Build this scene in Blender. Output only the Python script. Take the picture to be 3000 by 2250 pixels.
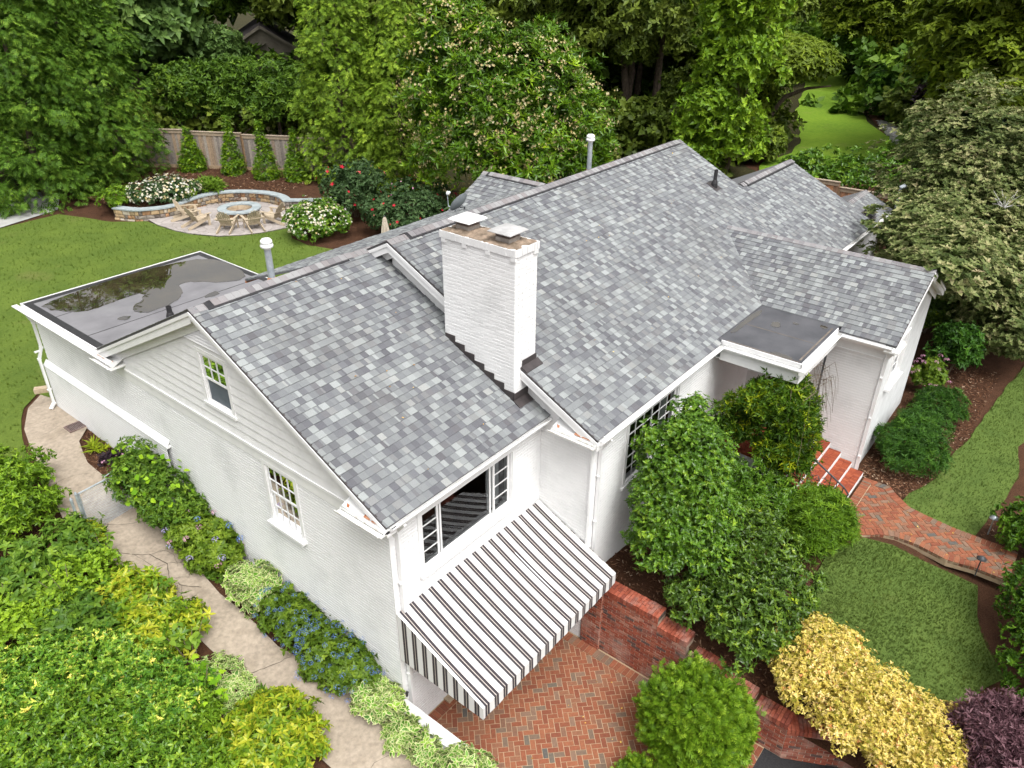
import bpy, bmesh, math, random
import numpy as np
from mathutils import Vector, Matrix, geometry
for o in list(bpy.data.objects): bpy.data.objects.remove(o)
S = bpy.context.scene
COL = S.collection
random.seed(7); RNG = np.random.default_rng(11)
# ------------------------------------------------------------------ camera
CAM = np.array([-6.125, -7.387, 13.024])
PITCH, ROLL, YAW, FPX = 29.6, 0.399, 38.638, 2246.133
def cam_basis():
    p, r, y = (math.radians(a) for a in (PITCH, ROLL, YAW))
    fw = np.array([math.cos(p)*math.cos(y), math.cos(p)*math.sin(y), -math.sin(p)])
    rt = np.array([math.sin(y), -math.cos(y), 0.]); up = np.cross(rt, fw)
    return rt*math.cos(r)+up*math.sin(r), -rt*math.sin(r)+up*math.cos(r), fw
rt, up, fw = cam_basis()
cd = bpy.data.cameras.new('camera'); cam = bpy.data.objects.new('camera', cd); COL.objects.link(cam)
cam.matrix_world = Matrix(((rt[0], up[0], -fw[0], CAM[0]), (rt[1], up[1], -fw[1], CAM[1]), (rt[2], up[2], -fw[2], CAM[2]), (0, 0, 0, 1)))
cd.sensor_width = 36; cd.lens = 36*FPX/3000; cd.clip_end = 2000; cd.clip_start = .1
S.camera = cam
# ------------------------------------------------------------------ light
SUN_EL, SUN_AZ = 60, -114      # azimuth: direction towards the sun, degrees from +X
w = bpy.data.worlds.new('World'); S.world = w; w.use_nodes = True
nt = w.node_tree; bg = nt.nodes['Background']
sky = nt.nodes.new('ShaderNodeTexSky'); sky.sky_type = 'NISHITA'; sky.sun_disc = False
sky.sun_elevation = math.radians(SUN_EL); sky.sun_rotation = math.radians(90-SUN_AZ)
sky.air_density = 1.0; sky.dust_density = 7.0; sky.ozone_density = .4
hs = nt.nodes.new('ShaderNodeHueSaturation'); hs.inputs['Saturation'].default_value = .10   # a veil of high cloud
nt.links.new(sky.outputs[0], hs.inputs['Color']); nt.links.new(hs.outputs[0], bg.inputs[0]); bg.inputs[1].default_value = .15
sd = bpy.data.lights.new('sun', 'SUN'); sd.energy = 1.0; sd.angle = math.radians(30); sd.color = (1, .975, .94)
sun = bpy.data.objects.new('sun', sd); COL.objects.link(sun)
e, a = math.radians(SUN_EL), math.radians(SUN_AZ)
sun.rotation_euler = Vector((math.cos(e)*math.cos(a), math.cos(e)*math.sin(a), math.sin(e))).to_track_quat('Z', 'Y').to_euler()
S.view_settings.view_transform = 'Standard'; S.view_settings.look = 'None'
S.view_settings.exposure = .74; S.view_settings.gamma = 1; S.view_settings.use_curve_mapping = False
S.render.engine = 'CYCLES'
cy = S.cycles; cy.max_bounces = 6; cy.diffuse_bounces = 3; cy.glossy_bounces = 3; cy.transmission_bounces = 4; cy.transparent_max_bounces = 6
cy.use_denoising = True; cy.caustics_reflective = False; cy.caustics_refractive = False; cy.use_adaptive_sampling = True; cy.adaptive_threshold = .02
# ------------------------------------------------------------------ materials
MATS = {}
def nm(name):
    m = bpy.data.materials.new(name); m.use_nodes = True; MATS[name] = m
    t = m.node_tree; return m, t, t.nodes['Principled BSDF'], t.nodes, t.links
def rgb(c): return (c[0], c[1], c[2], 1)
def noise_mix(t, c1, c2, scale, detail=4, lo=.35, hi=.65, coord=None, rough=.6):
    n, l = t.nodes, t.links
    tc = n.new('ShaderNodeTexCoord'); nz = n.new('ShaderNodeTexNoise'); nz.inputs['Scale'].default_value = scale
    nz.inputs['Detail'].default_value = detail; nz.inputs['Roughness'].default_value = rough
    geo = n.new('ShaderNodeNewGeometry'); l.new(geo.outputs['Position'] if coord is None else coord, nz.inputs['Vector'])
    cr = n.new('ShaderNodeValToRGB'); cr.color_ramp.elements[0].position = lo; cr.color_ramp.elements[1].position = hi
    cr.color_ramp.elements[0].color = rgb(c1); cr.color_ramp.elements[1].color = rgb(c2); l.new(nz.outputs['Fac'], cr.inputs['Fac'])
    return cr.outputs['Color'], nz
def bump(t, b, src, strength, dist=.01):
    bp = t.nodes.new('ShaderNodeBump'); bp.inputs['Strength'].default_value = strength; bp.inputs['Distance'].default_value = dist
    t.links.new(src, bp.inputs['Height']); t.links.new(bp.outputs[0], b.inputs['Normal'])
def mat_noise(name, c1, c2, scale=6, rough=.7, bstr=0, bscale=40, metal=0, lo=.35, hi=.65, detail=4, spec=.4):
    m, t, b, n, l = nm(name)
    c, _ = noise_mix(t, c1, c2, scale, detail, lo, hi); l.new(c, b.inputs['Base Color'])
    b.inputs['Roughness'].default_value = rough; b.inputs['Metallic'].default_value = metal; b.inputs['Specular IOR Level'].default_value = spec
    if bstr:
        _, nz = noise_mix(t, c1, c2, bscale); bump(t, b, nz.outputs['Fac'], bstr)
    return m
def mat_attr(name, rough=.8, var=.12, scale=30, bstr=.3, bscale=120, spec=.3, stain=None):
    """base colour from the piece's own 'col', broken up by grain"""
    m, t, b, n, l = nm(name)
    at = n.new('ShaderNodeAttribute'); at.attribute_name = 'col'
    g, nz = noise_mix(t, (1-var,)*3, (1+var,)*3, scale, 5, .3, .7)
    mx = n.new('ShaderNodeMix'); mx.data_type = 'RGBA'; mx.blend_type = 'MULTIPLY'; mx.inputs[0].default_value = 1
    l.new(at.outputs['Color'], mx.inputs[6]); l.new(g, mx.inputs[7]); out = mx.outputs[2]
    if name == 'concrete':
        at.attribute_name = 'none'; cc_ = n.new('ShaderNodeRGB'); cc_.outputs[0].default_value = (.33, .275, .215, 1); l.new(cc_.outputs[0], mx.inputs[6])
    if stain:
        g2, _ = noise_mix(t, (0, 0, 0), (1, 1, 1), stain[1], 6, .5, .75)
        m2 = n.new('ShaderNodeMix'); m2.data_type = 'RGBA'; m2.inputs[7].default_value = rgb(stain[0])
        k = n.new('ShaderNodeMath'); k.operation = 'MULTIPLY'; k.inputs[1].default_value = stain[2]
        l.new(g2, k.inputs[0]); l.new(k.outputs[0], m2.inputs[0]); l.new(out, m2.inputs[6]); out = m2.outputs[2]
    l.new(out, b.inputs['Base Color']); b.inputs['Roughness'].default_value = rough; b.inputs['Specular IOR Level'].default_value = spec
    if bstr:
        _, nb = noise_mix(t, (0, 0, 0), (1, 1, 1), bscale, 3); bump(t, b, nb.outputs['Fac'], bstr, .004)
    return m
mat_noise('white_brick', (.60, .605, .60), (.76, .76, .755), .8, .6, .3, 60, lo=.22, hi=.5, detail=9)
mat_noise('white_trim', (.74, .74, .735), (.81, .81, .80), 3, .4, .05, 20)
mat_noise('old_trim', (.62, .59, .53), (.80, .80, .78), 9, .5, .1, 30, lo=.35, hi=.5)
mat_noise('siding', (.70, .70, .695), (.77, .77, .765), 4, .5)
mat_noise('stucco', (.60, .61, .61), (.70, .71, .71), 3, .8, .3, 90)
mat_attr('shingle', .9, .2, 160, .7, 350, .2, stain=((.13, .13, .125), .55, .42))
mat_noise('roof_felt', (.10, .10, .105), (.16, .16, .165), 20, .9)
mat_noise('black_metal', (.02, .02, .022), (.035, .033, .035), 12, .4, 0)
mat_noise('dark_flashing', (.035, .03, .03), (.06, .05, .05), 6, .45)
mat_noise('iron', (.03, .035, .04), (.06, .065, .07), 15, .5)
mat_noise('galvanised', (.38, .42, .46), (.55, .60, .64), 9, .35, metal=.5)
mat_noise('cap_white', (.78, .78, .77), (.85, .85, .84), 5, .35)
mat_noise('dish_grey', (.17, .19, .20), (.21, .23, .24), 4, .4)
mat_noise('steel_mesh', (.16, .10, .09), (.30, .24, .22), 14, .5, metal=.3)
mat_noise('lid_reflection', (.34, .335, .33), (.46, .455, .45), 4, .45)  # grey reflection on the front cap's lid, put into its base colour
mat_noise('band_metal', (.30, .28, .26), (.42, .40, .38), 9, .4, metal=.4)
mat_noise('mortar_cap', (.10, .075, .05), (.36, .27, .20), 5, .9, .8, 25, lo=.3, hi=.7, detail=8)
mat_noise('rust', (.35, .10, .03), (.55, .30, .18), 20, .8)
mat_attr('concrete', .9, .22, 11, .35, 70, .2, stain=((.17, .135, .095), 1.6, .6))
mat_noise('grey_concrete', (.30, .30, .29), (.40, .40, .38), 1.5, .9, .2, 60)
mat_noise('asphalt', (.018, .018, .02), (.035, .035, .036), 30, .85, .4, 150)
mat_noise('mortar', (.36, .26, .16), (.46, .35, .23), 5, .95, .3, 120)
mat_noise('wall_mortar', (.30, .22, .16), (.50, .41, .32), 4, .95, .3, 120)
mat_noise('crack', (.05, .04, .03), (.09, .075, .055), 20, 1)
mat_noise('screen', (.085, .105, .13), (.12, .14, .165), 3, .5)
mat_attr('brick', .85, .16, 22, .45, 90, .25)
mat_attr('old_brick', .88, .25, 18, .5, 70, .2, stain=((.55, .42, .35), 1.3, .75))
mat_attr('stone', .85, .25, 9, .7, 30, .3)
mat_attr('flagstone', .85, .12, 6, .4, 50, .3)
mat_noise('bluestone', (.25, .29, .30), (.36, .40, .41), 5, .7, .2, 60)
mat_noise('stone_joint', (.06, .05, .04), (.13, .11, .09), 8, .95)
mat_attr('fence_wood', .85, .25, 14, .5, 60, .2)
mat_attr('chair_wood', .75, .12, 20, .2, 80, .3)
mat_attr('plain', .6, .05, 8, 0, 50, .3)
mat_noise('canvas_beige', (.42, .36, .29), (.52, .46, .38), 6, .85)
mat_noise('bark', (.045, .032, .022), (.12, .09, .065), 7, .95, .9, 25, detail=8)
mat_noise('twig', (.10, .075, .05), (.20, .16, .11), 9, .9)
mat_noise('chip', (.05, .02, .01), (.19, .095, .05), 11, .9, lo=.2, hi=.8)
mat_noise('pebble', (.30, .29, .28), (.55, .54, .52), 8, .7)
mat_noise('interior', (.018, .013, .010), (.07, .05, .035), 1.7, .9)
mat_noise('curtain', (.40, .40, .41), (.5, .5, .5), 3, .9)
mat_noise('dark_slate', (.035, .03, .03), (.06, .05, .05), 6, .8)
mat_noise('neighbour_stucco', (.16, .14, .11), (.26, .23, .18), 1.2, .9, .3, 20)
mat_noise('cut_wood', (.35, .26, .17), (.5, .4, .28), 9, .8)
def ground_mat(name, cols, scales, bstr=.5, bscale=60, rough=.95):
    m, t, b, n, l = nm(name)
    c1, n1 = noise_mix(t, cols[0], cols[1], scales[0], 6, .35, .65)
    c2, n2 = noise_mix(t, cols[2], cols[3], scales[1], 8, .3, .7)
    if name.startswith('lawn'):       # worn straw coloured patches
        c3, n3 = noise_mix(t, (0, 0, 0), (.75, .75, .75), .45, 7, .60, .74); m3 = n.new('ShaderNodeMix'); m3.data_type = 'RGBA'; m3.inputs[7].default_value = (.20, .17, .07, 1)
        l.new(c3, m3.inputs[0]); l.new(c1, m3.inputs[6]); c1 = m3.outputs[2]
    mx = n.new('ShaderNodeMix'); mx.data_type = 'RGBA'; mx.inputs[0].default_value = .5
    l.new(c1, mx.inputs[6]); l.new(c2, mx.inputs[7]); l.new(mx.outputs[2], b.inputs['Base Color'])
    b.inputs['Roughness'].default_value = rough; b.inputs['Specular IOR Level'].default_value = .15
    _, nz = noise_mix(t, (0, 0, 0), (1, 1, 1), bscale, 6); bump(t, b, nz.outputs['Fac'], bstr, .03)
ground_mat('mulch', ((.035, .015, .008), (.075, .034, .018), (.02, .010, .006), (.13, .065, .036)), (3, 38))
ground_mat('lawn', ((.065, .11, .022), (.115, .17, .034), (.052, .09, .018), (.135, .19, .044)), (1.1, 22), .8, 70)
ground_mat('lawn_back', ((.062, .108, .016), (.118, .172, .026), (.050, .086, .012), (.14, .19, .036)), (.7, 14), .8, 60)
ground_mat('lawn_far', ((.10, .19, .014), (.20, .31, .024), (.085, .17, .012), (.18, .28, .03)), (.12, 4), .8, 30)
ground_mat('forest_floor', ((.02, .022, .008), (.045, .04, .015), (.014, .016, .006), (.06, .05, .02)), (.6, 8))
def membrane():
    m, t, b, n, l = nm('membrane')
    c, nz = noise_mix(t, (.15, .145, .155), (.215, .21, .22), 1.6, 6, .3, .7); l.new(c, b.inputs['Base Color'])
    c2, n2 = noise_mix(t, (.28,)*3, (.5,)*3, .9, 4, .4, .6); l.new(c2, b.inputs['Roughness']); b.inputs['Specular IOR Level'].default_value = .5
    _, nb = noise_mix(t, (0, 0, 0), (1, 1, 1), 3); bump(t, b, nb.outputs['Fac'], .12, .02)
membrane()
mat_noise('membrane_dark', (.055, .056, .062), (.10, .10, .108), 1.8, .42, .15, 4, lo=.3, hi=.7, detail=8)
mat_noise('silt', (.12, .10, .085), (.20, .17, .14), 6, .8)
def puddle():
    m, t, b, n, l = nm('puddle')
    c, nz = noise_mix(t, (.022, .017, .010), (.055, .043, .024), 1.3, 5); l.new(c, b.inputs['Base Color'])
    b.inputs['Roughness'].default_value = .01; b.inputs['IOR'].default_value = 2.4; b.inputs['Specular IOR Level'].default_value = .7
puddle()
def awning_mat(name, axis, off=0, base=(.66, .66, .645)):
    m, t, b, n, l = nm(name)
    g = n.new('ShaderNodeNewGeometry'); sx = n.new('ShaderNodeSeparateXYZ'); l.new(g.outputs['Position'], sx.inputs[0])
    k = n.new('ShaderNodeMath'); k.operation = 'MULTIPLY_ADD'; k.inputs[1].default_value = 1/.2325; k.inputs[2].default_value = off
    l.new(sx.outputs[axis], k.inputs[0]); fr = n.new('ShaderNodeMath'); fr.operation = 'FRACT'; l.new(k.outputs[0], fr.inputs[0])
    cr = n.new('ShaderNodeValToRGB'); cr.color_ramp.interpolation = 'CONSTANT'; E = cr.color_ramp.elements
    dk = (.030, .024, .030); bg_ = (.42, .34, .30)
    st = [(0, base), (.23, bg_), (.25, base), (.27, dk), (.46, (.45, .40, .36)), (.52, dk), (.725, base), (.73, bg_), (.75, base)]
    E[0].position, E[0].color = st[0][0], rgb(st[0][1]); E[1].position, E[1].color = st[1][0], rgb(st[1][1])
    for p, c in st[2:]:
        x = E.new(p); x.color = rgb(c)
    l.new(fr.outputs[0], cr.inputs[0]); l.new(cr.outputs[0], b.inputs['Base Color']); b.inputs['Roughness'].default_value = .8
    _, nz = noise_mix(t, (0, 0, 0), (1, 1, 1), 200, 2); bump(t, b, nz.outputs['Fac'], .1, .002)
awning_mat('stripe_x', 0, .08); awning_mat('stripe_y', 1, .3)
def glass_mat():
    m, t, b, n, l = nm('glass')
    out = n['Material Output']; tr = n.new('ShaderNodeBsdfTransparent'); tr.inputs[0].default_value = (.72, .76, .76, 1)
    gl = n.new('ShaderNodeBsdfGlossy'); gl.inputs['Roughness'].default_value = .01; gl.inputs['Color'].default_value = (.95, .97, 1, 1)
    fr = n.new('ShaderNodeFresnel'); fr.inputs[0].default_value = 1.4
    mx = n.new('ShaderNodeMixShader'); l.new(fr.outputs[0], mx.inputs[0]); l.new(tr.outputs[0], mx.inputs[1]); l.new(gl.outputs[0], mx.inputs[2])
    l.new(mx.outputs[0], out.inputs['Surface'])
glass_mat()
def leaf_mat(name, ramp, rough=.5, transl=.25, edge=None, spec=.2, edge_at=.62):
    """albedo of one leaf from its 'tone' (young tips lighter, inner leaves darker, rest random); optional cream margin from 'e'"""
    m, t, b, n, l = nm(name)
    at = n.new('ShaderNodeAttribute'); at.attribute_name = 'tone'
    cr = n.new('ShaderNodeValToRGB'); E = cr.color_ramp.elements
    E[0].position, E[0].color = ramp[0][0], rgb(ramp[0][1]); E[1].position, E[1].color = ramp[-1][0], rgb(ramp[-1][1])
    for p, c in ramp[1:-1]:
        x = E.new(p); x.color = rgb(c)
    l.new(at.outputs['Fac'], cr.inputs[0]); c = cr.outputs[0]
    for q in E:
        k = q.color; bf = 1.12 if name == 'lf_ivy' else 1.28 if name in ('lf_thuja', 'lf_mid', 'lf_dark', 'lf_photinia', 'lf_maple', 'lf_arb', 'lf_bluegreen', 'lf_osm', 'lf_yellowgreen') else 1.05; q.color = (k[0]*1.5*bf, k[1]*1.3*bf, k[2]*1.05*bf, 1) if name.startswith('lf_') and name not in ('lf_purple', 'lf_gold', 'lf_dogwood', 'lf_aucuba', 'lf_chip', 'lf_darkpurple', 'lf_spruce') else k
    if edge:
        ae = n.new('ShaderNodeAttribute'); ae.attribute_name = 'e'
        k = n.new('ShaderNodeMath'); k.operation = 'GREATER_THAN'; k.inputs[1].default_value = edge_at; l.new(ae.outputs['Fac'], k.inputs[0])
        mx = n.new('ShaderNodeMix'); mx.data_type = 'RGBA'; mx.inputs[7].default_value = rgb(edge); l.new(k.outputs[0], mx.inputs[0]); l.new(c, mx.inputs[6]); c = mx.outputs[2]
    l.new(c, b.inputs['Base Color']); b.inputs['Roughness'].default_value = rough; b.inputs['Specular IOR Level'].default_value = spec
    tl = n.new('ShaderNodeBsdfTranslucent'); l.new(c, tl.inputs[0])
    ms = n.new('ShaderNodeMixShader'); ms.inputs[0].default_value = transl
    l.new(b.outputs[0], ms.inputs[1]); l.new(tl.outputs[0], ms.inputs[2]); l.new(ms.outputs[0], n['Material Output'].inputs['Surface'])
# ------------------------------------------------------------------ object helpers
def tag(o, label=None, cat=None, group=None, kind=None):
    if label: o['label'] = label
    if cat: o['category'] = cat
    if group: o['group'] = group
    if kind: o['kind'] = kind
    return o
WINV = {}
def link(o, parent=None, M=None):
    COL.objects.link(o)
    if parent is not None:
        o.parent = parent; o.matrix_parent_inverse = WINV.get(parent.name, Matrix.Identity(4))
    if M is not None: o.matrix_basis = M
    WINV[o.name] = M.inverted() if M is not None else Matrix.Identity(4)
    return o
def thing(name, label, cat, loc=(0, 0, 0), group=None):
    o = bpy.data.objects.new(name, None); o.empty_display_size = .2
    link(o, None, Matrix.Translation(loc)); return tag(o, label, cat, group)
class MB:
    def __init__(s): s.v = []; s.f = []; s.c = []
    def poly(s, pts, col=(1, 1, 1)):
        k = len(s.v); s.v += [tuple(p) for p in pts]; s.f.append(tuple(range(k, k+len(pts)))); s.c.append(col)
    def box(s, x0, x1, y0, y1, z0, z1, col=(1, 1, 1)):
        s.obox(Vector(((x0+x1)/2, (y0+y1)/2, (z0+z1)/2)), (Vector((1, 0, 0)), Vector((0, 1, 0)), Vector((0, 0, 1))), (abs(x1-x0)/2, abs(y1-y0)/2, abs(z1-z0)/2), col)
    def obox(s, c, ax, h, col=(1, 1, 1)):
        c = Vector(c); A = [Vector(a)*b for a, b in zip(ax, h)]; k = len(s.v)
        for i in (-1, 1):
            for j in (-1, 1):
                for l in (-1, 1): s.v.append(tuple(c+A[0]*i+A[1]*j+A[2]*l))
        for f in ((0, 1, 3, 2), (4, 6, 7, 5), (0, 4, 5, 1), (2, 3, 7, 6), (0, 2, 6, 4), (1, 5, 7, 3)):
            s.f.append(tuple(k+i for i in f)); s.c.append(col)
    def beam(s, p0, p1, w, t, upv=(0, 0, 1), col=(1, 1, 1)):
        p0, p1 = Vector(p0), Vector(p1); d = p1-p0; L = d.length; d.normalize(); u = Vector(upv)
        sd_ = d.cross(u).normalized(); u2 = sd_.cross(d).normalized(); s.obox((p0+p1)/2, (d, sd_, u2), (L/2, w/2, t/2), col)
    def tube(s, pts, r, seg=6, col=(1, 1, 1), cap=True):
        pts = [Vector(p) for p in pts]; rs = r if isinstance(r, (list, tuple)) else [r]*len(pts); rings = []
        for i, p in enumerate(pts):
            d = (pts[min(i+1, len(pts)-1)]-pts[max(i-1, 0)]).normalized(); a_ = Vector((0, 0, 1)) if abs(d.z) < .9 else Vector((1, 0, 0))
            x = d.cross(a_).normalized(); y = d.cross(x); k = len(s.v); rings.append(k)
            for j in range(seg):
                t = 2*math.pi*j/seg; s.v.append(tuple(p+(x*math.cos(t)+y*math.sin(t))*rs[i]))
        for a_, b_ in zip(rings, rings[1:]):
            for j in range(seg):
                s.f.append((a_+j, a_+(j+1) % seg, b_+(j+1) % seg, b_+j)); s.c.append(col)
        if cap:
            s.f.append(tuple(rings[0]+j for j in range(seg))[::-1]); s.f.append(tuple(rings[-1]+j for j in range(seg))); s.c += [col, col]
    def lathe(s, prof, c, seg=16, col=(1, 1, 1)):
        k0 = len(s.v); c = Vector(c)
        for r, z in prof:
            for j in range(seg):
                t = 2*math.pi*j/seg; s.v.append((c.x+r*math.cos(t), c.y+r*math.sin(t), c.z+z))
        for i in range(len(prof)-1):
            for j in range(seg):
                a_ = k0+i*seg; s.f.append((a_+j, a_+(j+1) % seg, a_+seg+(j+1) % seg, a_+seg+j)); s.c.append(col)
    def prism(s, pts, dz, col=(1, 1, 1), side=None):
        """pts: top polygon (3D), extruded by vector dz downwards"""
        pts = [Vector(p) for p in pts]; dz = Vector(dz); k = len(s.v); n = len(pts)
        s.v += [tuple(p) for p in pts]+[tuple(p+dz) for p in pts]
        s.f.append(tuple(range(k, k+n))); s.c.append(col)
        for i in range(n):
            j = (i+1) % n; s.f.append((k+i, k+n+i, k+n+j, k+j)); s.c.append(side or col)
    def sweep(s, prof, p0, p1, out, col=(1, 1, 1), caps=True):
        """open profile [(o,z)] swept from p0 to p1; 'out' is the horizontal outward direction"""
        p0, p1, out = Vector(p0), Vector(p1), Vector(out); k = len(s.v)
        for p in (p0, p1):
            for o_, z_ in prof: s.v.append(tuple(p+out*o_+Vector((0, 0, z_))))
        n = len(prof)
        for i in range(n-1): s.f.append((k+i, k+i+1, k+n+i+1, k+n+i)); s.c.append(col)
        if caps: s.f.append(tuple(range(k, k+n))); s.f.append(tuple(range(k+n, k+2*n))[::-1]); s.c += [col, col]
    def mesh(s, name, mat, smooth=False):
        me = bpy.data.meshes.new(name); me.from_pydata(s.v, [], s.f)
        if any(c != (1, 1, 1) for c in s.c):
            at = me.attributes.new('col', 'FLOAT_COLOR', 'FACE'); at.data.foreach_set('color', np.array([(c[0], c[1], c[2], 1) for c in s.c], 'f').ravel())
        me.materials.append(MATS[mat]); me.update()
        if smooth: me.polygons.foreach_set('use_smooth', [True]*len(me.polygons))
        return me
    def build(s, name, mat, parent=None, smooth=False, kind=None):
        if not s.v: return None
        o = bpy.data.objects.new(name, s.mesh(name, mat, smooth)); link(o, parent)
        if kind: o['kind'] = kind
        return o
def one(name, mat, parent, fn, *a, **k):
    m = MB(); getattr(m, fn)(*a, **k); return m.build(name, mat, parent)
def piece(name, me, M, parent):
    o = bpy.data.objects.new(name, me); return link(o, parent, M)
def clip_half(poly, n, d):
    """keep the part of a 2-D polygon with n.p <= d"""
    out = []
    for i in range(len(poly)):
        a_, b_ = poly[i], poly[(i+1) % len(poly)]; da = n[0]*a_[0]+n[1]*a_[1]-d; db = n[0]*b_[0]+n[1]*b_[1]-d
        if da <= 0: out.append(a_)
        if (da < 0 < db) or (db < 0 < da):
            t = da/(da-db); out.append((a_[0]+(b_[0]-a_[0])*t, a_[1]+(b_[1]-a_[1])*t))
    return out
def clip_convex(poly, conv):
    """clip a polygon (any) by a convex counter-clockwise polygon"""
    for i in range(len(conv)):
        a_, b_ = conv[i], conv[(i+1) % len(conv)]; n = (b_[1]-a_[1], -(b_[0]-a_[0])); poly = clip_half(poly, n, n[0]*a_[0]+n[1]*a_[1])
        if len(poly) < 3: return []
    return poly
def area(p): return abs(sum(p[i][0]*p[(i+1) % len(p)][1]-p[(i+1) % len(p)][0]*p[i][1] for i in range(len(p))))/2
def inside(p, poly):
    x, y = p; c = False
    for i in range(len(poly)):
        (x0, y0), (x1, y1) = poly[i], poly[i-1]
        if (y0 > y) != (y1 > y) and x < (x1-x0)*(y-y0)/(y1-y0)+x0: c = not c
    return c
def camdist(p): return math.dist(p, CAM)
class Pieces:
    """collects pieces; the nearest 'limit' become objects, the rest one joined part"""
    def __init__(s, name, mat, parent, limit=300): s.name, s.mat, s.parent, s.limit, s.items = name, mat, parent, limit, []
    def add(s, cen, faces, col, key=None):
        """faces: list of vertex lists in world space"""
        s.items.append((camdist(cen), cen, faces, col))
    def done(s):
        s.items.sort(key=lambda i: i[0])
        for d, cen, faces, col in s.items[:s.limit]:
            m = MB(); c = Vector(cen)
            for f in faces: m.poly([Vector(p)-c for p in f], col)
            piece(s.name, m.mesh(s.name, s.mat), Matrix.Translation(c), s.parent)
        rest = s.items[s.limit:]
        if rest:
            m = MB()
            for d, cen, faces, col in rest:
                for f in faces: m.poly(f, col)
            m.build(s.name, s.mat, s.parent, kind='stuff')
# ------------------------------------------------------------------ terrain
HP = np.array([(-1,12.5,2.38),(0,11.5,2.38),(0,9,2.4),(-1.3,10,2.3),(-1.5,8,1.98),(-1,6,1.75),(-.4,4,1.5),(-.7,2,1.2),(-1,0,.95),(-.6,-1.2,.8),(-.3,-2.6,.2),(-.3,-5,.05),(-1.8,-2,.7),(-2,-5,.4),(-6,-4,.8),(-3,2,1.3),(-3,5,1.6),(-4,8,1.95),(-8,3,1.7),(-8,10,2.3),(-14,5,2.2),
(-10,20,2.4),(0,16,2.4),(5,14,2.4),(5,22,2.4),(5,30,2.4),(10,24,2.4),(12,20,2.4),(13,15,2.4),(18,10,2.4),(10,10,2.4),(12,34,2.5),(18,22,2.5),(20,14,2.4),(40,30,2.5),(30,60,2.6),
(4.2,-1.3,1.6),(9,-2,1.62),(9,-5,1.6),(11.5,-4.5,1.62),(15.5,-4.3,1.8),(12,-8,1.5),(7,-6,1.35),(4.35,-3,1.4),(4.35,-4.5,1.0),(4.35,-5.7,.65),(5,-7,.6),(8,-9,1.2),(15,-8,1.65),(25,-5,2),(25,5,2.3),(40,5,2.4),(60,10,2.5),(60,-20,2.5),(100,50,3),(20,-20,1.5),(4.3,-12,.4),(4.6,-8,.5)], float)
def hh(x, y):
    x = np.asarray(x, float); y = np.asarray(y, float)
    d2 = (x[..., None]-HP[:, 0])**2+(y[..., None]-HP[:, 1])**2+.02; w_ = d2**-1.6
    return (w_*HP[:, 2]).sum(-1)/w_.sum(-1)
def h(x, y): return float(hh(x, y))
def wobble(poly, amp, step=.35, seed=0):
    r = random.Random(seed); out = []
    for i in range(len(poly)):
        a_, b_ = Vector(poly[i]), Vector(poly[(i+1) % len(poly)]); n = max(1, int((b_-a_).length/step)); nr = Vector((-(b_-a_).y, (b_-a_).x)).normalized() if (b_-a_).length > 1e-6 else Vector((0, 0))
        for k in range(n):
            p = a_.lerp(b_, k/n)+nr*(r.uniform(-amp, amp)); out.append((p.x, p.y))
    return out
def sheet(name, poly, mat, dz, label=None, grid=.5, amp=0, kind='structure', parent=None, zf=None, seed=1, step=.4):
    P = wobble(poly, amp, step, seed); xs = [p[0] for p in P]; ys = [p[1] for p in P]
    pts = [Vector(p) for p in P]; edges = [(i, (i+1) % len(P)) for i in range(len(P))]
    gx = np.arange(min(xs)+grid/2, max(xs), grid); gy = np.arange(min(ys)+grid/2, max(ys), grid)
    for x in gx:
        for y in gy:
            if inside((x, y), P): pts.append(Vector((x, y)))
    vs, es, fs, *_ = geometry.delaunay_2d_cdt(pts, edges, [], 1, 1e-5)
    V = np.array([(v.x, v.y) for v in vs]); z = (hh(V[:, 0], V[:, 1]) if zf is None else np.array([zf(*p) for p in V]))+dz
    me = bpy.data.meshes.new(name); me.from_pydata([(a_, b_, c_) for (a_, b_), c_ in zip(V, z)], [], fs); me.materials.append(MATS[mat])
    me.update(); o = bpy.data.objects.new(name, me); link(o, parent)
    if sum(p.normal.z for p in me.polygons) < 0: me.flip_normals()
    if kind: o['kind'] = kind
    if label: o['label'] = label
    return o
# ------------------------------------------------------------------ ground
def ground():
    cx0, cx1 = 0.0, 4.15        # the sunken patio between its two walls
    def axis(lo, hi, fl, fh, step, far, must):
        a_ = list(np.arange(fl, fh+1e-6, step)); a_ += must; x = fl
        k = step
        while x > lo: k *= 1.5; x -= k; a_.append(max(x, lo))
        x = fh; k = step
        while x < hi: k *= 1.5; x += k; a_.append(min(x, hi))
        return np.array(sorted(set(np.round(a_, 4))))
    X = axis(-300, 500, -12, 34, .4, 0, [cx0, cx1]); Y = axis(-300, 500, -14, 42, .4, 0, [0.0])
    GX, GY = np.meshgrid(X, Y, indexing='ij'); Z = hh(GX, GY)
    V = np.stack([GX.ravel(), GY.ravel(), Z.ravel()], 1); F = []; ny = len(Y)
    for i in range(len(X)-1):
        for j in range(ny-1):
            if X[i] >= cx0-1e-4 and X[i+1] <= cx1+1e-4 and Y[j+1] <= 1e-4 and Y[j] >= -14.1: continue
            a_ = i*ny+j; F.append((a_, a_+ny, a_+ny+1, a_+1))
    me = bpy.data.meshes.new('ground'); me.from_pydata(V.tolist(), [], F); me.materials.append(MATS['mulch'])
    o = bpy.data.objects.new('ground', me); link(o); tag(o, 'dark brown bark mulch ground around the house and beds', kind='structure')
ground()
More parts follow.
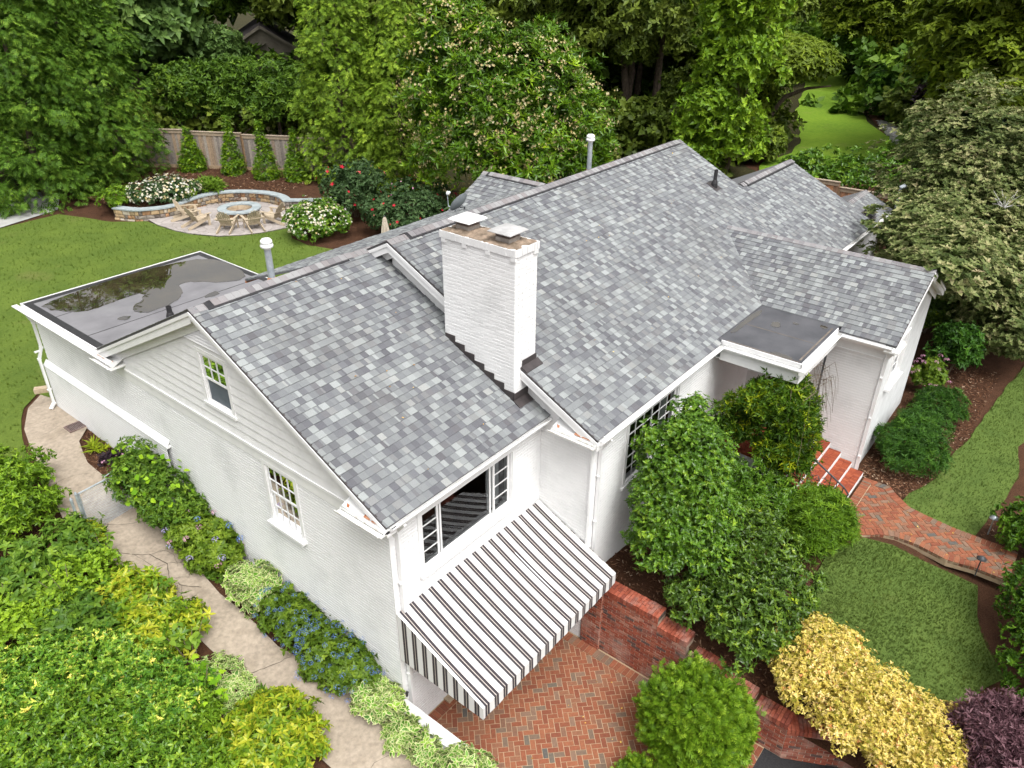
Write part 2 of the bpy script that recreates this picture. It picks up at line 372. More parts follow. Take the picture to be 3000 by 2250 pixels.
FF = sheet('forest_floor', [(16, 24), (26, 15), (30, 10), (34, 4), (38, -3), (45, -14), (70, -30), (150, -40), (200, 60), (150, 140), (20, 140), (-40, 90), (-30, 40), (4, 37), (14, 35)], 'forest_floor', .03, 'dark leaf litter on the ground under the trees', grid=6)
LB = [(-16, 11.2), (-1.75, 10.6), (-1.5, 11.4), (-1.2, 12.4), (-.7, 13.4), (-.12, 13.95), (-.05, 12.7), (4.6, 12.7), (4.7, 9), (11, 8.9), (13.4, 14.6), (13.3, 16.4), (12.5, 16.6), (12.1, 17.9), (12.2, 19.1), (12.98, 20.31), (11.88, 20.56), (11.04, 21), (10.35, 21.64), (9.87, 22.6), (9.6, 23.58), (9.52, 24.95), (9.5, 25.9), (8.5, 27), (8.0, 28.6), (7.5, 29.9), (5, 29.7), (-5, 27.5), (-16, 25)]
sheet('lawn', LB, 'lawn_back', .035, 'mown back lawn beside the fire pit patio', grid=.8, amp=.03)
sheet('driveway', [(-18, 25.3), (5, 29.78), (7.8, 30.6), (9, 33), (7, 37), (-18, 34)], 'grey_concrete', .045, 'pale grey concrete drive under the conifers', grid=1.5)
LF = [(8.55, -5.0), (9.1, -5.3), (9.3, -5.85), (9.35, -6.47), (9.42, -7.1), (9.45, -7.6), (8.62, -7.75), (7.91, -8.12), (7.32, -8.5), (6.59, -8.1), (6.0, -7.4), (5.6, -6.4), (5.7, -5.5), (6.22, -5.1), (7.06, -4.9), (8.04, -4.82)]
sheet('lawn', LF, 'lawn', .035, 'small front lawn between the clipped shrubs', grid=.35, amp=.04)
LR = [(10.75, -5.9), (10.95, -5.6), (11.47, -5.65), (12.57, -5.98), (13.6, -6.05), (15.52, -6.29), (16.95, -6.36), (19.8, -6.6), (24, -7.2), (22, -9), (15.34, -7.3), (13.9, -7.6), (13.27, -7.53), (11.61, -7.3), (10.9, -7.2), (10.85, -6.4)]
sheet('lawn', LR, 'lawn', .035, 'strip of front lawn beside the brick walk', grid=.4, amp=.04)
LFA = [(35.8, 8.8), (37.84, 9.3), (41.0, 8.9), (44, 9.6), (47.69, 10.86), (52.87, 13.22), (58.36, 15.07), (66.32, 17.6), (84, 24), (95, 24), (80.68, 18.2), (63.19, 11.5), (56.95, 9.7), (52.64, 7.79), (50.31, 5.98), (48.81, 4.5), (45.28, 3.8), (41.62, 3.6), (37.5, 4.0), (35.8, 5.5)]
sheet('lawn', LFA, 'lawn_far', .07, 'bright lawn running back between dark trees', grid=1.2, amp=.12, step=1)
sheet('mulch_bed', [(50.4, 5.7), (52.9, 7.5), (56.9, 9.5), (58, 8.2), (54, 5.4), (51, 4.4)], 'mulch', .09, 'mulch bed at the edge of the far lawn', grid=1)
# concrete walk on the left
LP = [(-1.55, -2.6), (-1.72, -1), (-1.75, 3), (-1.85, 6), (-2.0, 8.5), (-1.75, 9.7), (-1.5, 11), (-1.15, 12.3), (-.65, 13.3), (-.12, 13.8), (.0, 13.3), (-.005, 11.3), (-.15, 11.12), (-.52, 10.75), (-.8, 9.75), (-.8, 8.8), (-.72, 7), (-.8, 5.8), (-.88, 4.4), (-.83, 2.6), (-.55, 1), (-.55, -.2), (-.68, -1), (-.8, -2.6)]
walk = sheet('path', LP, 'concrete', .05, 'cracked tan concrete walk along the white side wall', grid=.4, amp=.008, step=.5)
def crack(pts, w0, n=5, seed=1):
    r = random.Random(seed); m = MB(); P = []
    for a_, b_ in zip(pts, pts[1:]):
        for i in range(n): t = i/n; P.append((a_[0]+(b_[0]-a_[0])*t+r.uniform(-.018, .018), a_[1]+(b_[1]-a_[1])*t+r.uniform(-.018, .018)))
    P.append(pts[-1]); L, R_ = [], []
    for i, p in enumerate(P):
        q = P[min(i+1, len(P)-1)]; q0 = P[max(i-1, 0)]; d = Vector((q[0]-q0[0], q[1]-q0[1])).normalized(); nx = Vector((-d.y, d.x))*w0*r.uniform(.4, 1.2)
        z = h(*p)+.062; L.append((p[0]+nx.x, p[1]+nx.y, z)); R_.append((p[0]-nx.x, p[1]-nx.y, z))
    for i in range(len(P)-1): m.poly((L[i], R_[i], R_[i+1], L[i+1]))
    o = m.build('crack', 'crack', walk); return o
for i, (p, w_) in enumerate([([(-1.75, 8.0), (-1.3, 7.4), (-.78, 7.1)], .008), ([(-1.75, 9.55), (-1.2, 9.5), (-.85, 9.2)], .006), ([(-1.5, 11.6), (-.75, 11.7), (-.1, 11.9)], .005),
        ([(-1.7, 6.75), (-1.3, 6.3), (-1.2, 5.75), (-1.38, 5.35), (-1.3, 5.0), (-1.05, 4.75)], .012), ([(-1.3, 6.3), (-1.0, 6.15), (-.78, 6.4)], .007), ([(-1.2, 5.75), (-.95, 5.5), (-.85, 4.9)], .008),
        ([(-1.7, 5.9), (-1.38, 5.8), (-1.2, 5.75)], .008), ([(-1.75, 5.4), (-1.38, 5.35)], .01), ([(-1.3, 5.0), (-1.6, 4.6), (-1.75, 4.3)], .008), ([(-1.75, 2.5), (-1.3, 2.35), (-.83, 2.2)], .011), ([(-1.5, 6.5), (-1.42, 5.9), (-1.55, 5.4)], .006),
        ([(-1.1, 5.5), (-.95, 5.9), (-1.05, 6.2)], .005), ([(-1.38, 5.35), (-1.1, 5.1), (-.87, 5.3)], .006), ([(-1.72, -.6), (-1.2, -.5), (-.62, -.7)], .005)]):
    crack(p, w_*.6, seed=i)
# driveway / asphalt and patio at z = 0
one('asphalt', 'asphalt', None, 'poly', [(0, -14, -.03), (9, -14, -.03), (9, -6.5, -.03), (4.2, -5.5, -.03), (4.15, -4.9, -.03), (0, -4.9, -.03)]); tag(bpy.data.objects['asphalt'], 'black asphalt at the foot of the red brick wall', kind='structure')
# ------------------------------------------------------------------ brick paving
BRICK = [(.245, .085, .045), (.22, .075, .040), (.265, .10, .052), (.20, .066, .037), (.235, .105, .060), (.19, .10, .064), (.205, .125, .085), (.165, .113, .08), (.135, .11, .085), (.10, .092, .082)]
BW = [9, 8, 8, 6, 6, 4, 4, 2.2, 1.2, .8]
def bcol(r=random): return r.choices(BRICK, BW)[0]
def herringbone(region, L, W, joint, top, name, mat, parent, limit=300, ang=45, th=.05, org=(0, 0)):
    """region: 2-D polygon; real bricks set 90-degree herringbone, cut at the region's edge"""
    P = Pieces(name, mat, parent, limit); ca, sa = math.cos(math.radians(ang)), math.sin(math.radians(ang))
    xs = [p[0] for p in region]; ys = [p[1] for p in region]; cx_, cy_ = (min(xs)+max(xs))/2, (min(ys)+max(ys))/2; R_ = math.hypot(max(xs)-min(xs), max(ys)-min(ys))/2
    n = int(R_/W)+3; r = random.Random(5)
    for i in range(-n, n):
        for j in range(-n, n):
            s_ = (i-j) % 4
            if s_ == 0: x0, y0, x1, y1 = i, j, i+2, j+1
            elif s_ == 3: x0, y0, x1, y1 = i, j, i+1, j+2
            else: continue
            q = [(x0*W+joint/2, y0*W+joint/2), (x1*W-joint/2, y0*W+joint/2), (x1*W-joint/2, y1*W-joint/2), (x0*W+joint/2, y1*W-joint/2)]
            q = [(cx_+ca*a_-sa*b_+org[0], cy_+sa*a_+ca*b_+org[1]) for a_, b_ in q]
            if not any(min(xs)-.3 < p[0] < max(xs)+.3 and min(ys)-.3 < p[1] < max(ys)+.3 for p in q): continue
            c = q if all(inside(p, region) for p in q) else clip_convex(list(region), q)
            if len(c) < 3 or area(c) < .0006: continue
            dz = r.uniform(-.0025, .0025); cen = (sum(p[0] for p in c)/len(c), sum(p[1] for p in c)/len(c))
            z = top(*cen)+dz; t = [(p[0], p[1], z) for p in c]; b_ = [(p[0], p[1], z-.02) for p in c]
            fs = [t]+[(t[k], b_[k], b_[(k+1) % len(c)], t[(k+1) % len(c)]) for k in range(len(c))]
            P.add((cen[0], cen[1], z), fs, bcol(r))
    return P
def soldier(line, width, Lb, joint, top, P, r, out=1, raise_=.004, depth=.02, zside=None):
    """bricks laid side by side along a 2-D polyline, their length across it"""
    pts = [Vector(p) for p in line]; seg = [(b_-a_).length for a_, b_ in zip(pts, pts[1:])]; tot = sum(seg); n = max(1, round(tot/width))
    def at(t):
        for i, s_ in enumerate(seg):
            if t <= s_ or i == len(seg)-1: return pts[i].lerp(pts[i+1], t/s_), i
            t -= s_
    nr = []
    for i in range(len(seg)):
        d = (pts[i+1]-pts[i]).normalized(); nr.append(Vector((-d.y, d.x))*out)
    def off(t):
        p, i = at(t); s0 = sum(seg[:i]); f_ = (t-s0)/seg[i]
        na = nr[i] if i == 0 else (nr[i]+nr[i-1]).normalized(); nb = nr[i] if i == len(nr)-1 else (nr[i]+nr[i+1]).normalized()
        return p, na.lerp(nb, f_).normalized()
    for k in range(n):
        t0, t1 = k/n*tot+joint/2, (k+1)/n*tot-joint/2; p0, n0 = off(t0); p1, n1 = off(t1)
        q = [p0, p1, p1+n1*Lb, p0+n0*Lb]; cen = (p0+p1+q[2]+q[3])/4; z = top(cen.x, cen.y)+raise_+r.uniform(-.002, .002)
        t = [(v.x, v.y, z) for v in q]; b_ = [(v.x, v.y, z-depth) for v in q]
        if zside: b_[0] = (q[0].x, q[0].y, z-zside); b_[1] = (q[1].x, q[1].y, z-zside)
        P.add((cen.x, cen.y, z), [t]+[(t[i], b_[i], b_[(i+1) % 4], t[(i+1) % 4]) for i in range(4)], bcol(r))
patio = thing('patio', None, None, (2, -3, 0)); tag(patio, 'lower terrace paved in red herringbone brick below the awning', kind='structure')
one('mortar_bed', 'mortar', patio, 'poly', [(0, -5.4, -.008), (4.05, -5.4, -.008), (4.05, .05, -.008), (0, .05, -.008)])
reg = [(.004, -5.4), (3.76, -5.4), (3.76, -.25), (.004, -.25)]
P = herringbone(reg, .2, .103, .013, lambda x, y: 0.0, 'brick', 'brick', patio, 300, 45)
rr = random.Random(3)
soldier([(3.99, -.25), (3.99, -5.4)], .103, .22, .010, lambda x, y: 0, P, rr, out=-1)
soldier([(.0, -.03), (3.99, -.03)], .103, .205, .010, lambda x, y: 0, P, rr, out=-1); P.done()
# brick walk to the front steps, level at z = 1.65
WK = [(9.2, -4.62), (11.4, -4.62), (11.42, -5.2), (11.2, -5.4), (10.87, -5.79), (10.8, -6.17), (10.72, -6.8), (10.73, -7.32), (10.74, -7.68), (10.66, -8.05), (9.6, -8.05), (9.59, -7.41), (9.48, -6.9), (9.6, -6.28), (9.57, -5.83), (9.42, -5.54), (9.15, -5.24), (9.1, -4.95)]
TW = lambda x, y: 1.66
walkb = thing('path', None, None, (10, -6, 1.66)); tag(walkb, 'red herringbone brick walk leading from the front steps', kind='structure')
def inset(poly, d):
    n = len(poly); out = []; A = sum(poly[i][0]*poly[(i+1) % n][1]-poly[(i+1) % n][0]*poly[i][1] for i in range(n)); s_ = 1 if A > 0 else -1
    for i in range(n):
        a_, b_, c = Vector(poly[i-1]), Vector(poly[i]), Vector(poly[(i+1) % n]); d0 = (b_-a_).normalized(); d1 = (c-b_).normalized()
        n0 = Vector((-d0.y, d0.x))*s_; n1 = Vector((-d1.y, d1.x))*s_; m = (n0+n1); m = m/max(m.length_squared, .3)*2
        p = b_+m*d/1.0*.5*1.0*(1 if True else 0)*1.0; p = b_+(n0+n1)*(d/(1+max(n0.dot(n1), -.4))); out.append((p.x, p.y))
    return out
m = MB(); m.prism([(x, y, 1.648) for x, y in WK[::-1]][::-1], (0, 0, -.16)); m.build('mortar_bed', 'mortar', walkb)
inn = inset(WK, .20)
P = herringbone(inn, .2, .103, .014, TW, 'brick', 'brick', walkb, 300, 45)
soldier(WK[1:10], .103, .2, .010, TW, P, rr, out=-1, zside=.08); soldier(WK[10:]+[WK[0]], .103, .2, .010, TW, P, rr, out=-1, zside=.08)
soldier([(11.39, -4.6), (9.15, -4.6)], .068, .2, .009, TW, P, rr, out=1, raise_=.006)
soldier([(9.6, -7.86), (10.7, -7.86)], .068, .2, .009, TW, P, rr, out=-1, raise_=.007)
P.done()
Zv = Vector((0, 0, 1))
# ------------------------------------------------------------------ house
HX = 4.03
house = thing('brick_house', 'white painted brick house with grey shingle roofs', 'house', (8, 2, 1.6))
HB = Pieces('brick', 'white_brick', None, 0)
def wall_rects(L, z0, z1, ops):
    us = sorted({0, L, *[o[0] for o in ops], *[o[1] for o in ops]}); out = []
    for a_, b_ in zip(us, us[1:]):
        if b_-a_ < 1e-4: continue
        mid = (a_+b_)/2; zs = [z0]
        for o in sorted([o for o in ops if o[0] < mid < o[1]], key=lambda o: o[2]): zs += [o[2], o[3]]
        zs.append(z1)
        for i in range(0, len(zs), 2):
            if zs[i+1]-zs[i] > 1e-4: out.append((a_, b_, zs[i], zs[i+1]))
    return out
def brick_wall(P0, U, N, L, z0, z1, ops=(), parent=None, bl=.2, bh=.0677, proud=.007, mat='white_brick', name='wall', indiv=0, seed=2, zl=None, colf=None, joint=.009, zb=None):
    """plane of mortar with every brick standing proud of it. ops: (u0,u1,z0,z1) openings; zb(u): lowest visible z"""
    P0, U, N = Vector(P0), Vector(U), Vector(N); m = MB()
    for a_, b_, c, d in wall_rects(L, z0, z1, ops):
        m.poly([P0+U*a_+Vector((0, 0, c)), P0+U*b_+Vector((0, 0, c)), P0+U*b_+Vector((0, 0, d)), P0+U*a_+Vector((0, 0, d))])
    wl = m.build(name, mat if mat == 'white_brick' else 'wall_mortar', parent)
    jv = joint*.25; P = Pieces('brick', mat, wl, indiv); r = random.Random(seed); k = 0; z = z0
    while z+bh*.5 < z1:
        zt = min(z+bh-joint, z1-.002); u = -(bl/2 if k % 2 else 0); 
        while u < L:
            a_, b_ = max(u+(jv if mat == 'white_brick' else joint)/2, 0.001), min(u+bl-(jv if mat == 'white_brick' else joint)/2, L-.001); u += bl
            if b_-a_ < .02: continue
            if zb and zt < zb((a_+b_)/2): continue
            if zl and z > zl((a_+b_)/2): continue
            if any(a_ < o[1] and b_ > o[0] and z < o[3] and zt > o[2] for o in ops): 
                for o in ops:
                    if a_ < o[1] and b_ > o[0] and z < o[3] and zt > o[2]:
                        if o[0]-a_ > .03: b_ = o[0]
                        elif b_-o[1] > .03: a_ = o[1]
                        else: a_ = b_
                if b_-a_ < .02: continue
            wb = mat == 'white_brick'; pr = proud+(r.uniform(-.0012, .0012) if wb else r.uniform(-.002, .0025)); t0 = .0006 if wb else r.uniform(-.0015, .0015); ch = .0035
            q = [P0+U*a_+Vector((0, 0, z)), P0+U*b_+Vector((0, 0, z)), P0+U*b_+Vector((0, 0, zt)), P0+U*a_+Vector((0, 0, zt))]
            cc = (q[0]+q[2])/2; f_ = [v+(cc-v)*0+N*(pr+(t0 if i < 2 else -t0)) for i, v in enumerate(q)]
            f_ = [v+Zv*(ch if i < 2 else -ch) for i, v in enumerate(f_)] if wb else [v+((cc+N*pr)-v).normalized()*ch for v in f_]
            fs = [f_]+[(f_[i], q[i], q[(i+1) % 4], f_[(i+1) % 4]) for i in range(4)]
            P.add(tuple(cc), fs, colf(r) if colf else (.8, .8, .8))
        z += bh; k += 1
    P.done(); return wl
V3 = Vector
def window(parent, P0, U, N, W, H, sashes, recess=.07, frame=.05, sill=True, curtain=0, casing=.09, muntin=.018, depth=.9, screen=None, label=None, msill=.05):
    """P0 lower left corner of the opening. sashes: (u0,u1,z0,z1,cols,rows) inside the opening"""
    P0, U, N = V3(P0), V3(U), V3(N); Z = V3((0, 0, 1)); ax = (U, N, Z)
    def bx(m, u0, u1, n0, n1, z0, z1): m.obox(P0+U*((u0+u1)/2)+N*((n0+n1)/2)+Z*((z0+z1)/2), ax, ((u1-u0)/2, (n1-n0)/2, (z1-z0)/2))
    m = MB()
    if casing:
        bx(m, -casing, 0, -.10, .025, -.0, H+casing); bx(m, W, W+casing, -.10, .025, 0, H+casing); bx(m, 0, W, -.10, .024, H, H+casing)
    bx(m, 0, .02, -.16, 0, 0, H); bx(m, W-.02, W, -.16, 0, 0, H); bx(m, .02, W-.02, -.16, 0, H-.02, H); bx(m, .02, W-.02, -.16, -.002, 0, .02)
    win = m.build('window', 'white_trim', parent)
    if label: win['label'] = label
    if sill:
        m = MB(); bx(m, -casing-.03, W+casing+.03, -.05, msill, -.06, -.002); m.build('sill', 'white_trim', win)
    for si, (u0, u1, z0, z1, nc, nr) in enumerate(sashes):
        rc = recess+(.02 if si % 2 else 0); m = MB()
        bx(m, u0, u0+frame, -rc-.035, -rc, z0, z1); bx(m, u1-frame, u1, -rc-.035, -rc, z0, z1)
        bx(m, u0+frame, u1-frame, -rc-.034, -rc-.001, z0, z0+frame); bx(m, u0+frame, u1-frame, -rc-.034, -rc-.001, z1-frame, z1)
        m.build('sash', 'white_trim', win)
        gu0, gu1, gz0, gz1 = u0+frame, u1-frame, z0+frame, z1-frame; m = MB()
        for i in range(1, nc): x = gu0+(gu1-gu0)*i/nc; bx(m, x-muntin/2, x+muntin/2, -rc-.025, -rc-.004, gz0, gz1)
        for i in range(1, nr): y = gz0+(gz1-gz0)*i/nr; bx(m, gu0, gu1, -rc-.024, -rc-.005, y-muntin/2, y+muntin/2)
        if m.v: m.build('muntin', 'white_trim', win)
        cw, rh = (gu1-gu0)/nc, (gz1-gz0)/nr
        for i in range(nc):
            for j in range(nr):
                m = MB(); q = P0+N*(-rc-.015); m.poly([q+U*(gu0+cw*i)+Z*(gz0+rh*j), q+U*(gu0+cw*(i+1))+Z*(gz0+rh*j), q+U*(gu0+cw*(i+1))+Z*(gz0+rh*(j+1)), q+U*(gu0+cw*i)+Z*(gz0+rh*(j+1))]); m.build('pane', 'screen' if screen == si else 'glass', win)
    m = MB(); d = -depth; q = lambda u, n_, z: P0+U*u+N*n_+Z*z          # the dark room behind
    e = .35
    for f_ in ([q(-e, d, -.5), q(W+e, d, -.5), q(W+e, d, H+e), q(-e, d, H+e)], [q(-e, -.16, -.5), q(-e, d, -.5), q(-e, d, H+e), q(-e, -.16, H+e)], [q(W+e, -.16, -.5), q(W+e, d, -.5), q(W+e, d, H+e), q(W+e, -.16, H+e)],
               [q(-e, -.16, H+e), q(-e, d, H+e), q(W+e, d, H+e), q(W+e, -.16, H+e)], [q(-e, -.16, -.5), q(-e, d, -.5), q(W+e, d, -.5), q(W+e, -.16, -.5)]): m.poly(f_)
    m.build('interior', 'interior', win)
    for c0, c1 in (curtain or ()):
        m = MB(); n_ = 14
        for i in range(n_):
            a_, b_ = c0+(c1-c0)*i/n_, c0+(c1-c0)*(i+1)/n_; za = -.24+.02*(i % 2); zb_ = -.24+.02*((i+1) % 2); m.poly([q(a_, za, 0), q(b_, zb_, 0), q(b_, zb_, H), q(a_, za, H)])
        m.build('curtain', 'curtain', win)
    return win
GUT = [(0, 0), (0, -.10), (.07, -.105), (.095, -.06), (.122, -.035), (.13, 0), (.118, .004), (.112, -.03), (.088, -.055), (.066, -.092), (.008, -.088)]
def gutter(p0, p1, out, mat='white_trim'):
    m = MB(); m.sweep(GUT, p0, p1, out, caps=False); d = (V3(p1)-V3(p0)).normalized()
    for p in (p0, p1): m.sweep([(0, 0), (0, -.10), (.07, -.105), (.095, -.06), (.122, -.035), (.13, 0)], V3(p), V3(p)+d*.001, out, caps=True)
    o = m.build('gutter', mat, house); m = MB(); m.sweep([(.009, -.080), (.07, -.082)], V3(p0)+V3((0, 0, .002)), V3(p1)+V3((0, 0, .002)), out, caps=False); m.build('gutter_dirt', 'old_trim', o); return o
def downspout(pts):
    m = MB(); P_ = [V3(p) for p in pts]
    for a_, b_ in zip(P_, P_[1:]): m.beam(a_, b_, .075, .055, upv=(1, .01, 0) if abs((b_-a_).normalized().z) > .7 else (0, 0, 1))
    for p in P_[1:-1]: m.obox(p, (V3((1, 0, 0)), V3((0, 1, 0)), V3((0, 0, 1))), (.0375, .0375, .03))
    o = m.build('downspout', 'white_trim', house)
    for z in np.arange(P_[-1].z+.5, P_[1].z-.2, 1.1):
        b_ = P_[-2] if abs(P_[-2].z-P_[-1].z) < .3 and len(P_) > 3 else P_[-1]; mm = MB(); mm.box(b_.x-.055, b_.x+.055, b_.y-.032, b_.y+.032, z, z+.03); mm.build('strap', 'white_trim', o)
    return o
# --- side (left) wall, x = 0, seen from -X
X_, Y_, Zv = V3((1, 0, 0)), V3((0, 1, 0)), V3((0, 0, 1))
W2 = (2.42, 3.28, 3.50, 4.83)      # y0,y1,z0,z1 double hung window in the brick
# U runs along +Y
brick_wall((0, 0, 0), Y_, -X_, 12.72, 0.2, 5.06, [W2], house, indiv=170, name='side_wall', seed=3, zb=lambda u: h(-.15, u)-.12)
brick_wall((-.10, 6.95, 0), Y_, -X_, 5.88, 1.6, 3.66, [], house, indiv=0, name='lower_wall', seed=4, zb=lambda u: h(-.15, 6.95+u)-.12)
m = MB(); m.prism([(-.10, 6.93, 3.66), (-.002, 6.93, 3.78), (-.002, 12.85, 3.78), (-.10, 12.85, 3.66)][::-1], (0, 0, -.04)); m.box(-.115, -.0, 6.92, 12.86, 3.60, 3.655); m.build('ledge', 'white_trim', house)
window(house, (0, W2[0], W2[2]), Y_, -X_, .86, 1.33, [(0.02, .84, .69, 1.31, 4, 2), (0.02, .84, .02, .71, 4, 2)], recess=.0, frame=.035, curtain=((.62, .80),), casing=.08, msill=.11, label='white double hung window low in the side wall')
# frieze, siding, attic window on the gable
m = MB(); m.box(-.022, 0, -.0, 8.6, 4.84, 5.06); m.box(-.045, -.001, 0, 8.62, 5.06, 5.12); m.build('frieze', 'white_trim', house)
W1 = (4.02, 4.82, 5.56, 6.62)
def gabz(y): return min(5.30+.497*(y+.22), 7.62-.497*(y-4.45))
m = MB(); zz = 5.12; sid = []
gp = [(-.10, 5.12), (8.95, 5.12), (8.95, 5.32), (4.45, 7.57), (-.10, 5.31)]
while zz < 7.6:
    q = clip_convex(gp, [(-1, zz), (10, zz), (10, zz+.19), (-1, zz+.19)])
    parts = []
    if q and zz+.19 > W1[2] and zz < W1[3]:
        parts = [clip_half(q, (1, 0), W1[0]-.02), clip_half(q, (-1, 0), -W1[1]-.02)]
    elif q: parts = [q]
    for q in parts:
        if len(q) < 3: continue
        b_ = MB(); f_ = [(-.004-.022*(1-(p[1]-zz)/.19), p[0], p[1]) for p in q]; bk = [(.02, p[0], p[1]) for p in q]
        b_.poly(f_)
        for i in range(len(q)): b_.poly([f_[i], bk[i], bk[(i+1) % len(q)], f_[(i+1) % len(q)]])
        b_.build('siding_board', 'siding', house)
    zz += .19
m = MB(); tri_ = [(-.1, 5.06), (8.9, 5.06), (4.45, 7.58)]
for q in (clip_half(tri_, (1, 0), 4.02), clip_half(tri_, (-1, 0), -4.82), clip_half(clip_half(clip_half(tri_, (-1, 0), -4.02), (1, 0), 4.82), (0, 1), 5.56), clip_half(clip_half(clip_half(tri_, (-1, 0), -4.02), (1, 0), 4.82), (0, -1), -6.62)):
    m.poly([(.03, p[0], p[1]) for p in q])
m.build('gable_backing', 'siding', house)
window(house, (0, W1[0], W1[2]), Y_, -X_, .80, 1.06, [(0.02, .78, .52, 1.04, 3, 2), (0.02, .78, .02, .55, 1, 1)], recess=.0, frame=.035, casing=.09, screen=1, label='white attic window in the gable')
m = MB(); m.poly([(-.06, 4.09, 5.61), (-.06, 4.75, 5.61), (-.06, 4.75, 6.08), (-.06, 4.09, 6.08)]); 
# louvred vent under the peak
for i in range(9):
    z = 6.86+i*.066; hw = (7.42-z)/.497
    if hw <= .06: break
    lv = MB(); lv.obox((-.03, 4.45+.12, z), (Y_, V3((-.8, 0, -.6)), V3((-.6, 0, .8))), (hw*.9 if hw < .9 else .8, .035, .006)); lv.build('louvre', 'white_trim', house)
# --- facade under the front eave, y = 0, seen from -Y.  origin x=0
FA = (.72, 3.12, 3.62, 4.86)
brick_wall((0, 0, 0), X_, -Y_, HX, 0, 5.2, [FA, (1.02, 3.9, 0, 2.15)], house, indiv=60, name='facade_wall', seed=6)
window(house, (FA[0], 0, FA[2]), X_, -Y_, 2.40, 1.24, [(.02, .45, .03, 1.22, 1, 4), (.50, 1.87, .03, 1.22, 1, 1), (1.92, 2.38, .03, 1.22, 1, 4)], recess=.05, frame=.04, curtain=((1.95, 2.3),), casing=.10, msill=.09, depth=1.6, label='white picture window over the awning')
# basement opening: white garden doors under the awning
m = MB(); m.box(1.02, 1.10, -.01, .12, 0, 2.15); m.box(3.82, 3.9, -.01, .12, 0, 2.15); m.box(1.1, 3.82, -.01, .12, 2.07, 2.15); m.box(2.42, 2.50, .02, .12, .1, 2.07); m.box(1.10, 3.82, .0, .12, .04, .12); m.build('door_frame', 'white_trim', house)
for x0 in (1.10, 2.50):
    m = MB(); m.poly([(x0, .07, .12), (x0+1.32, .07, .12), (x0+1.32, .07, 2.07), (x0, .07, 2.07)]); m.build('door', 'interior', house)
m = MB(); m.box(1.0, 3.92, -.16, -.005, .0, .045); m.build('threshold', 'cut_wood', house)
one('wall_end', 'white_trim', house, 'box', -.012, .07, -.014, .0, .9, 5.1)
# --- C wing facing left, x = HX, seen from -X ; y from -1.21 to 0, then gable above A's roof
brick_wall((HX, -1.21, 0), Y_, -X_, 1.21, 0, 4.95, [], house, indiv=40, name='side_wall', seed=7, zb=lambda u: -.1)
m = MB(); m.box(HX-.02, HX, -1.21, 0, 4.95, 5.2); m.box(HX-.04, HX-.001, -1.21, 0, 4.93, 4.96); m.build('frieze', 'white_trim', house)
gp = [(-1.5, 5.2), (3.9, 5.2), (3.9, 7.88), (3.77, 7.9), (-1.5, 5.28)]
zz = 5.2
while zz < 7.8:
    q = clip_convex(gp, [(-3, zz), (10, zz), (10, zz+.19), (-3, zz+.19)])
    if len(q) > 2 and area(q) > .005:
        b_ = MB(); f_ = [(HX-.004-.02*(1-(p[1]-zz)/.19), p[0], p[1]) for p in q]; b_.poly(f_); bk = [(HX+.01, p[0], p[1]) for p in q]
        for i in range(len(q)): b_.poly([f_[i], bk[i], bk[(i+1) % len(q)], f_[(i+1) % len(q)]])
        b_.build('siding_board', 'siding', house)
    zz += .19
# --- C front wall y=-1.21
WC = (5.33-HX, 7.40-HX, 3.35, 4.84)
brick_wall((HX, -1.21, 0), X_, -Y_, 11.41-HX, 1.3, 5.0, [WC], house, indiv=20, name='front_wall', seed=8, zb=lambda u: 1.45)
window(house, (5.33, -1.21, 3.35), X_, -Y_, 2.07, 1.49, [(.02, 1.03, .02, 1.47, 3, 5), (1.04, 2.05, .02, 1.47, 3, 5)], recess=.04, frame=.03, curtain=((1.75, 2.0),), casing=.09, label='wide many paned window behind the tall shrub')
m = MB(); m.box(HX, 8.9, -1.232, -1.21, 5.0, 5.2); m.build('frieze', 'white_trim', house)
# --- wing (front gable right): left wall x=11.41, gable y=-4.30
brick_wall((11.41, -4.30, 0), Y_, -X_, 3.09, 1.4, 4.88, [], house, indiv=10, name='side_wall', seed=9, zb=lambda u: 1.5)
m = MB(); m.box(11.385, 11.41, -4.30, -1.21, 4.88, 5.18); m.box(11.37, 11.408, -4.3, -1.21, 4.86, 4.89); m.build('frieze', 'white_trim', house)
m = MB()
for a_, b_, c, d in wall_rects(4.12, 1.4, 5.3, [(1.20, 2.20, 3.60, 4.75)]):
    m.poly([(11.41+a_, -4.30, c), (11.41+b_, -4.30, c), (11.41+b_, -4.30, d), (11.41+a_, -4.30, d)])
m.poly([(11.41, -4.30, 5.3), (15.53, -4.30, 5.3), (13.47, -4.30, 6.40)]); m.build('gable_wall', 'stucco', house)
window(house, (12.61, -4.30, 3.60), X_, -Y_, 1.0, 1.15, [(.02, .98, .58, 1.13, 3, 2), (.02, .98, .02, .6, 3, 2)], recess=.05, casing=.09, msill=.12, label='window in the far gable wall')
m = MB(); m.poly([(15.53, -4.3, 1.4), (15.53, -1.2, 1.4), (15.53, -1.2, 5.3), (15.53, -4.3, 5.3)]); m.poly([(15.53, -1.21, 1.4), (22, -1.21, 1.4), (22, -1.21, 5.3), (15.53, -1.21, 5.3)])
m.poly([(22, -1.21, 1.4), (22, 5, 1.4), (22, 5, 5.3), (22, -1.21, 5.3)]); m.poly([(22, -1.21, 5.2), (22, .6, 5.2), (22, -.43, 5.8)])
m.poly([(20.1, 0, 5), (20.1, 3.6, 5), (20.1, 3.6, 5.9), (20.1, 1.66, 6.87), (20.1, -.4, 5.8)]); m.poly([(16.0, 0, 5), (16.0, 8.9, 5), (16.0, 8.9, 5.3), (16.0, 3.77, 7.88), (16.0, 1.0, 6.5)])
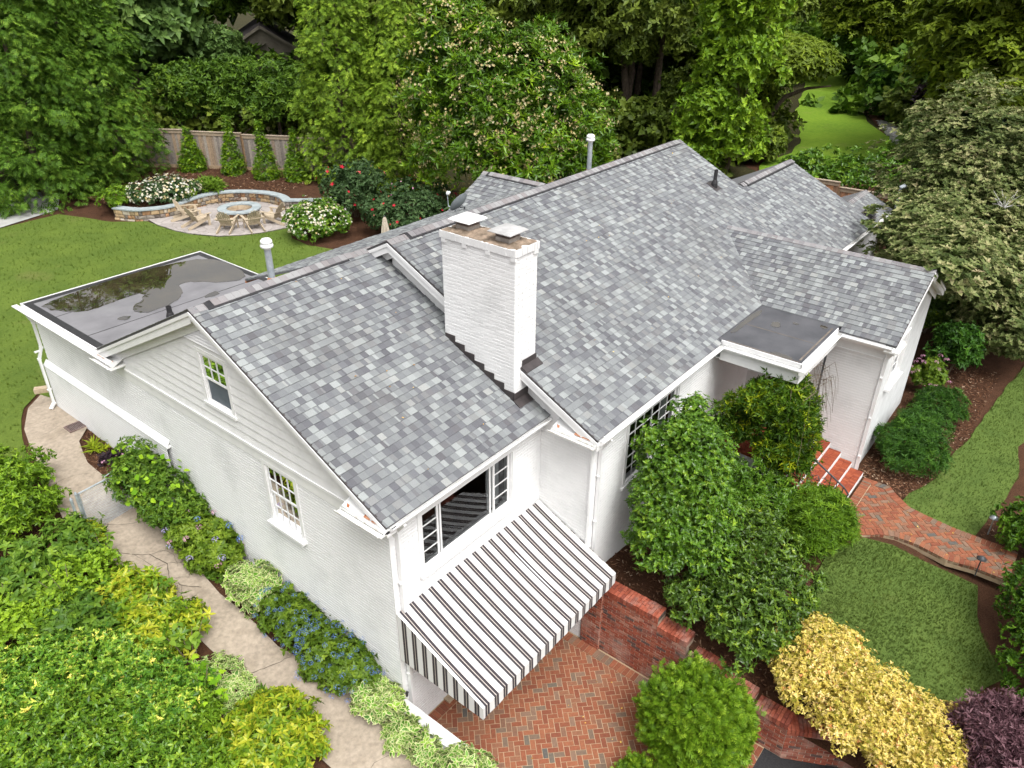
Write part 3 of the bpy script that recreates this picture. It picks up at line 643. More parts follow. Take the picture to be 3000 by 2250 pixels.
m.poly([(0, 12.72, 2), (4.5, 12.72, 2), (4.5, 12.72, 5.35), (0, 12.72, 5.35)]); m.poly([(4.5, 12.72, 2), (4.5, 8.6, 2), (4.5, 8.6, 5.35), (4.5, 12.72, 5.35)]); m.poly([(4.5, 8.6, 2), (22, 8.6, 2), (22, 8.6, 5.3), (4.5, 8.6, 5.3)]); m.build('rear_wall', 'white_brick', house)
# ------------------------------------------------------------------ roofs
TONES = [(.268, .284, .281), (.192, .202, .206), (.162, .169, .176), (.130, .133, .143), (.108, .109, .120), (.225, .237, .238)]
def tone_pick(r, prev):
    while True:
        t = r.choices(range(6), (1.7, 3.4, 3.8, 3.0, 1.3, 1.5))[0]
        if t != prev or r.random() < .2: return t
SHING = []
def slope(parent, O, U, Vd, poly, shingles=True, seed=1, ex=.143, lo=.10, hi=.27):
    """poly in (u,v) metres along the eave and up the slope"""
    O, U, Vd = V3(O), V3(U).normalized(), V3(Vd).normalized(); N = U.cross(Vd).normalized()
    if N.z < 0: N = -N
    P3 = lambda u, v, n=0: O+U*u+Vd*v+N*n
    m = MB(); m.prism([P3(u, v, -.005) for u, v in poly], N*-.035); dk = m.build('roof_slope', 'roof_felt', parent)
    if not shingles: return dk
    r = random.Random(seed); us = [p[0] for p in poly]; vs = [p[1] for p in poly]; v = min(vs)
    while v < max(vs)-.01:
        u = min(us)-r.uniform(0, .2); prev = None; row = clip_half(clip_half(list(poly), (0, 1), v+ex), (0, -1), -v)
        if len(row) < 3: v += ex; continue
        while u < max(us):
            wd = r.choice((.04, .07, .10, .12, .13, .14, .15, .17)); q = [(u, v), (u+wd, v), (u+wd, v+ex), (u, v+ex)]; u += wd
            c = clip_convex(row, q)
            if len(c) < 3 or area(c) < .0004: continue
            t = tone_pick(r, prev); prev = t; k = r.uniform(.93, 1.07); col = tuple(a_*k for a_ in TONES[t])
            if r.random() < .12: col = (col[0]*1.03, col[1], col[2]*.98)
            th = .0165 if t in (0, 1, 5) else .011; th += r.uniform(-.001, .001)
            top = [P3(a_, b_, .001+th*(1-(b_-v)/ex*.92)) for a_, b_ in c]; bot = [P3(a_, b_, -.006) for a_, b_ in c]
            fs = [top]+[(top[i], bot[i], bot[(i+1) % len(c)], top[(i+1) % len(c)]) for i in range(len(c)) if not (abs(c[i][1]-v-ex) < 1e-4 and abs(c[(i+1) % len(c)][1]-v-ex) < 1e-4)]
            cc = sum((p for p in top), V3((0, 0, 0)))/len(top); SHING.append((camdist(cc), tuple(cc), fs, col, dk))
        v += ex
    return dk
PC = .498; cs = 1/math.hypot(1, PC)
def sl(y, y0): return (y-y0)/cs         # horizontal run to slope length
VC = V3((0, 1, PC)); VCr = V3((0, -1, PC))
slope(house, (-.21, -.22, 5.30), X_, V3((0, 1, .497)), [(0, 0), (HX+.21, 0), (HX+.21, sl(4.45, -.22)), (0, sl(4.45, -.22))], seed=1)
slope(house, (-.21, 8.87, 5.43), X_, V3((0, -1, .497)), [(0, 0), (HX+.21, 0), (HX+.21, sl(8.87, 4.45)), (0, sl(8.87, 4.45))], seed=2, lo=.2)
cx = lambda x: x-3.80; cy_ = lambda y: sl(y, -1.43)
slope(house, (3.80, -1.43, 5.34), X_, VC, [(cx(x), cy_(y)) for x, y in [(3.80, -1.43), (8.91, -1.43), (8.91, -1.30), (11.34, -1.30), (13.47, .83), (15.73, -1.43), (22.1, -1.43), (22.1, -.43), (20.15, -.43), (20.15, 1.66), (16.03, 1.66), (16.03, 3.77), (4.235, 3.77), (4.235, 3.77), (3.80, 3.77)]], seed=3)
slope(house, (3.80, 8.9, 5.37), X_, VCr, [(0, 0), (12.23, 0), (12.23, sl(8.9, 3.77)), (0, sl(8.9, 3.77))], False)
slope(house, (16.03, 4.74, 5.37), X_, VCr, [(0, 0), (4.12, 0), (4.12, sl(4.74, 1.66)), (0, sl(4.74, 1.66))], False)
slope(house, (20.15, .57, 5.34), X_, VCr, [(0, 0), (1.95, 0), (1.95, sl(.57, -.43)), (0, sl(.57, -.43))], False)
# low pitched rear slope seen just over the ridge
slope(house, (2.6, 7.2, 6.6), X_, V3((0, -1, .371)), [(0, 0), (7.9, 0), (7.9, 2.93), (0, 2.93)], seed=4)
one('fascia', 'rust', house, 'box', 2.6, 10.2, 7.17, 7.205, 6.52, 6.575)
# rear gable right of the dish
slope(house, (8.9, 7.75, 5.95), -Y_, V3((1, 0, .5)), [(0, 0), (3.2, 0), (3.2, 2.795), (0, 2.795)], seed=5)
slope(house, (13.9, 7.75, 5.95), -Y_, V3((-1, 0, .5)), [(0, 0), (3.2, 0), (3.2, 2.795), (0, 2.795)], False)
one('rear_gable', 'siding', house, 'poly', [(8.9, 7.6, 5.3), (13.9, 7.6, 5.3), (13.9, 7.6, 5.9), (11.4, 7.6, 7.15), (8.9, 7.6, 5.9)])
# wing slopes
vw = lambda x: (x-11.21)/math.cos(math.atan(.5))
slope(house, (11.21, -4.52, 5.34), Y_, V3((1, 0, .5)), [(y+4.52, vw(x)) for x, y in [(11.21, -4.52), (13.47, -4.52), (13.47, .83), (11.33, -1.31), (11.33, -3.26), (11.21, -3.26)]], seed=6)
slope(house, (15.73, -4.52, 5.34), Y_, V3((-1, 0, .5)), [(0, 0), (3.09, 0), (5.35, vw(13.47)), (0, vw(13.47))], seed=7)
SHING.sort(key=lambda i: i[0]); rest = {}
for i, (d, cen, fs, col, dk) in enumerate(SHING):
    if i < 300:
        m = MB(); c = V3(cen)
        for f_ in fs: m.poly([V3(p)-c for p in f_], col)
        piece('shingle', m.mesh('shingle', 'shingle'), Matrix.Translation(c), dk)
    else:
        m = rest.setdefault(dk.name, (MB(), dk))[0]
        for f_ in fs: m.poly(f_, col)
for m, dk in rest.values(): m.build('shingle', 'shingle', dk, kind='stuff')
# ridge caps
CAPC = [(.235, .222, .225), (.20, .192, .198), (.215, .198, .198), (.27, .268, .268), (.25, .243, .245), (.17, .16, .166)]
def ridge_caps(p0, p1, pa, pb, vent=None, step=.143, half=.15, seed=1):
    """pa/pb: downhill unit directions either side"""
    p0, p1 = V3(p0), V3(p1); d = (p1-p0).normalized(); L = (p1-p0).length; pa, pb = V3(pa).normalized(), V3(pb).normalized(); r = random.Random(seed); n = int(L/step)
    if vent:
        a_, b_ = vent; m = MB(); q0, q1 = p0+d*a_, p0+d*b_
        for w_ in (pa, pb): m.prism([q0+V3((0, 0, .028)), q1+V3((0, 0, .028)), q1+V3((0, 0, .028))+w_*.185, q0+V3((0, 0, .028))+w_*.185], (0, 0, -.03))
        m.build('ridge_vent', 'black_metal', house)
    for i in range(n+1):
        t = i*step; t1 = min(t+step*1.08, L); up_ = .034 if vent and vent[0] <= t <= vent[1] else .013
        if t1-t < .02: continue
        z0, z1 = V3((0, 0, up_+.008)), V3((0, 0, up_+.001)); c = p0+d*((t+t1)/2); m = MB(); col = r.choice(CAPC)
        A, B_ = p0+d*t-c, p0+d*t1-c
        for w_ in (pa, pb): m.prism([A+z0, B_+z1, B_+z1+w_*half, A+z0+w_*half], (0, 0, -.012), col)
        piece('ridge_cap', m.mesh('ridge_cap', 'shingle'), Matrix.Translation(c), house)
dn, dr = V3((0, -1, -PC)), V3((0, 1, -PC))
ridge_caps((-.22, 4.45, 7.62), (4.0, 4.45, 7.62), dn, dr, (.30, 3.45), seed=1)
ridge_caps((3.79, 3.77, 7.93), (16.04, 3.77, 7.93), dn, V3((0, 1, -.37)), (.5, 12.0), seed=2)
ridge_caps((16.1, 1.66, 6.91), (20.16, 1.66, 6.91), dn, dr, (.25, 3.85), seed=3)
ridge_caps((20.2, -.43, 5.84), (22.1, -.43, 5.84), dn, dr, None, seed=4)
ridge_caps((13.47, -4.53, 6.47), (13.47, .75, 6.47), V3((-1, 0, -.5)), V3((1, 0, -.5)), None, half=.13, seed=5)
ridge_caps((11.4, 7.76, 7.2), (11.4, 5.2, 7.2), V3((-1, 0, -.5)), V3((1, 0, -.5)), (.2, 2.2), seed=6)
# rake boards, soffits, drip edges
def rake(p0, p1, out, wd=.21, th=.03, sof=.22):
    """sloping white board hanging under a roof edge; out: horizontal direction towards the open air"""
    p0, p1, out = V3(p0), V3(p1), V3(out); m = MB(); dz = V3((0, 0, -.045)); lw = V3((0, 0, -wd)); a_, b_ = p0+dz, p1+dz; i_ = -out*sof; f_ = -out*th
    m.poly([a_, b_, b_+lw, a_+lw]); m.poly([a_+lw, b_+lw, b_+lw+f_, a_+lw+f_]); m.poly([a_+lw*.82+f_, b_+lw*.82+f_, b_+lw*.82+i_, a_+lw*.82+i_])
    m.prism([a_+out*.02, b_+out*.02, b_+out*.02+V3((0, 0, -.07)), a_+out*.02+V3((0, 0, -.07))], -out*.02)
    m.poly([a_+lw*.82+i_+out*.05, b_+lw*.82+i_+out*.05, b_+lw*1.75+i_+out*.05, a_+lw*1.75+i_+out*.05]); m.poly([a_, a_+lw, a_+lw+i_, a_+i_])
    o = m.build('rake_board', 'white_trim', house); m = MB(); m.prism([p0+out*.012+V3((0, 0, .006)), p1+out*.012+V3((0, 0, .006)), p1-out*.02+V3((0, 0, .006)), p0-out*.02+V3((0, 0, .006))], (0, 0, -.02)); m.build('drip_edge', 'dark_flashing', o)
rake((-.21, -.22, 5.30), (-.21, 4.45, 7.62), (-1, 0, 0), wd=.15, sof=.20); rake((-.21, 8.87, 5.43), (-.21, 4.45, 7.62), (-1, 0, 0), wd=.22, sof=.20)
rake((3.80, -1.43, 5.34), (3.80, 3.77, 7.93), (-1, 0, 0), wd=.20, sof=.22); rake((3.80, 5.6, 7.02), (3.80, 3.77, 7.93), (-1, 0, 0), wd=.2, sof=.22)
rake((11.21, -4.52, 5.34), (13.47, -4.52, 6.47), (0, -1, 0), wd=.2, sof=.21); rake((15.73, -4.52, 5.34), (13.47, -4.52, 6.47), (0, -1, 0), wd=.2, sof=.21)
# eave boxes (soffit + fascia)
def eave(p0, p1, out, run, z):
    m = MB(); p0, p1, out = V3(p0), V3(p1), V3(out); a_, b_ = p0+V3((0, 0, z)), p1+V3((0, 0, z)); o_ = out*run
    m.poly([a_, b_, b_+o_, a_+o_]); m.prism([a_+o_+V3((0, 0, .11)), b_+o_+V3((0, 0, .11)), b_+o_-out*.02+V3((0, 0, .11)), a_+o_-out*.02+V3((0, 0, .11))], (0, 0, -.13)); return m.build('soffit', 'white_trim', house)
eave((-.18, 0, 0), (HX, 0, 0), (0, -1, 0), .17, 5.18); eave((3.9, -1.21, 0), (8.9, -1.21, 0), (0, -1, 0), .19, 5.20); eave((11.41, -4.3, 0), (11.41, -1.3, 0), (-1, 0, 0), .18, 5.20); eave((15.5, -1.21, 0), (22, -1.21, 0), (0, -1, 0), .19, 5.20)
gutter((-.15, -.172, 5.275), (HX-.05, -.172, 5.275), (0, -1, 0)); gutter((3.88, -1.402, 5.295), (8.86, -1.402, 5.295), (0, -1, 0))
gutter((15.6, -1.402, 5.295), (22.1, -1.402, 5.295), (0, -1, 0)); gutter((11.208, -4.47, 5.295), (11.208, -3.35, 5.295), (-1, 0, 0))
# cornice returns: short gutter trays turning the corner at the gables
def cornice(x, y0, y1, z, back, sgn=-1):
    m = MB(); m.sweep([(0, 0), (0, -.10), (.05, -.105), (.08, -.06), (.125, -.035), (.13, 0), (.12, .004), (.10, -.045), (.012, -.05)], (x-.15, y0, z), (x-.15, y1, z), (-1, 0, 0))
    m.box(x-.15, x+back, min(y0, y1), max(y0, y1), z-.10, z-.05); o = m.build('cornice_return', 'old_trim', house)
    lo_, hi_ = (y0, y1); m = MB(); m.prism([(x-.12, lo_, z+.0), (x+back, lo_, z+.10), (x+back, hi_, z-.04), (x-.12, hi_, z-.05)], (0, 0, -.03)); m.build('cap_board', 'white_trim', o)
    m = MB(); r = random.Random(2)
    for k in range(5):
        t = r.uniform(.1, .9); y = lo_+(hi_-lo_)*t; m.poly([(x-.10, y, z+.008), (x-.10, y+r.uniform(.04, .12), z+.008), (x-.05, y+.09, z+.032), (x-.055, y+.02, z+.030)])
    m.build('rust_patch', 'rust', o)
cornice(-.13, .78, -.22, 5.27, .13); cornice(3.88, -.46, -1.42, 5.28, .15); cornice(-.13, 8.1, 8.85, 5.30, .13)
m = MB(); m.sweep([(0, 0), (0, -.10), (.07, -.105), (.12, -.035), (.13, 0)], (11.3, -4.49, 5.29), (11.75, -4.49, 5.29), (0, -1, 0)); m.box(11.1, 11.75, -4.62, -4.3, 5.19, 5.235); m.build('cornice_return', 'old_trim', house)
# --- flat rear roof with standing water
m = MB(); m.prism([(-.2, 8.8, 5.44), (4.6, 8.8, 5.44), (4.6, 12.62, 5.44), (-.2, 12.62, 5.44)], (0, 0, -.12)); flat = m.build('flat_roof', 'membrane', house)
m = MB(); m.box(-.225, -.2, 8.82, 12.66, 5.36, 5.452); m.box(-.225, 4.62, 12.62, 12.645, 5.36, 5.455); m.box(4.6, 4.62, 8.8, 12.62, 5.36, 5.453); m.build('edge_strip', 'white_trim', flat)
m = MB(); m.box(-.19, -.02, 8.9, 12.6, 5.441, 5.445); m.box(-.19, 4.58, 12.42, 12.6, 5.441, 5.4448); m.box(4.42, 4.58, 8.9, 12.4, 5.441, 5.4452); m.box(-.02, 4.42, 9.62, 9.64, 5.441, 5.444); m.box(-.02, 4.42, 11.2, 11.22, 5.441, 5.444); m.build('seam_strip', 'black_metal', flat)
def blob_poly(pts, n=4, amp=.05, seed=1, rounds=2):
    r = random.Random(seed); P = [tuple(p) for p in pts]
    for k in range(rounds):
        Q = []
        for i in range(len(P)):
            a_, b_ = P[i], P[(i+1) % len(P)]; Q += [(a_[0]*.75+b_[0]*.25, a_[1]*.75+b_[1]*.25), (a_[0]*.25+b_[0]*.75, a_[1]*.25+b_[1]*.75)]
        P = Q
    return [(p[0]+r.uniform(-amp, amp), p[1]+r.uniform(-amp, amp)) for p in P]
def puddle_(poly, z, parent, amp=.03, seed=1):
    P_ = blob_poly(poly, amp=amp, seed=seed); m = MB(); fs = geometry.tessellate_polygon([[V3((p[0], p[1], 0)) for p in P_]])
    for t in fs: m.poly([(P_[i][0], P_[i][1], z) for i in t])
    o = m.build('puddle', 'puddle', parent)
    if o.data.polygons[0].normal.z < 0: o.data.flip_normals()
puddle_([(.02, 12.4), (4.5, 12.5), (4.55, 10.6), (4.3, 9.9), (3.7, 9.95), (3.3, 10.7), (2.9, 10.9), (2.7, 10.3), (2.3, 9.9), (1.5, 9.7), (1.2, 10.2), (1.75, 10.6), (2.1, 11.05), (1.5, 11.05), (.75, 10.95), (.40, 11.1), (.1, 11.6)], 5.4465, flat, .04, 3)
puddle_([(.9, 10.1), (1.15, 9.95), (1.0, 9.75), (.8, 9.9)], 5.4465, flat, .02, 9); puddle_([(2.9, 9.7), (3.3, 9.75), (3.2, 9.45), (2.8, 9.5)], 5.4465, flat, .02, 10)
# black plumbing pipe on the flat roof
def pipe(name, label, base, r, hgt, mat='black_metal', flare=True, cap=None, plate=None, group=None):
    t = thing(name, label, 'vent pipe', base, group); b_ = V3(base); m = MB(); m.lathe([(r, 0), (r, hgt), (r*.82, hgt), (r*.82, hgt-.12), (0.001, hgt-.121)], b_, 14); m.build('pipe', mat, t)
    if flare: m = MB(); m.lathe([(r*1.75, -.02), (r*1.6, .10), (r*1.25, .17), (r*1.04, .20)], b_, 14); m.build('boot', 'black_metal', t)
    if plate:
        m = MB(); ax = plate; m.obox(b_+V3((0, 0, .012)), ax, (.17, .2, .004)); m.build('base_plate', 'dark_flashing', t)
    return t
pipe('vent_pipe', 'short black pipe on the wet flat roof', (1.62, 9.0, 5.44), .06, .34)
Nc = V3((0, -PC, 1)).normalized()
pipe('vent_pipe', 'black pipe high on the main shingle slope', (14.94, 1.96, 7.03), .055, .48, plate=(X_, V3((0, 1, PC)).normalized(), Nc))
def flue(label, base, hgt, r=.065, lean=(0, 0)):
    t = thing('vent_pipe', label, 'vent pipe', base, 'tall galvanised vent pipes on the ridges'); b_ = V3(base); m = MB(); m.tube([b_-V3((0, 0, .1)), b_+V3((lean[0], lean[1], hgt))], r, 14); m.build('pipe', 'galvanised', t)
    c = b_+V3((lean[0], lean[1], hgt)); m = MB(); m.lathe([(r*.95, -.03), (r*1.1, .0), (r*1.75, .02), (r*1.9, .05), (r*1.85, .075), (r*1.5, .085), (r*1.5, .10), (r*1.75, .11), (r*1.7, .15), (r*1.2, .185), (0.001, .195)], c, 18); m.build('cap', 'cap_white', t, smooth=True)
    m = MB(); m.lathe([(r*1.6, .0), (r*1.15, .07), (r*1.02, .08)], b_, 14); m.build('flashing_collar', 'rust', t); return t
flue('galvanised vent pipe with white cap behind the low front ridge', (1.78, 4.87, 7.42), .66)
flue('galvanised vent pipe with white cap behind the high main ridge', (11.75, 4.25, 7.68), .83)
# box vent near the right end
t = thing('roof_vent', 'black box vent on the far right shingle slope', 'roof vent', (20.4, -1.2, 5.5)); m = MB(); U_, V_, N_ = X_, V3((0, 1, PC)).normalized(), Nc; c = V3((20.35, -1.12, 5.495))
m.obox(c+N_*.06, (U_, V_, N_), (.17, .15, .06)); m.build('hood', 'black_metal', t); m = MB(); m.obox(c+N_*.016, (U_, V_, N_), (.23, .22, .004)); m.build('base_plate', 'dark_flashing', t)
# service mast with weatherhead and wires
t = thing('service_mast', 'grey electric mast with drooping wires at the far roof end', 'service mast', (22.3, -1.46, 5.3)); m = MB(); m.tube([(22.3, -1.46, 4.2), (22.3, -1.46, 6.0)], .045, 10); m.build('pipe', 'galvanised', t)
m = MB(); m.tube([(22.3, -1.46, 5.98), (22.3, -1.46, 6.06), (22.36, -1.55, 6.12), (22.42, -1.62, 6.08)], [.05, .07, .085, .05], 10); m.build('weatherhead', 'galvanised', t)
for k in range(4):
    m = MB(); m.tube([(22.4, -1.6, 6.07), (22.55+.05*k, -1.75, 5.85-.05*k), (22.75+.06*k, -1.9, 5.75), (22.95+.1*k, -2.3, 5.95)], .008, 5); m.build('wire', 'black_metal', t)
# --- satellite dish
t = thing('satellite_dish', 'grey satellite dish with feed arm behind the chimney', 'satellite dish', (8.25, 5.75, 6.72)); m = MB(); c = V3((8.22, 5.8, 7.30)); ax = V3((-.10, .84, .47)).normalized(); sx = ax.cross(Zv).normalized(); sy = sx.cross(ax).normalized()
for i in range(5):
    for j in range(20):
        q = []
        for a_, b_ in ((i, j), (i+1, j), (i+1, j+1), (i, j+1)):
            rr_ = a_/5; th = 2*math.pi*b_/20; q.append(c+sx*(.34*rr_*math.cos(th))+sy*(.27*rr_*math.sin(th))+ax*(.09*rr_*rr_))
        m.poly(q)
m.build('dish', 'dish_grey', t, smooth=True); m = MB(); m.tube([c-ax*.02-sy*.1, c-ax*.12, (8.3, 5.78, 6.95), (8.3, 5.75, 6.6)], .022, 8); m.build('mast', 'iron', t)
m = MB(); m.tube([c-sy*.26, c-sy*.30+ax*.3, c+ax*.48-sy*.02], .014, 6); m.build('feed_arm', 'galvanised', t); m = MB(); m.tube([c+ax*.46-sx*.05, c+ax*.46+sx*.06], .035, 8); m.tube([c+ax*.50, c+ax*.42], .04, 8); m.build('feed_horn', 'cap_white', t)
# ------------------------------------------------------------------ chimney
cx0, cx1, cy0, cy1, cz0, cz1 = 3.61, 4.235, .345, 2.065, 5.3, 8.42
m = MB(); m.box(cx0+.02, cx1-.02, cy0+.02, cy1-.02, cz0, cz1+.12); chim = m.build('chimney', 'white_brick', house)
for P0, U, N, L in (((cx0, cy0, 0), Y_, -X_, cy1-cy0), ((cx0, cy0, 0), X_, -Y_, cx1-cx0), ((cx1, cy0, 0), Y_, X_, cy1-cy0), ((cx0, cy1, 0), X_, Y_, cx1-cx0)):
    # bricks of this face become sub-parts of the chimney
    r = random.Random(L); k = 0; z = cz0; Pp = Pieces('brick', 'white_brick', chim, 0 if N in (X_, Y_) else 40); P0, U, N = V3(P0), V3(U), V3(N); m = MB()
    m.poly([P0+Zv*cz0, P0+U*L+Zv*cz0, P0+U*L+Zv*cz1, P0+Zv*cz1]); m.build('face', 'white_brick', chim)
    while z < cz1-.03:
        u = -(.105 if k % 2 else 0)
        while u < L-.01:
            a_, b_ = max(u, 0)+.0025, min(u+.21, L)-.0025; u += .21
            if b_-a_ < .02: continue
            pr = .008+r.uniform(-.002, .0025); tl = r.uniform(-.0012, .0018); q = [P0+U*a_+Zv*(z+.006), P0+U*b_+Zv*(z+.006), P0+U*b_+Zv*(z+.062), P0+U*a_+Zv*(z+.062)]; cc = (q[0]+q[2])/2
            f_ = [v_+Zv*(.0035 if i < 2 else -.0035)+N*(pr*.7+(tl if i < 2 else -tl)) for i, v_ in enumerate(q)]; Pp.add(tuple(cc), [f_]+[(f_[i], q[i], q[(i+1) % 4], f_[(i+1) % 4]) for i in range(4)], (.8, .8, .8))
        z += .0665; k += 1
    Pp.done()
rr = random.Random(8)          # soldier course rim and the dropped header bricks
def rimline(a_, b_, N):
    a_, b_, N = V3(a_), V3(b_), V3(N); L = (b_-a_).length; d = (b_-a_).normalized(); n = round(L/.068)
    for k in range(n):
        c = a_+d*((k+.5)*L/n)+N*(.0+rr.uniform(-.004, .004)); m = MB(); m.obox((0, 0, 0), (d, N, Zv), (L/n/2-.003, .05, .066)); piece('rim_brick', m.mesh('rim_brick', 'white_brick'), Matrix.Translation(c+Zv*(8.50+rr.uniform(-.003, .003))), chim)
rimline((cx0+.018, cy0-.03, 0), (cx0+.018, cy1+.03, 0), -X_); rimline((cx0+.03, cy0+.018, 0), (cx1+.03, cy0+.018, 0), -Y_); rimline((cx1-.018, cy0+.03, 0), (cx1-.018, cy1+.03, 0), X_); rimline((cx0+.07, cy1-.018, 0), (cx1-.07, cy1-.018, 0), Y_)
for y in (cy0+.03, cy0+.60, cy0+1.15, cy1-.06): m = MB(); m.box(cx0-.03, cx0+.02, y-.05, y+.05, 8.36, 8.43); m.build('corbel_brick', 'white_brick', chim)
m = MB(); m.box(cx1-.12, cx1+.0, cy0-.03, cy0+.02, 8.36, 8.43); m.build('corbel_brick', 'white_brick', chim)
m = MB(); nx_, ny_ = 10, 24; G = {}
for i in range(nx_+1):
    for j in range(ny_+1):
        x = cx0-.015+(cx1-cx0+.03)*i/nx_; y = cy0-.015+(cy1-cy0+.03)*j/ny_; ed = min(i, nx_-i, (j)*.8, (ny_-j)*.8)/3; G[i, j] = (x, y, 8.565+.035*min(1, ed)+(rr.uniform(-.008, .012)))
for i in range(nx_):
    for j in range(ny_): m.poly([G[i, j], G[i+1, j], G[i+1, j+1], G[i, j+1]])
m.build('mortar_crown', 'mortar_cap', chim)
def chim_cap(loc, label, lid='cap_white'):
    t = thing('chimney_cap', label, 'chimney cap', loc, 'chimney caps'); c = V3(loc); m = MB(); w_, d_ = .155, .155
    for a_, b_ in (((-w_, -d_), (w_, -d_)), ((w_, -d_), (w_, d_)), ((w_, d_), (-w_, d_)), ((-w_, d_), (-w_, -d_))):
        m.prism([c+V3((a_[0], a_[1], .07)), c+V3((b_[0], b_[1], .07)), c+V3((b_[0]*.97, b_[1]*.97, .07)), c+V3((a_[0]*.97, a_[1]*.97, .07))], (0, 0, -.08))
    m.build('base_band', 'band_metal', t); m = MB()
    for a_, b_ in (((-w_, -d_), (w_, -d_)), ((w_, -d_), (w_, d_)), ((w_, d_), (-w_, d_)), ((-w_, d_), (-w_, -d_))):
        a_, b_ = V3((a_[0], a_[1], 0)), V3((b_[0], b_[1], 0))
        for k in range(-4, 15):
            for s_ in (1, -1):
                t0, t1 = k/14, (k+4*s_)/14 if s_ == 1 else (k-4)/14; u0, z0, u1, z1 = t0, .06, t1, .20
                if not (0 <= u0 <= 1 or 0 <= u1 <= 1): continue
                def cl(u, z, u2, z2):
                    if u < 0: z += (z2-z)*(0-u)/(u2-u); u = 0
                    if u > 1: z += (z2-z)*(1-u)/(u2-u); u = 1
                    return u, z
                p = cl(u0, z0, u1, z1); q = cl(u1, z1, u0, z0)
                if abs(p[0]-q[0]) < 1e-3: continue
                m.tube([c+a_.lerp(b_, p[0])+Zv*p[1], c+a_.lerp(b_, q[0])+Zv*q[1]], .0025, 3, cap=False)
    m.build('mesh_screen', 'steel_mesh', t, kind='stuff')
    m = MB(); T_ = .21; O_ = .255; H_ = .20
    tp = [(-T_, -T_, H_), (T_, -T_, H_), (T_, T_, H_), (-T_, T_, H_)]; bt = [(-O_, -O_, H_-.035), (O_, -O_, H_-.035), (O_, O_, H_-.035), (-O_, O_, H_-.035)]; A = lambda p: c+V3(p)
    ap = A((0, 0, H_+.028))
    for i in range(4): j = (i+1) % 4; m.poly([A(tp[i]), A(tp[j]), ap]); m.poly([A(bt[i]), A(bt[j]), A(tp[j]), A(tp[i])]); m.poly([A(bt[i])-Zv*.012, A(bt[j])-Zv*.012, A(bt[j]), A(bt[i])])
    m.build('lid', lid, t)
    return t
chim_cap((3.95, 1.72, 8.605), 'white topped metal chimney cap on the rear flue'); chim_cap((3.90, .74, 8.605), 'metal chimney cap on the front flue, grey reflection painted into its lid', 'lid_reflection')
# stepped flashing
m = MB(); n = 7; y0 = cy0-.015; run = (cy1-cy0)/n
zr = lambda y: 5.30+.497*(y+.22)
for k in range(n):
    a_ = y0+run*k; b_ = a_+run; zt = zr(b_)+.08; m.prism([(cx0-.02, a_, zr(a_)+.0), (cx0-.02, b_+.004, zr(b_)+.0), (cx0-.02, b_+.004, zt), (cx0-.02, a_, zt)], (.02, 0, 0))
m.build('step_flashing', 'dark_flashing', chim)
m = MB(); m.box(cx0-.02, HX, cy0-.022, cy0-.005, zr(cy0)-.02, zr(cy0)+.17); m.prism([(cx0-.03, cy0-.02, zr(cy0)+.035), (HX-.03, cy0-.02, zr(cy0)+.035), (HX-.03, cy0-.17, zr(cy0-.17)+.022), (cx0-.03, cy0-.17, zr(cy0-.17)+.022)], (0, 0, -.02)); m.build('apron_flashing', 'dark_flashing', chim)
zc = lambda y: 5.34+PC*(y+1.43)
m = MB(); m.box(3.83, cx1+.02, cy0-.024, cy0-.006, zc(cy0)-.02, zc(cy0)+.14); m.prism([(3.80, cy0-.02, zc(cy0)+.035), (cx1+.07, cy0-.02, zc(cy0)+.035), (cx1+.07, cy0-.15, zc(cy0-.15)+.022), (3.80, cy0-.15, zc(cy0-.15)+.022)], (0, 0, -.02)); m.box(cx1+.008, cx1+.025, cy0, cy1, 6.2, 6.3); m.build('apron_flashing', 'dark_flashing', chim)
# ------------------------------------------------------------------ downspouts
downspout([(.14, -.235, 5.17), (.14, -.06, 4.95), (.14, -.06, .02)]); downspout([(4.22, -1.46, 5.18), (4.22, -1.27, 4.88), (4.22, -1.27, 1.55)])
downspout([(11.36, -4.5, 5.18), (11.40, -4.36, 4.9), (11.40, -4.36, 1.70)]); downspout([(-.2, 12.70, 5.22), (-.05, 12.76, 4.85), (-.05, 12.78, 4.15), (-.17, 12.80, 3.85), (-.17, 12.80, 2.55), (-.30, 12.74, 2.45)])
gutter((-.222, 12.9, 5.36), (-.222, 8.1, 5.36), (-1, 0, 0))
m = MB(); m.box(3.97, 4.03, -1.232, -1.21, 1.4, 5.0); m.build('corner_brick', 'white_brick', house)
# ------------------------------------------------------------------ porch
m = MB(); pr_ = [(8.91, -1.28), (8.91, -3.21), (11.21, -3.21), (11.33, -3.21), (11.33, -1.28)]; m.prism([(x, y, 5.40) for x, y in pr_][::-1], (0, 0, -.10)); pf = m.build('porch_roof', 'membrane_dark', house)
if pf.data.polygons[0].normal.z < 0: pf.data.flip_normals()
m = MB(); m.box(8.885, 8.91, -3.235, -1.40, 5.31, 5.412); m.box(8.885, 11.20, -3.235, -3.21, 5.31, 5.411); m.build('edge_strip', 'white_trim', pf)
m = MB(); m.box(8.95, 8.985, -3.15, -1.5, 5.401, 5.404); m.box(9.06, 11.1, -3.14, -3.10, 5.401, 5.404); m.box(10.05, 10.07, -3.06, -1.4, 5.401, 5.404); m.build('seam_strip', 'silt', pf)
puddle_([(10.95, -1.34), (11.12, -1.45), (10.6, -1.50), (10.0, -1.46), (9.5, -1.48), (9.3, -1.36), (10.1, -1.33)], 5.4065, pf, .012, 4)
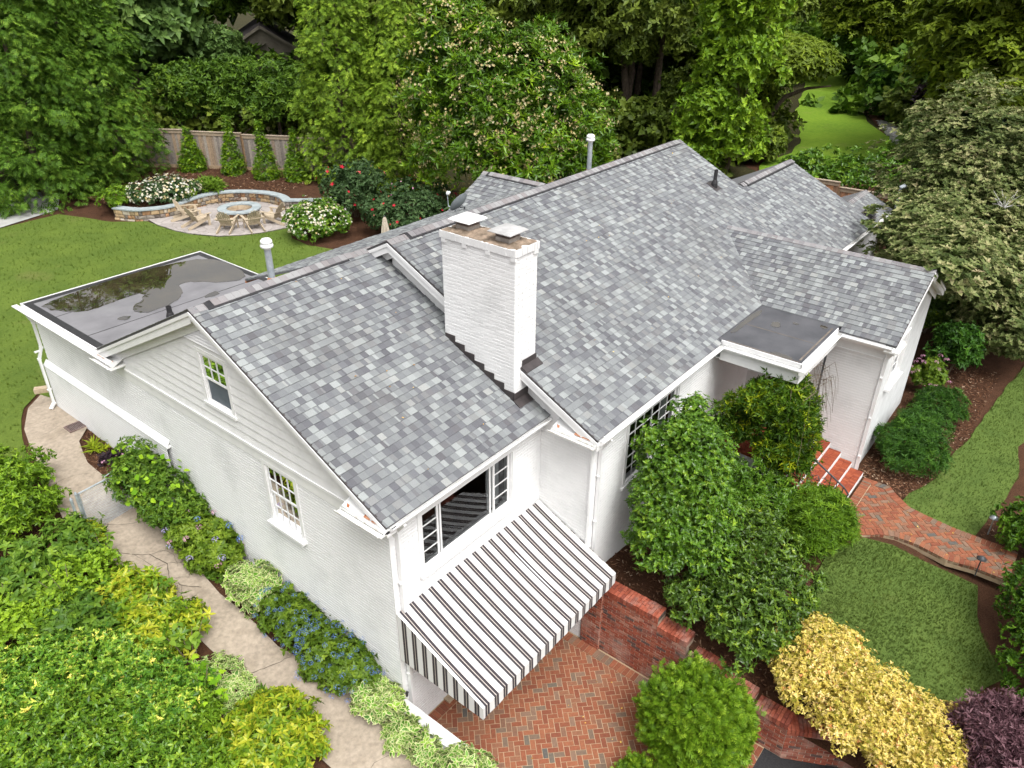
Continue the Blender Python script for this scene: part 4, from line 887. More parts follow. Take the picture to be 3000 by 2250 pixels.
puddle_([(10.35, -1.95), (10.6, -1.9), (10.65, -2.05), (10.4, -2.15), (10.3, -2.05)], 5.4065, pf, .02, 5); puddle_([(10.75, -2.3), (10.9, -2.28), (10.85, -2.45), (10.78, -2.42)], 5.4065, pf, .012, 6); puddle_([(11.0, -2.85), (11.15, -2.82), (11.12, -3.02), (10.95, -3.05)], 5.4065, pf, .015, 7); puddle_([(8.98, -2.5), (9.1, -2.48), (9.12, -2.95), (8.97, -3.0)], 5.4065, pf, .015, 8)
m = MB(); m.box(8.885, 8.91, -3.2, -1.42, 4.93, 5.3); m.box(8.885, 11.38, -3.235, -3.21, 4.93, 5.3); m.box(9.2, 9.22, -2.95, -1.22, 4.94, 5.3); m.box(8.91, 11.38, -3.2, -1.22, 5.25, 5.27); m.box(8.91, 9.2, -3.2, -1.22, 4.94, 4.96); m.box(9.2, 11.38, -3.2, -2.95, 4.94, 4.96); m.build('porch_fascia', 'white_trim', house)
gutter((8.883, -1.5, 5.30), (8.883, -3.22, 5.30), (-1, 0, 0)); gutter((8.76, -3.237, 5.30), (11.06, -3.237, 5.30), (0, -1, 0), 'old_trim')
def ornate_post(x, y, z0, z1, label):
    t = thing('porch_post', label, 'porch post', (x, y, z0), 'black ironwork porch posts'); m = MB()
    for dx, dy in ((-.055, 0), (.055, 0)): m.box(x+dx-.008, x+dx+.008, y+dy-.008, y+dy+.008, z0, z1)
    m.build('upright', 'iron', t); m = MB(); z = z0+.03; k = 0
    while z < z1-.12:
        s_ = 1 if k % 2 else -1; pts = [(x+s_*(-.045+.09*i/8), y+.006*math.sin(i), z+.055+.05*math.sin(i/8*2*math.pi*1.0)) for i in range(9)]; m.tube(pts, .008, 4, cap=False); m.tube([(x-s_*.03, y, z+.02), (x-s_*.01, y, z+.06), (x-s_*.035, y, z+.08)], .007, 4, cap=False); z += .10; k += 1
    m.build('scrollwork', 'iron', t); return t
ornate_post(11.24, -3.08, 2.66, 4.95, 'black ironwork porch post standing at the top of the steps'); ornate_post(9.02, -3.08, 2.66, 4.95, 'black ironwork porch post wrapped in the vine'); ornate_post(10.1, -3.08, 2.66, 4.95, 'black ironwork porch post half hidden by the vine')
# ------------------------------------------------------------------ brick steps
st = thing('brick_steps', 'red brick front steps with white risers beside the wing', 'steps', (10.4, -3.6, 1.65)); P = Pieces('brick', 'brick', st, 300); rr = random.Random(4); TB = [(.27, .062, .028), (.24, .055, .025), (.30, .075, .034), (.22, .050, .026)]
sx0, sx1 = 9.05, 11.40; lev = [2.655, 2.49, 2.32, 2.155, 1.985, 1.82]; ys = [-3.03, -3.33, -3.63, -3.93, -4.23, -4.54]
for i, (z, yf) in enumerate(zip(lev, ys)):
    yb = ys[i-1] if i else -1.22; m = MB(); m.box(sx0+.01, sx1, yf+.012, yb+.010, 1.55, z-.055); m.build('riser', 'white_brick', st); x = sx0; n = int((sx1-sx0)/.0725)
    if i == 0:
        rows = [(-3.03-.0+k*.2, -3.03+(k+1)*.2) for k in range(9)]
    else: rows = [(yf, (yf+yb)/2), ((yf+yb)/2, yb)]
    for (ya, yb_) in rows:
        for k in range(n):
            a_, b_ = x+k*.0725+.002, x+(k+1)*.0725-.002; zz = z+rr.uniform(-.0015, .0015); q = [(a_, ya+.002, zz), (b_, ya+.002, zz), (b_, yb_-.002, zz), (a_, yb_-.002, zz)]; bq = [(p[0], p[1], z-.054) for p in q]
            P.add(((a_+b_)/2, (ya+yb_)/2, z), [q]+[(q[j], bq[j], bq[(j+1) % 4], q[(j+1) % 4]) for j in range(4)], rr.choice(TB))
    # white painted front of the tread
    m = MB(); m.box(sx0, sx1, yf-.006, yf+.012, z-.165, z-.045 if i else z-.045); m.build('riser', 'white_brick', st)
P.done()
# iron handrail on the open side
hr = thing('handrail', 'black iron handrail with scroll panels on the front steps', 'handrail', (9.16, -4.6, 1.7)); rx = 9.16; zf = lambda y: 2.655+(y+3.03)*.55
m = MB(); m.tube([(rx, -3.0, 3.61), (rx, -4.62, 2.67), (rx, -4.74, 2.54), (rx, -4.70, 2.46)], .02, 8); m.tube([(rx, -3.0, 2.80), (rx, -4.62, 1.95)], .01, 6); m.build('rail', 'iron', hr)
for y, b_ in ((-3.02, 1), (-3.5, 0), (-3.66, 0), (-3.82, 0), (-4.3, 0), (-4.45, 0), (-4.6, 1)): m = MB(); zt = 3.61+(y+3.0)*.58; m.box(rx-.009, rx+.009, y-.009, y+.009, zf(y)-.02 if b_ else zf(y)+.12, zt); m.build('baluster', 'iron', hr)
for ya, yb in ((-3.06, -3.46), (-3.86, -4.26)):
    m = MB(); r = random.Random(ya)
    for k in range(16):
        y = r.uniform(yb, ya); z = zf(y)+r.uniform(.2, .72); a0 = r.uniform(0, 6.28); R_ = r.uniform(.025, .07); m.tube([(rx+r.uniform(-.01, .01), y+R_*math.cos(a0+t_), z+R_*math.sin(a0+t_)) for t_ in (0, .8, 1.6, 2.4, 3.2, 4.0)], .009, 4, cap=False)
    m.build('scroll_panel', 'iron', hr)
# ------------------------------------------------------------------ low white wall and red retaining wall
lw = thing('garden_wall', 'low white painted brick wall beside the herringbone terrace', 'garden wall', (-.12, -.8, 0)); m = MB(); m.box(-.245, -.006, -1.55, -.002, -.2, 1.0); m.build('wall_core', 'white_brick', lw); rr = random.Random(9)
Pw = Pieces('brick', 'white_brick', lw, 300)
for k in range(23):
    y0, y1 = -1.57+k*.068, -1.57+(k+1)*.068-.004
    for x0, x1 in ((-.25, -.128), (-.124, 0)):
        zz = 1.06+rr.uniform(-.004, .004); q = [(x0, y0, zz), (x1, y0, zz), (x1, y1, zz), (x0, y1, zz)]; b_ = [(p[0], p[1], 1.0) for p in q]; Pw.add(((x0+x1)/2, y0, zz), [q]+[(q[j], b_[j], b_[(j+1) % 4], q[(j+1) % 4]) for j in range(4)], (.8, .8, .8))
Pw.done(); brick_wall((-.248, -1.555, 0), Y_, -X_, 1.55, .3, 1.0, [], lw, name='wall_face', seed=11); brick_wall((-.004, -1.555, 0), Y_, X_, 1.55, 0, 1.0, [], lw, name='wall_face', seed=12); brick_wall((-.25, -1.556, 0), X_, -Y_, .25, 0, 1.0, [], lw, name='wall_face', seed=13)
RW = [(.27, .075, .045), (.31, .09, .055), (.22, .065, .045), (.34, .12, .075), (.36, .17, .12), (.12, .075, .065), (.25, .10, .07)]
rw = thing('retaining_wall', 'red brick retaining wall between terrace and front beds', 'retaining wall', (4.1, -3.3, 0)); RWW = [6, 6, 4, 3, 1.5, 1.2, 3]
def rcol(r): return r.choices(RW, RWW)[0]
def rtop(y): return 1.62 if y > -2.95 else (1.40 if y > -3.6 else (1.10 if y > -4.3 else .90 if y > -5.0 else .76))
m = MB()
segs = [(-1.22, -2.95, 1.62), (-2.95, -3.6, 1.40), (-3.6, -4.3, 1.10), (-4.3, -5.0, .90), (-5.0, -5.7, .76)]
for a_, b_, z in segs: m.box(4.04, 4.34, b_+.001, a_-.001, -.2, z-.004)
m.build('wall_core', 'wall_mortar', rw)
for (a_, b_, z), n_i in zip(segs, (120, 40, 30, 30, 20)): brick_wall((4.035, b_, 0), Y_, -X_, a_-b_, 0, z, [], rw, bl=.205, bh=.0677, proud=.008, mat='old_brick', name='wall_face', indiv=n_i, colf=rcol, seed=14+int(z*10), joint=.011)
m = MB(); m.poly([(4.036, -1.7, .0), (4.036, -1.22, .0), (4.036, -1.22, 1.6), (4.036, -1.7, 1.6)])
brick_wall((3.99, -1.70, 0), Y_, -X_, .46, 0, 1.60, [], rw, bl=.205, proud=.008, mat='old_brick', name='pilaster', indiv=30, colf=rcol, seed=15, joint=.011); brick_wall((3.99, -1.70, 0), X_, -Y_, .045, 0, 1.60, [], rw, bl=.1, proud=.004, mat='old_brick', name='pilaster_side', colf=rcol, seed=16, joint=.011)
# end return of the retaining wall, running away to the lower right
d_ = V3((.47, -.88, 0)).normalized(); n_ = V3((-d_.y, d_.x, 0)); n_ = -n_ if n_.x > 0 else n_
brick_wall(V3((4.035, -5.7, 0)), d_, n_, 3.5, -.05, .76, [], rw, bl=.205, proud=.008, mat='old_brick', name='wall_face', indiv=30, colf=rcol, seed=17, zl=lambda u: .76-.07-.05*u, joint=.011)
m = MB(); m.obox(V3((4.04, -5.7, .32))+d_*1.75-n_*.15, (d_, n_, Zv), (1.75, .145, .36)); m.build('wall_core', 'wall_mortar', rw)
P = Pieces('coping_brick', 'old_brick', rw, 120); rr = random.Random(5)
def cop(o, d, n__, L, z):
    o, d, n__ = V3(o), V3(d), V3(n__); k = 0
    for k in range(int(L/.072)):
        for w0, w1 in ((-.015, .115), (.122, .25), (.257, .33)) if k % 2 else ((-.015, .185), (.192, .33)):
            zz = z+.125+rr.uniform(-.005, .005); q = [o+d*(k*.072+.004)+n__*w0, o+d*(k*.072+.068)+n__*w0, o+d*(k*.072+.068)+n__*w1, o+d*(k*.072+.004)+n__*w1]; t_ = [p+Zv*zz for p in q]; b_ = [p+Zv*(z-.003) for p in q]; cc = sum(t_, V3((0, 0, 0)))/4
            P.add(tuple(cc), [t_]+[(t_[j], b_[j], b_[(j+1) % 4], t_[(j+1) % 4]) for j in range(4)], rr.choice([(.32, .085, .05), (.28, .07, .04), (.35, .10, .06), (.22, .06, .04)]))
for a_, b_, z in segs: cop((4.03, b_, 0), (0, 1, 0), (1, 0, 0), a_-b_, z)
cop((4.03, -5.7, 0), d_, -n_, 3.5, .67)
P.done(); m = MB(); m.box(4.04, 4.33, -2.95, -1.22, 1.62, 1.73); m.build('coping_joint', 'stone_joint', rw)
# ------------------------------------------------------------------ awning
aw = thing('awning', 'white and black striped fabric awning over the terrace door', 'awning', (2, -.9, 2.8)); AL, AR = -.01, 4.0
m = MB(); bk, ft = (-.03, 3.20), (-1.95, 2.34); n = 40; N2 = 10
for i in range(n):
    for j in range(N2):
        q = []
        for a_, b_ in ((i, j), (i+1, j), (i+1, j+1), (i, j+1)):
            u, v = a_/n, b_/N2; sag = -.035*math.sin(math.pi*v)*(1+.35*math.sin(u*math.pi*3+1))+.004*math.sin(u*57+v*3); q.append((AL+(AR-AL)*u, bk[0]+(ft[0]-bk[0])*v, bk[1]+(ft[1]-bk[1])*v+sag))
        m.poly(q)
m.build('canopy', 'stripe_x', aw, smooth=True)
m = MB()
for i in range(n): u0, u1 = AL+(AR-AL)*i/n, AL+(AR-AL)*(i+1)/n; k0, k1 = .012*math.sin(i*1.3), .012*math.sin((i+1)*1.3); m.poly([(u0, ft[0], ft[1]), (u1, ft[0], ft[1]), (u1, ft[0]-.004+k1*.5, ft[1]-.26), (u0, ft[0]-.004+k0*.5, ft[1]-.26)])
m.build('valance', 'stripe_x', aw)
for x in (AL, AR): m = MB(); m.poly([(x, bk[0], bk[1]), (x, ft[0], ft[1]), (x, ft[0], ft[1]-.27), (x, bk[0], 2.08)]); m.build('side_panel', 'stripe_y', aw)
m = MB(); m.tube([(AL+.01, bk[0], bk[1]-.03), (AR-.01, bk[0], bk[1]-.03)], .018, 6); m.tube([(AL+.02, ft[0]+.02, ft[1]-.03), (AR-.02, ft[0]+.02, ft[1]-.03)], .018, 6)
for x in (AL+.03, 1.3, 2.65, AR-.03): m.tube([(x, bk[0], bk[1]-.04), (x, ft[0]+.02, ft[1]-.04)], .015, 6)
for x in (AL+.03, AR-.03): m.tube([(x, ft[0]+.02, ft[1]-.26), (x, -.03, 2.1)], .015, 6)
m.build('frame', 'white_trim', aw)
m = MB(); m.poly([(AL-.003, bk[0], bk[1]+.004), (AL-.003, ft[0], ft[1]+.004), (AL+.05, ft[0], ft[1]+.005), (AL+.05, bk[0], bk[1]+.005)]); m.build('hem', 'white_trim', aw)
# wall lamp and little things
t = thing('wall_light', 'small black fixture on the wall above the low white wall', 'wall light', (.03, -.06, 1.15)); m = MB(); m.tube([(.03, -.05, 1.10), (.03, -.06, 1.22)], .025, 8); m.build('body', 'black_metal', t); m = MB(); m.tube([(.03, -.05, 1.20), (.03, -.09, 1.23)], .018, 8); m.build('cap', 'black_metal', t)
t = thing('floodlight', 'round white floodlight on the ground at the wall corner', 'floodlight', (4.42, -1.32, 1.62)); m = MB(); m.lathe([(.001, .0), (.05, .0), (.065, .05), (.06, .12), (.03, .16), (.001, .165)], (4.42, -1.34, 1.62), 12); m.build('shade', 'cap_white', t, smooth=True); m = MB(); m.tube([(4.42, -1.34, 1.55), (4.42, -1.34, 1.64)], .02, 8); m.build('stem', 'cap_white', t)
gr = thing('drain_grate', 'rusty square drain grate set in the concrete walk', 'drain grate', (-.26, 11.42, 2.42)); z = h(-.26, 11.4)+.066
m = MB(); m.box(-.5, -.05, 11.22, 11.25, z-.02, z+.012); m.box(-.5, -.05, 11.57, 11.60, z-.02, z+.012); m.box(-.5, -.47, 11.25, 11.57, z-.02, z+.012); m.box(-.08, -.05, 11.25, 11.57, z-.02, z+.012); m.build('frame', 'steel_mesh', gr)
for k in range(10): m = MB(); m.box(-.46+k*.038, -.445+k*.038, 11.25, 11.57, z-.02, z+.008); m.build('bar', 'steel_mesh', gr)
m = MB(); m.box(-.47, -.08, 11.25, 11.57, z-.03, z-.012); m.build('pit', 'dark_slate', gr)
t = MB(); t.obox((-.02, 13.95, h(0, 13.9)+.10), (V3((.85, -.5, 0)).normalized(), V3((.5, .85, 0)).normalized(), Zv), (.17, .09, .07)); t = t.build('wood_block', 'cut_wood'); tag(t, 'pale wooden block lying by the rear wall corner', 'wood block')
def path_light(x, y, z, label, tone):
    t = thing('path_light', label, 'path light', (x, y, z), 'path lights along the brick walk'); m = MB(); m.tube([(x, y, z-.05), (x, y, z+.42)], .013, 8); m.build('stem', tone, t); m = MB(); m.lathe([(.001, .50), (.03, .49), (.10, .43), (.098, .425), (.03, .44)], (x, y, z), 16); m.build('shade', tone, t, smooth=True); m = MB(); m.lathe([(.02, .40), (.02, .45)], (x, y, z), 8); m.build('lamp_glass', 'cap_white', t)
path_light(9.5, -7.48, 1.58, 'blue grey path light on the lawn side of the brick walk', 'iron'); path_light(11.12, -7.42, 1.60, 'pale weathered path light beside the clipped bush', 'galvanised')
# ------------------------------------------------------------------ fire pit terrace
YB = 2.43
def arc_pts(P, n=6):
    """Catmull-Rom through the points"""
    P = [V3((p[0], p[1], 0)) for p in P]; P = [P[0]*2-P[1]]+P+[P[-1]*2-P[-2]]; out = []
    for i in range(1, len(P)-2):
        for k in range(n):
            t = k/n; a_, b_, c, d = P[i-1:i+3]; v = .5*((2*b_)+(-a_+c)*t+(2*a_-5*b_+4*c-d)*t*t+(-a_+3*b_-3*c+d)*t**3); out.append((v.x, v.y))
    return out+[(P[-2].x, P[-2].y)]
TP = [(9.66, 26.05), (9.52, 24.95), (9.6, 23.58), (9.87, 22.6), (10.35, 21.64), (11.04, 21.0), (11.88, 20.56), (12.98, 20.31), (13.8, 20.5), (14.35, 21.6), (14.3, 22.3), (14.62, 23.3), (14.5, 24.4), (13.9, 25.3), (13.1, 25.72), (12.0, 25.9), (11.1, 25.6), (10.3, 25.7)]
ter = thing('patio', None, None, (11.8, 23.3, YB)); tag(ter, 'pale flagstone terrace around the fire pit', kind='structure')
m = MB(); m.prism([(x, y, YB+.03) for x, y in TP], (0, 0, -.1)); tb = m.build('joint_bed', 'stone_joint', ter)
if tb.data.polygons[0].normal.z < 0: tb.data.flip_normals()
r = random.Random(21); seeds = []
for i in range(-2, 18):
    for j in range(-2, 18): seeds.append((9.2+i*.44+r.uniform(-.17, .17)+(.22 if j % 2 else 0), 20.0+j*.42+r.uniform(-.17, .17)))
P = Pieces('flagstone', 'flagstone', ter, 300)
for s_ in seeds:
    cell = [(s_[0]-1, s_[1]-1), (s_[0]+1, s_[1]-1), (s_[0]+1, s_[1]+1), (s_[0]-1, s_[1]+1)]
    for q in seeds:
        if q is s_ or abs(q[0]-s_[0]) > 1.4 or abs(q[1]-s_[1]) > 1.4: continue
        n = (q[0]-s_[0], q[1]-s_[1]); mid = ((q[0]+s_[0])/2, (q[1]+s_[1])/2); ln = math.hypot(*n); cell = clip_half(cell, (n[0]/ln, n[1]/ln), (n[0]*mid[0]+n[1]*mid[1])/ln-.008)
        if len(cell) < 3: break
    if len(cell) < 3: continue
    c = cell if all(inside(p, TP) for p in cell) else clip_convex(list(TP), cell)
    if len(c) < 3 or area(c) < .01: continue
    z = YB+.042+r.uniform(-.003, .003); t_ = [(p[0], p[1], z) for p in c]; b_ = [(p[0], p[1], YB) for p in c]; k = r.uniform(.85, 1.12); col = (.34*k, .305*k, .285*k)
    P.add((s_[0], s_[1], z), [t_]+[(t_[j], b_[j], b_[(j+1) % len(c)], t_[(j+1) % len(c)]) for j in range(len(c))], col)
P.done()
STN = [(.34, .25, .15), (.42, .30, .17), (.28, .24, .20), (.22, .19, .16), (.40, .34, .26), (.30, .17, .09), (.48, .42, .34), (.16, .13, .11), (.36, .22, .11)]
def stone_face(line, z0, z1, P, r, out):
    pts = [V3((p[0], p[1], 0)) for p in line]; seg = [(b_-a_).length for a_, b_ in zip(pts, pts[1:])]; tot = sum(seg)
    def at(t):
        t = min(max(t, 0), tot-1e-5)
        for i, s_ in enumerate(seg):
            if t <= s_: return pts[i].lerp(pts[i+1], t/s_), (pts[i+1]-pts[i]).normalized()
            t -= s_
        return pts[-1], (pts[-1]-pts[-2]).normalized()
    z = z0
    while z < z1-.03:
        hgt = min(r.uniform(.10, .19), z1-z); hgt = z1-z if z1-z-hgt < .07 else hgt; t = r.uniform(-.2, 0)
        while t < tot:
            wd = r.uniform(.13, .40); a_, b_ = max(t, 0)+.012, min(t+wd, tot)-.012; t += wd
            if b_-a_ < .05: continue
            p0, d0 = at(a_); p1, d1 = at(b_); n0 = V3((-d0.y, d0.x, 0))*out; n1 = V3((-d1.y, d1.x, 0))*out; pr = r.uniform(.015, .05); u = hgt-.02; c = (p0+p1)/2+n0*pr+Zv*(z+hgt/2)
            j = lambda: r.uniform(-.012, .012); q = [p0+n0*(pr+j())+Zv*(z+.01+j()*.5), p1+n1*(pr+j())+Zv*(z+.01+j()*.5), p1+n1*(pr*.8+j())+Zv*(z+u), p0+n0*(pr*.8+j())+Zv*(z+u)]
            ctr = c+n0*.015; bk = [p0-n0*.05+Zv*z, p1-n1*.05+Zv*z, p1-n1*.05+Zv*(z+hgt), p0-n0*.05+Zv*(z+hgt)]; k = r.uniform(.75, 1.15); col = tuple(x*k for x in r.choice(STN))
            fs = [(q[i], q[(i+1) % 4], ctr) for i in range(4)]+[(q[i], bk[i], bk[(i+1) % 4], q[(i+1) % 4]) for i in range(4)]; P.add(tuple(c), fs, col)
        z += hgt
WL = arc_pts([(8.86, 27.36), (9.28, 26.35), (9.9, 25.85), (10.6, 25.6), (11.3, 25.75), (12.0, 25.95), (12.8, 26.0), (13.5, 25.75), (14.2, 25.0), (14.62, 24.1), (14.66, 23.2), (14.4, 22.45)])
WR = [(14.4, 22.45), (14.62, 22.25), (15.0, 21.8), (15.6, 21.2)]
sw = thing('stone_wall', 'low curved stone wall with bluestone cap behind the fire pit', 'stone wall', (12, 26, YB)); P = Pieces('stone', 'stone', sw, 300); r = random.Random(5)
stone_face(WL, YB-.1, 2.86, P, r, -1); stone_face(WR, YB-.1, 2.86, P, r, -1)
P.done()
def band(line, w0, w1, z, out, name, mat, parent, th=.06, step=5, gap=.004):
    n = len(line); L0, L1 = [], []
    for i in range(n):
        a_, b_ = V3(line[max(i-1, 0)]).to_3d() if len(line[0]) == 3 else V3((*line[max(i-1, 0)], 0)), V3((*line[min(i+1, n-1)], 0)); d = (b_-a_).normalized(); nn = V3((-d.y, d.x, 0))*out; p = V3((*line[i], z)); L0.append(p+nn*w0); L1.append(p+nn*w1)
    for i in range(0, n-1, step):
        j = min(i+step, n-1); q = L0[i:j+1]+L1[i:j+1][::-1]; m = MB(); m.prism([p+(L0[i+1]-L0[i]).normalized()*(gap if k in (0, len(q)-1) else 0) for k, p in enumerate(q)], (0, 0, -th))
        o = m.build(name, mat, parent)
        if o.data.polygons[0].normal.z < 0: o.data.flip_normals()
band(WL, .07, -.34, 2.92, -1, 'cap_stone', 'bluestone', sw); band(WR, .07, -.30, 2.925, -1, 'cap_stone', 'bluestone', sw, step=3)
m = MB()
for a_, b_ in zip(WL+WR[1:], (WL+WR[1:])[1:]):
    d = V3((b_[0]-a_[0], b_[1]-a_[1], 0)).normalized(); nn = V3((d.y, -d.x, 0))*-1; m.prism([V3((*a_, 2.86)), V3((*b_, 2.86)), V3((*b_, 2.86))+nn*.26, V3((*a_, 2.86))+nn*.26], (0, 0, -.6))
m.build('wall_core', 'stone_joint', sw)
# raised mulch bed behind the wall
BED = [(8.9, 27.4), (9.5, 26.25), (10.6, 25.75), (12.0, 26.1), (12.9, 26.15), (13.7, 25.85), (14.4, 25.1), (14.8, 24.1), (14.8, 23.1), (14.6, 22.5), (15.1, 21.9), (16.5, 20.6), (19.5, 24.3), (18.3, 26.8), (16.9, 28.9), (15.3, 31.7), (13.6, 33.8), (11.5, 33.5), (9.5, 30)]
sheet('mulch_bed', BED, 'mulch', 0, 'raised brown mulch bed between stone wall and wooden fence', grid=.6, zf=lambda x, y: 2.80+.03*math.sin(x*2.1)*math.cos(y*1.7), amp=.02)
fp = thing('fire_pit', 'round stone fire pit with a bluestone ring top', 'fire pit', (12.5, 23.2, YB)); P = Pieces('stone', 'stone', fp, 80); r = random.Random(6); C0 = (12.52, 23.2); ring = [(C0[0]+.80*math.cos(t*math.pi/12), C0[1]+.80*math.sin(t*math.pi/12)) for t in range(25)]
stone_face(ring, YB+.03, 2.82, P, r, -1); P.done()
for k in range(8):
    m = MB(); a0, a1 = k*math.pi/4+.008, (k+1)*math.pi/4-.008; n = 6; o_ = [(C0[0]+.94*math.cos(a0+(a1-a0)*i/n), C0[1]+.94*math.sin(a0+(a1-a0)*i/n), 2.89) for i in range(n+1)]; i_ = [(C0[0]+.56*math.cos(a0+(a1-a0)*i/n), C0[1]+.56*math.sin(a0+(a1-a0)*i/n), 2.89) for i in range(n+1)]
    m.prism(o_+i_[::-1], (0, 0, -.06)); m.build('cap_stone', 'bluestone', fp)
m = MB(); m.lathe([(.56, .40), (.55, .02), (.001, .02)], (C0[0], C0[1], YB), 24); m.build('inner_wall', 'cut_wood', fp); m = MB(); m.lathe([(.80, .0), (.80, .39)], (C0[0], C0[1], YB), 24); m.build('wall_core', 'stone_joint', fp)
m = MB(); m.lathe([(.17, .05), (.20, .05), (.20, .30), (.17, .30), (.17, .05)], (C0[0], C0[1], YB), 20); m.build('burner_ring', 'steel_mesh', fp)
# --- adirondack chairs, built at the origin facing -Y
def chair_proto(label):
    t = thing('adirondack_chair', label, 'chair', (0, 0, 0), 'wooden garden chairs around the fire pit'); r = random.Random(1)
    def col(): k = r.uniform(.9, 1.1); return (.44*k, .36*k, .26*k)
    a_ = math.radians(17)
    for k in range(6):      # seat slats run across
        y = -.42+k*.088; z = .37-(y+.42)*.30; m = MB(); m.obox((0, y, z), (X_, V3((0, math.cos(a_), -math.sin(a_))), V3((0, math.sin(a_), math.cos(a_)))), (.27, .040, .010), col()); m.build('seat_slat', 'chair_wood', t)
    b_ = math.radians(28); up_ = V3((0, math.sin(b_), math.cos(b_))); nb = V3((0, -math.cos(b_), math.sin(b_)))
    for k, Lh in zip(range(-3, 4), (.60, .70, .77, .80, .77, .70, .60)):
        fan = k*.032; d = (up_+X_*fan).normalized(); c = V3((k*.068, .06, .22))+d*Lh/2; m = MB(); m.obox(c, (d.cross(nb).normalized(), nb, d), (.031, .009, Lh/2), col()); m.build('back_slat', 'chair_wood', t)
    for s_ in (-1, 1):
        m = MB(); m.box(s_*.36-.055, s_*.36+.055, -.50, .28, .525, .545, col()); m.build('armrest', 'chair_wood', t); m = MB(); m.box(s_*.31-.018, s_*.31+.018, -.44, -.33, 0, .525, col()); m.build('front_leg', 'chair_wood', t)
        m = MB(); m.beam((s_*.27, -.46, .33), (s_*.27, .62, .035), .03, .12, col=col()); m.build('rear_leg', 'chair_wood', t)
    m = MB(); m.box(-.28, .28, -.475, -.455, .27, .38, col()); m.build('apron', 'chair_wood', t); m = MB(); m.obox(V3((0, .235, .50)), (X_, nb, up_), (.36, .012, .028), col()); m.build('back_rail', 'chair_wood', t); m = MB(); m.obox(V3((0, .09, .25)), (X_, nb, up_), (.27, .012, .03), col()); m.build('back_rail', 'chair_wood', t)
    return t
def copy_tree(o, parent=None):
    c = o.copy(); COL.objects.link(c)
    if parent is not None: c.parent = parent
    for ch in list(o.children): copy_tree(ch, c)
    return c
ch = chair_proto('wooden adirondack chair nearest the left part of the stone wall')
spots = [((10.75, 24.65), None), ((10.55, 23.45), 'wooden adirondack chair second from the left, turned towards the fire pit'), ((11.05, 21.95), 'wooden adirondack chair third from the left, its back to the lawn'), ((11.85, 21.2), 'wooden adirondack chair fourth from the left, its back to the lawn'), ((13.0, 21.25), 'wooden adirondack chair at the right end, beside the small table')]
allc = [ch]+[copy_tree(ch) for _ in spots[1:]]
for c, ((x, y), lab), jj in zip(allc, spots, (.0, .15, -.05, .0, .1)):
    if lab: c['label'] = lab
    d = math.atan2(C0[1]-y, C0[0]-x); c.location = (x, y, YB+.045); c.rotation_euler = (0, 0, d+math.pi/2+jj)
tt = thing('side_table', 'small wooden side table beside the white flowering bush', 'table', (13.95, 21.15, YB+.04)); x, y, z = 13.95, 21.15, YB+.04
for k in range(5): m = MB(); m.box(x-.26, x+.26, y-.24+k*.097, y-.15+k*.097, z+.44, z+.462, (.44, .36, .26)); m.build('top_slat', 'chair_wood', tt)
for a_ in (-1, 1):
    for b_ in (-1, 1): m = MB(); m.box(x+a_*.22-.02, x+a_*.22+.02, y+b_*.18-.02, y+b_*.18+.02, z, z+.44, (.40, .33, .24)); m.build('leg', 'chair_wood', tt)
m = MB(); m.box(x-.22, x+.22, y-.19, y-.17, z+.2, z+.25, (.4, .33, .24)); m.build('stretcher', 'chair_wood', tt)
# closed umbrella
UX, UY = 13.75, 15.0
um = thing('umbrella', 'closed beige garden umbrella standing before the red roses', 'umbrella', (UX, UY, 2.4)); m = MB(); r = random.Random(3); rings = []
for zz, R_ in ((2.12, .30), (2.3, .28), (2.6, .22), (2.9, .17), (3.2, .12), (3.4, .075), (3.5, .02)):
    k = len(m.v); rings.append(k)
    for j in range(16): th = 2*math.pi*j/16; q = R_*(1.0 if j % 2 else .62)*r.uniform(.93, 1.07); m.v.append((UX+q*math.cos(th), UY+q*math.sin(th), zz+.33))
for a_, b_ in zip(rings, rings[1:]):
    for j in range(16): m.f.append((a_+j, a_+(j+1) % 16, b_+(j+1) % 16, b_+j)); m.c.append((1, 1, 1))
m.build('canopy', 'canvas_beige', um); m = MB(); m.tube([(UX, UY, 2.4), (UX, UY, 3.8)], .02, 8); m.build('pole', 'cut_wood', um); m = MB(); m.lathe([(.03, 0), (.035, .03), (.001, .06)], (UX, UY, 3.80), 10); m.build('finial', 'iron', um); m = MB(); m.lathe([(.2, 0), (.2, .08), (.03, .1)], (UX, UY, 2.4), 14); m.build('base', 'iron', um)
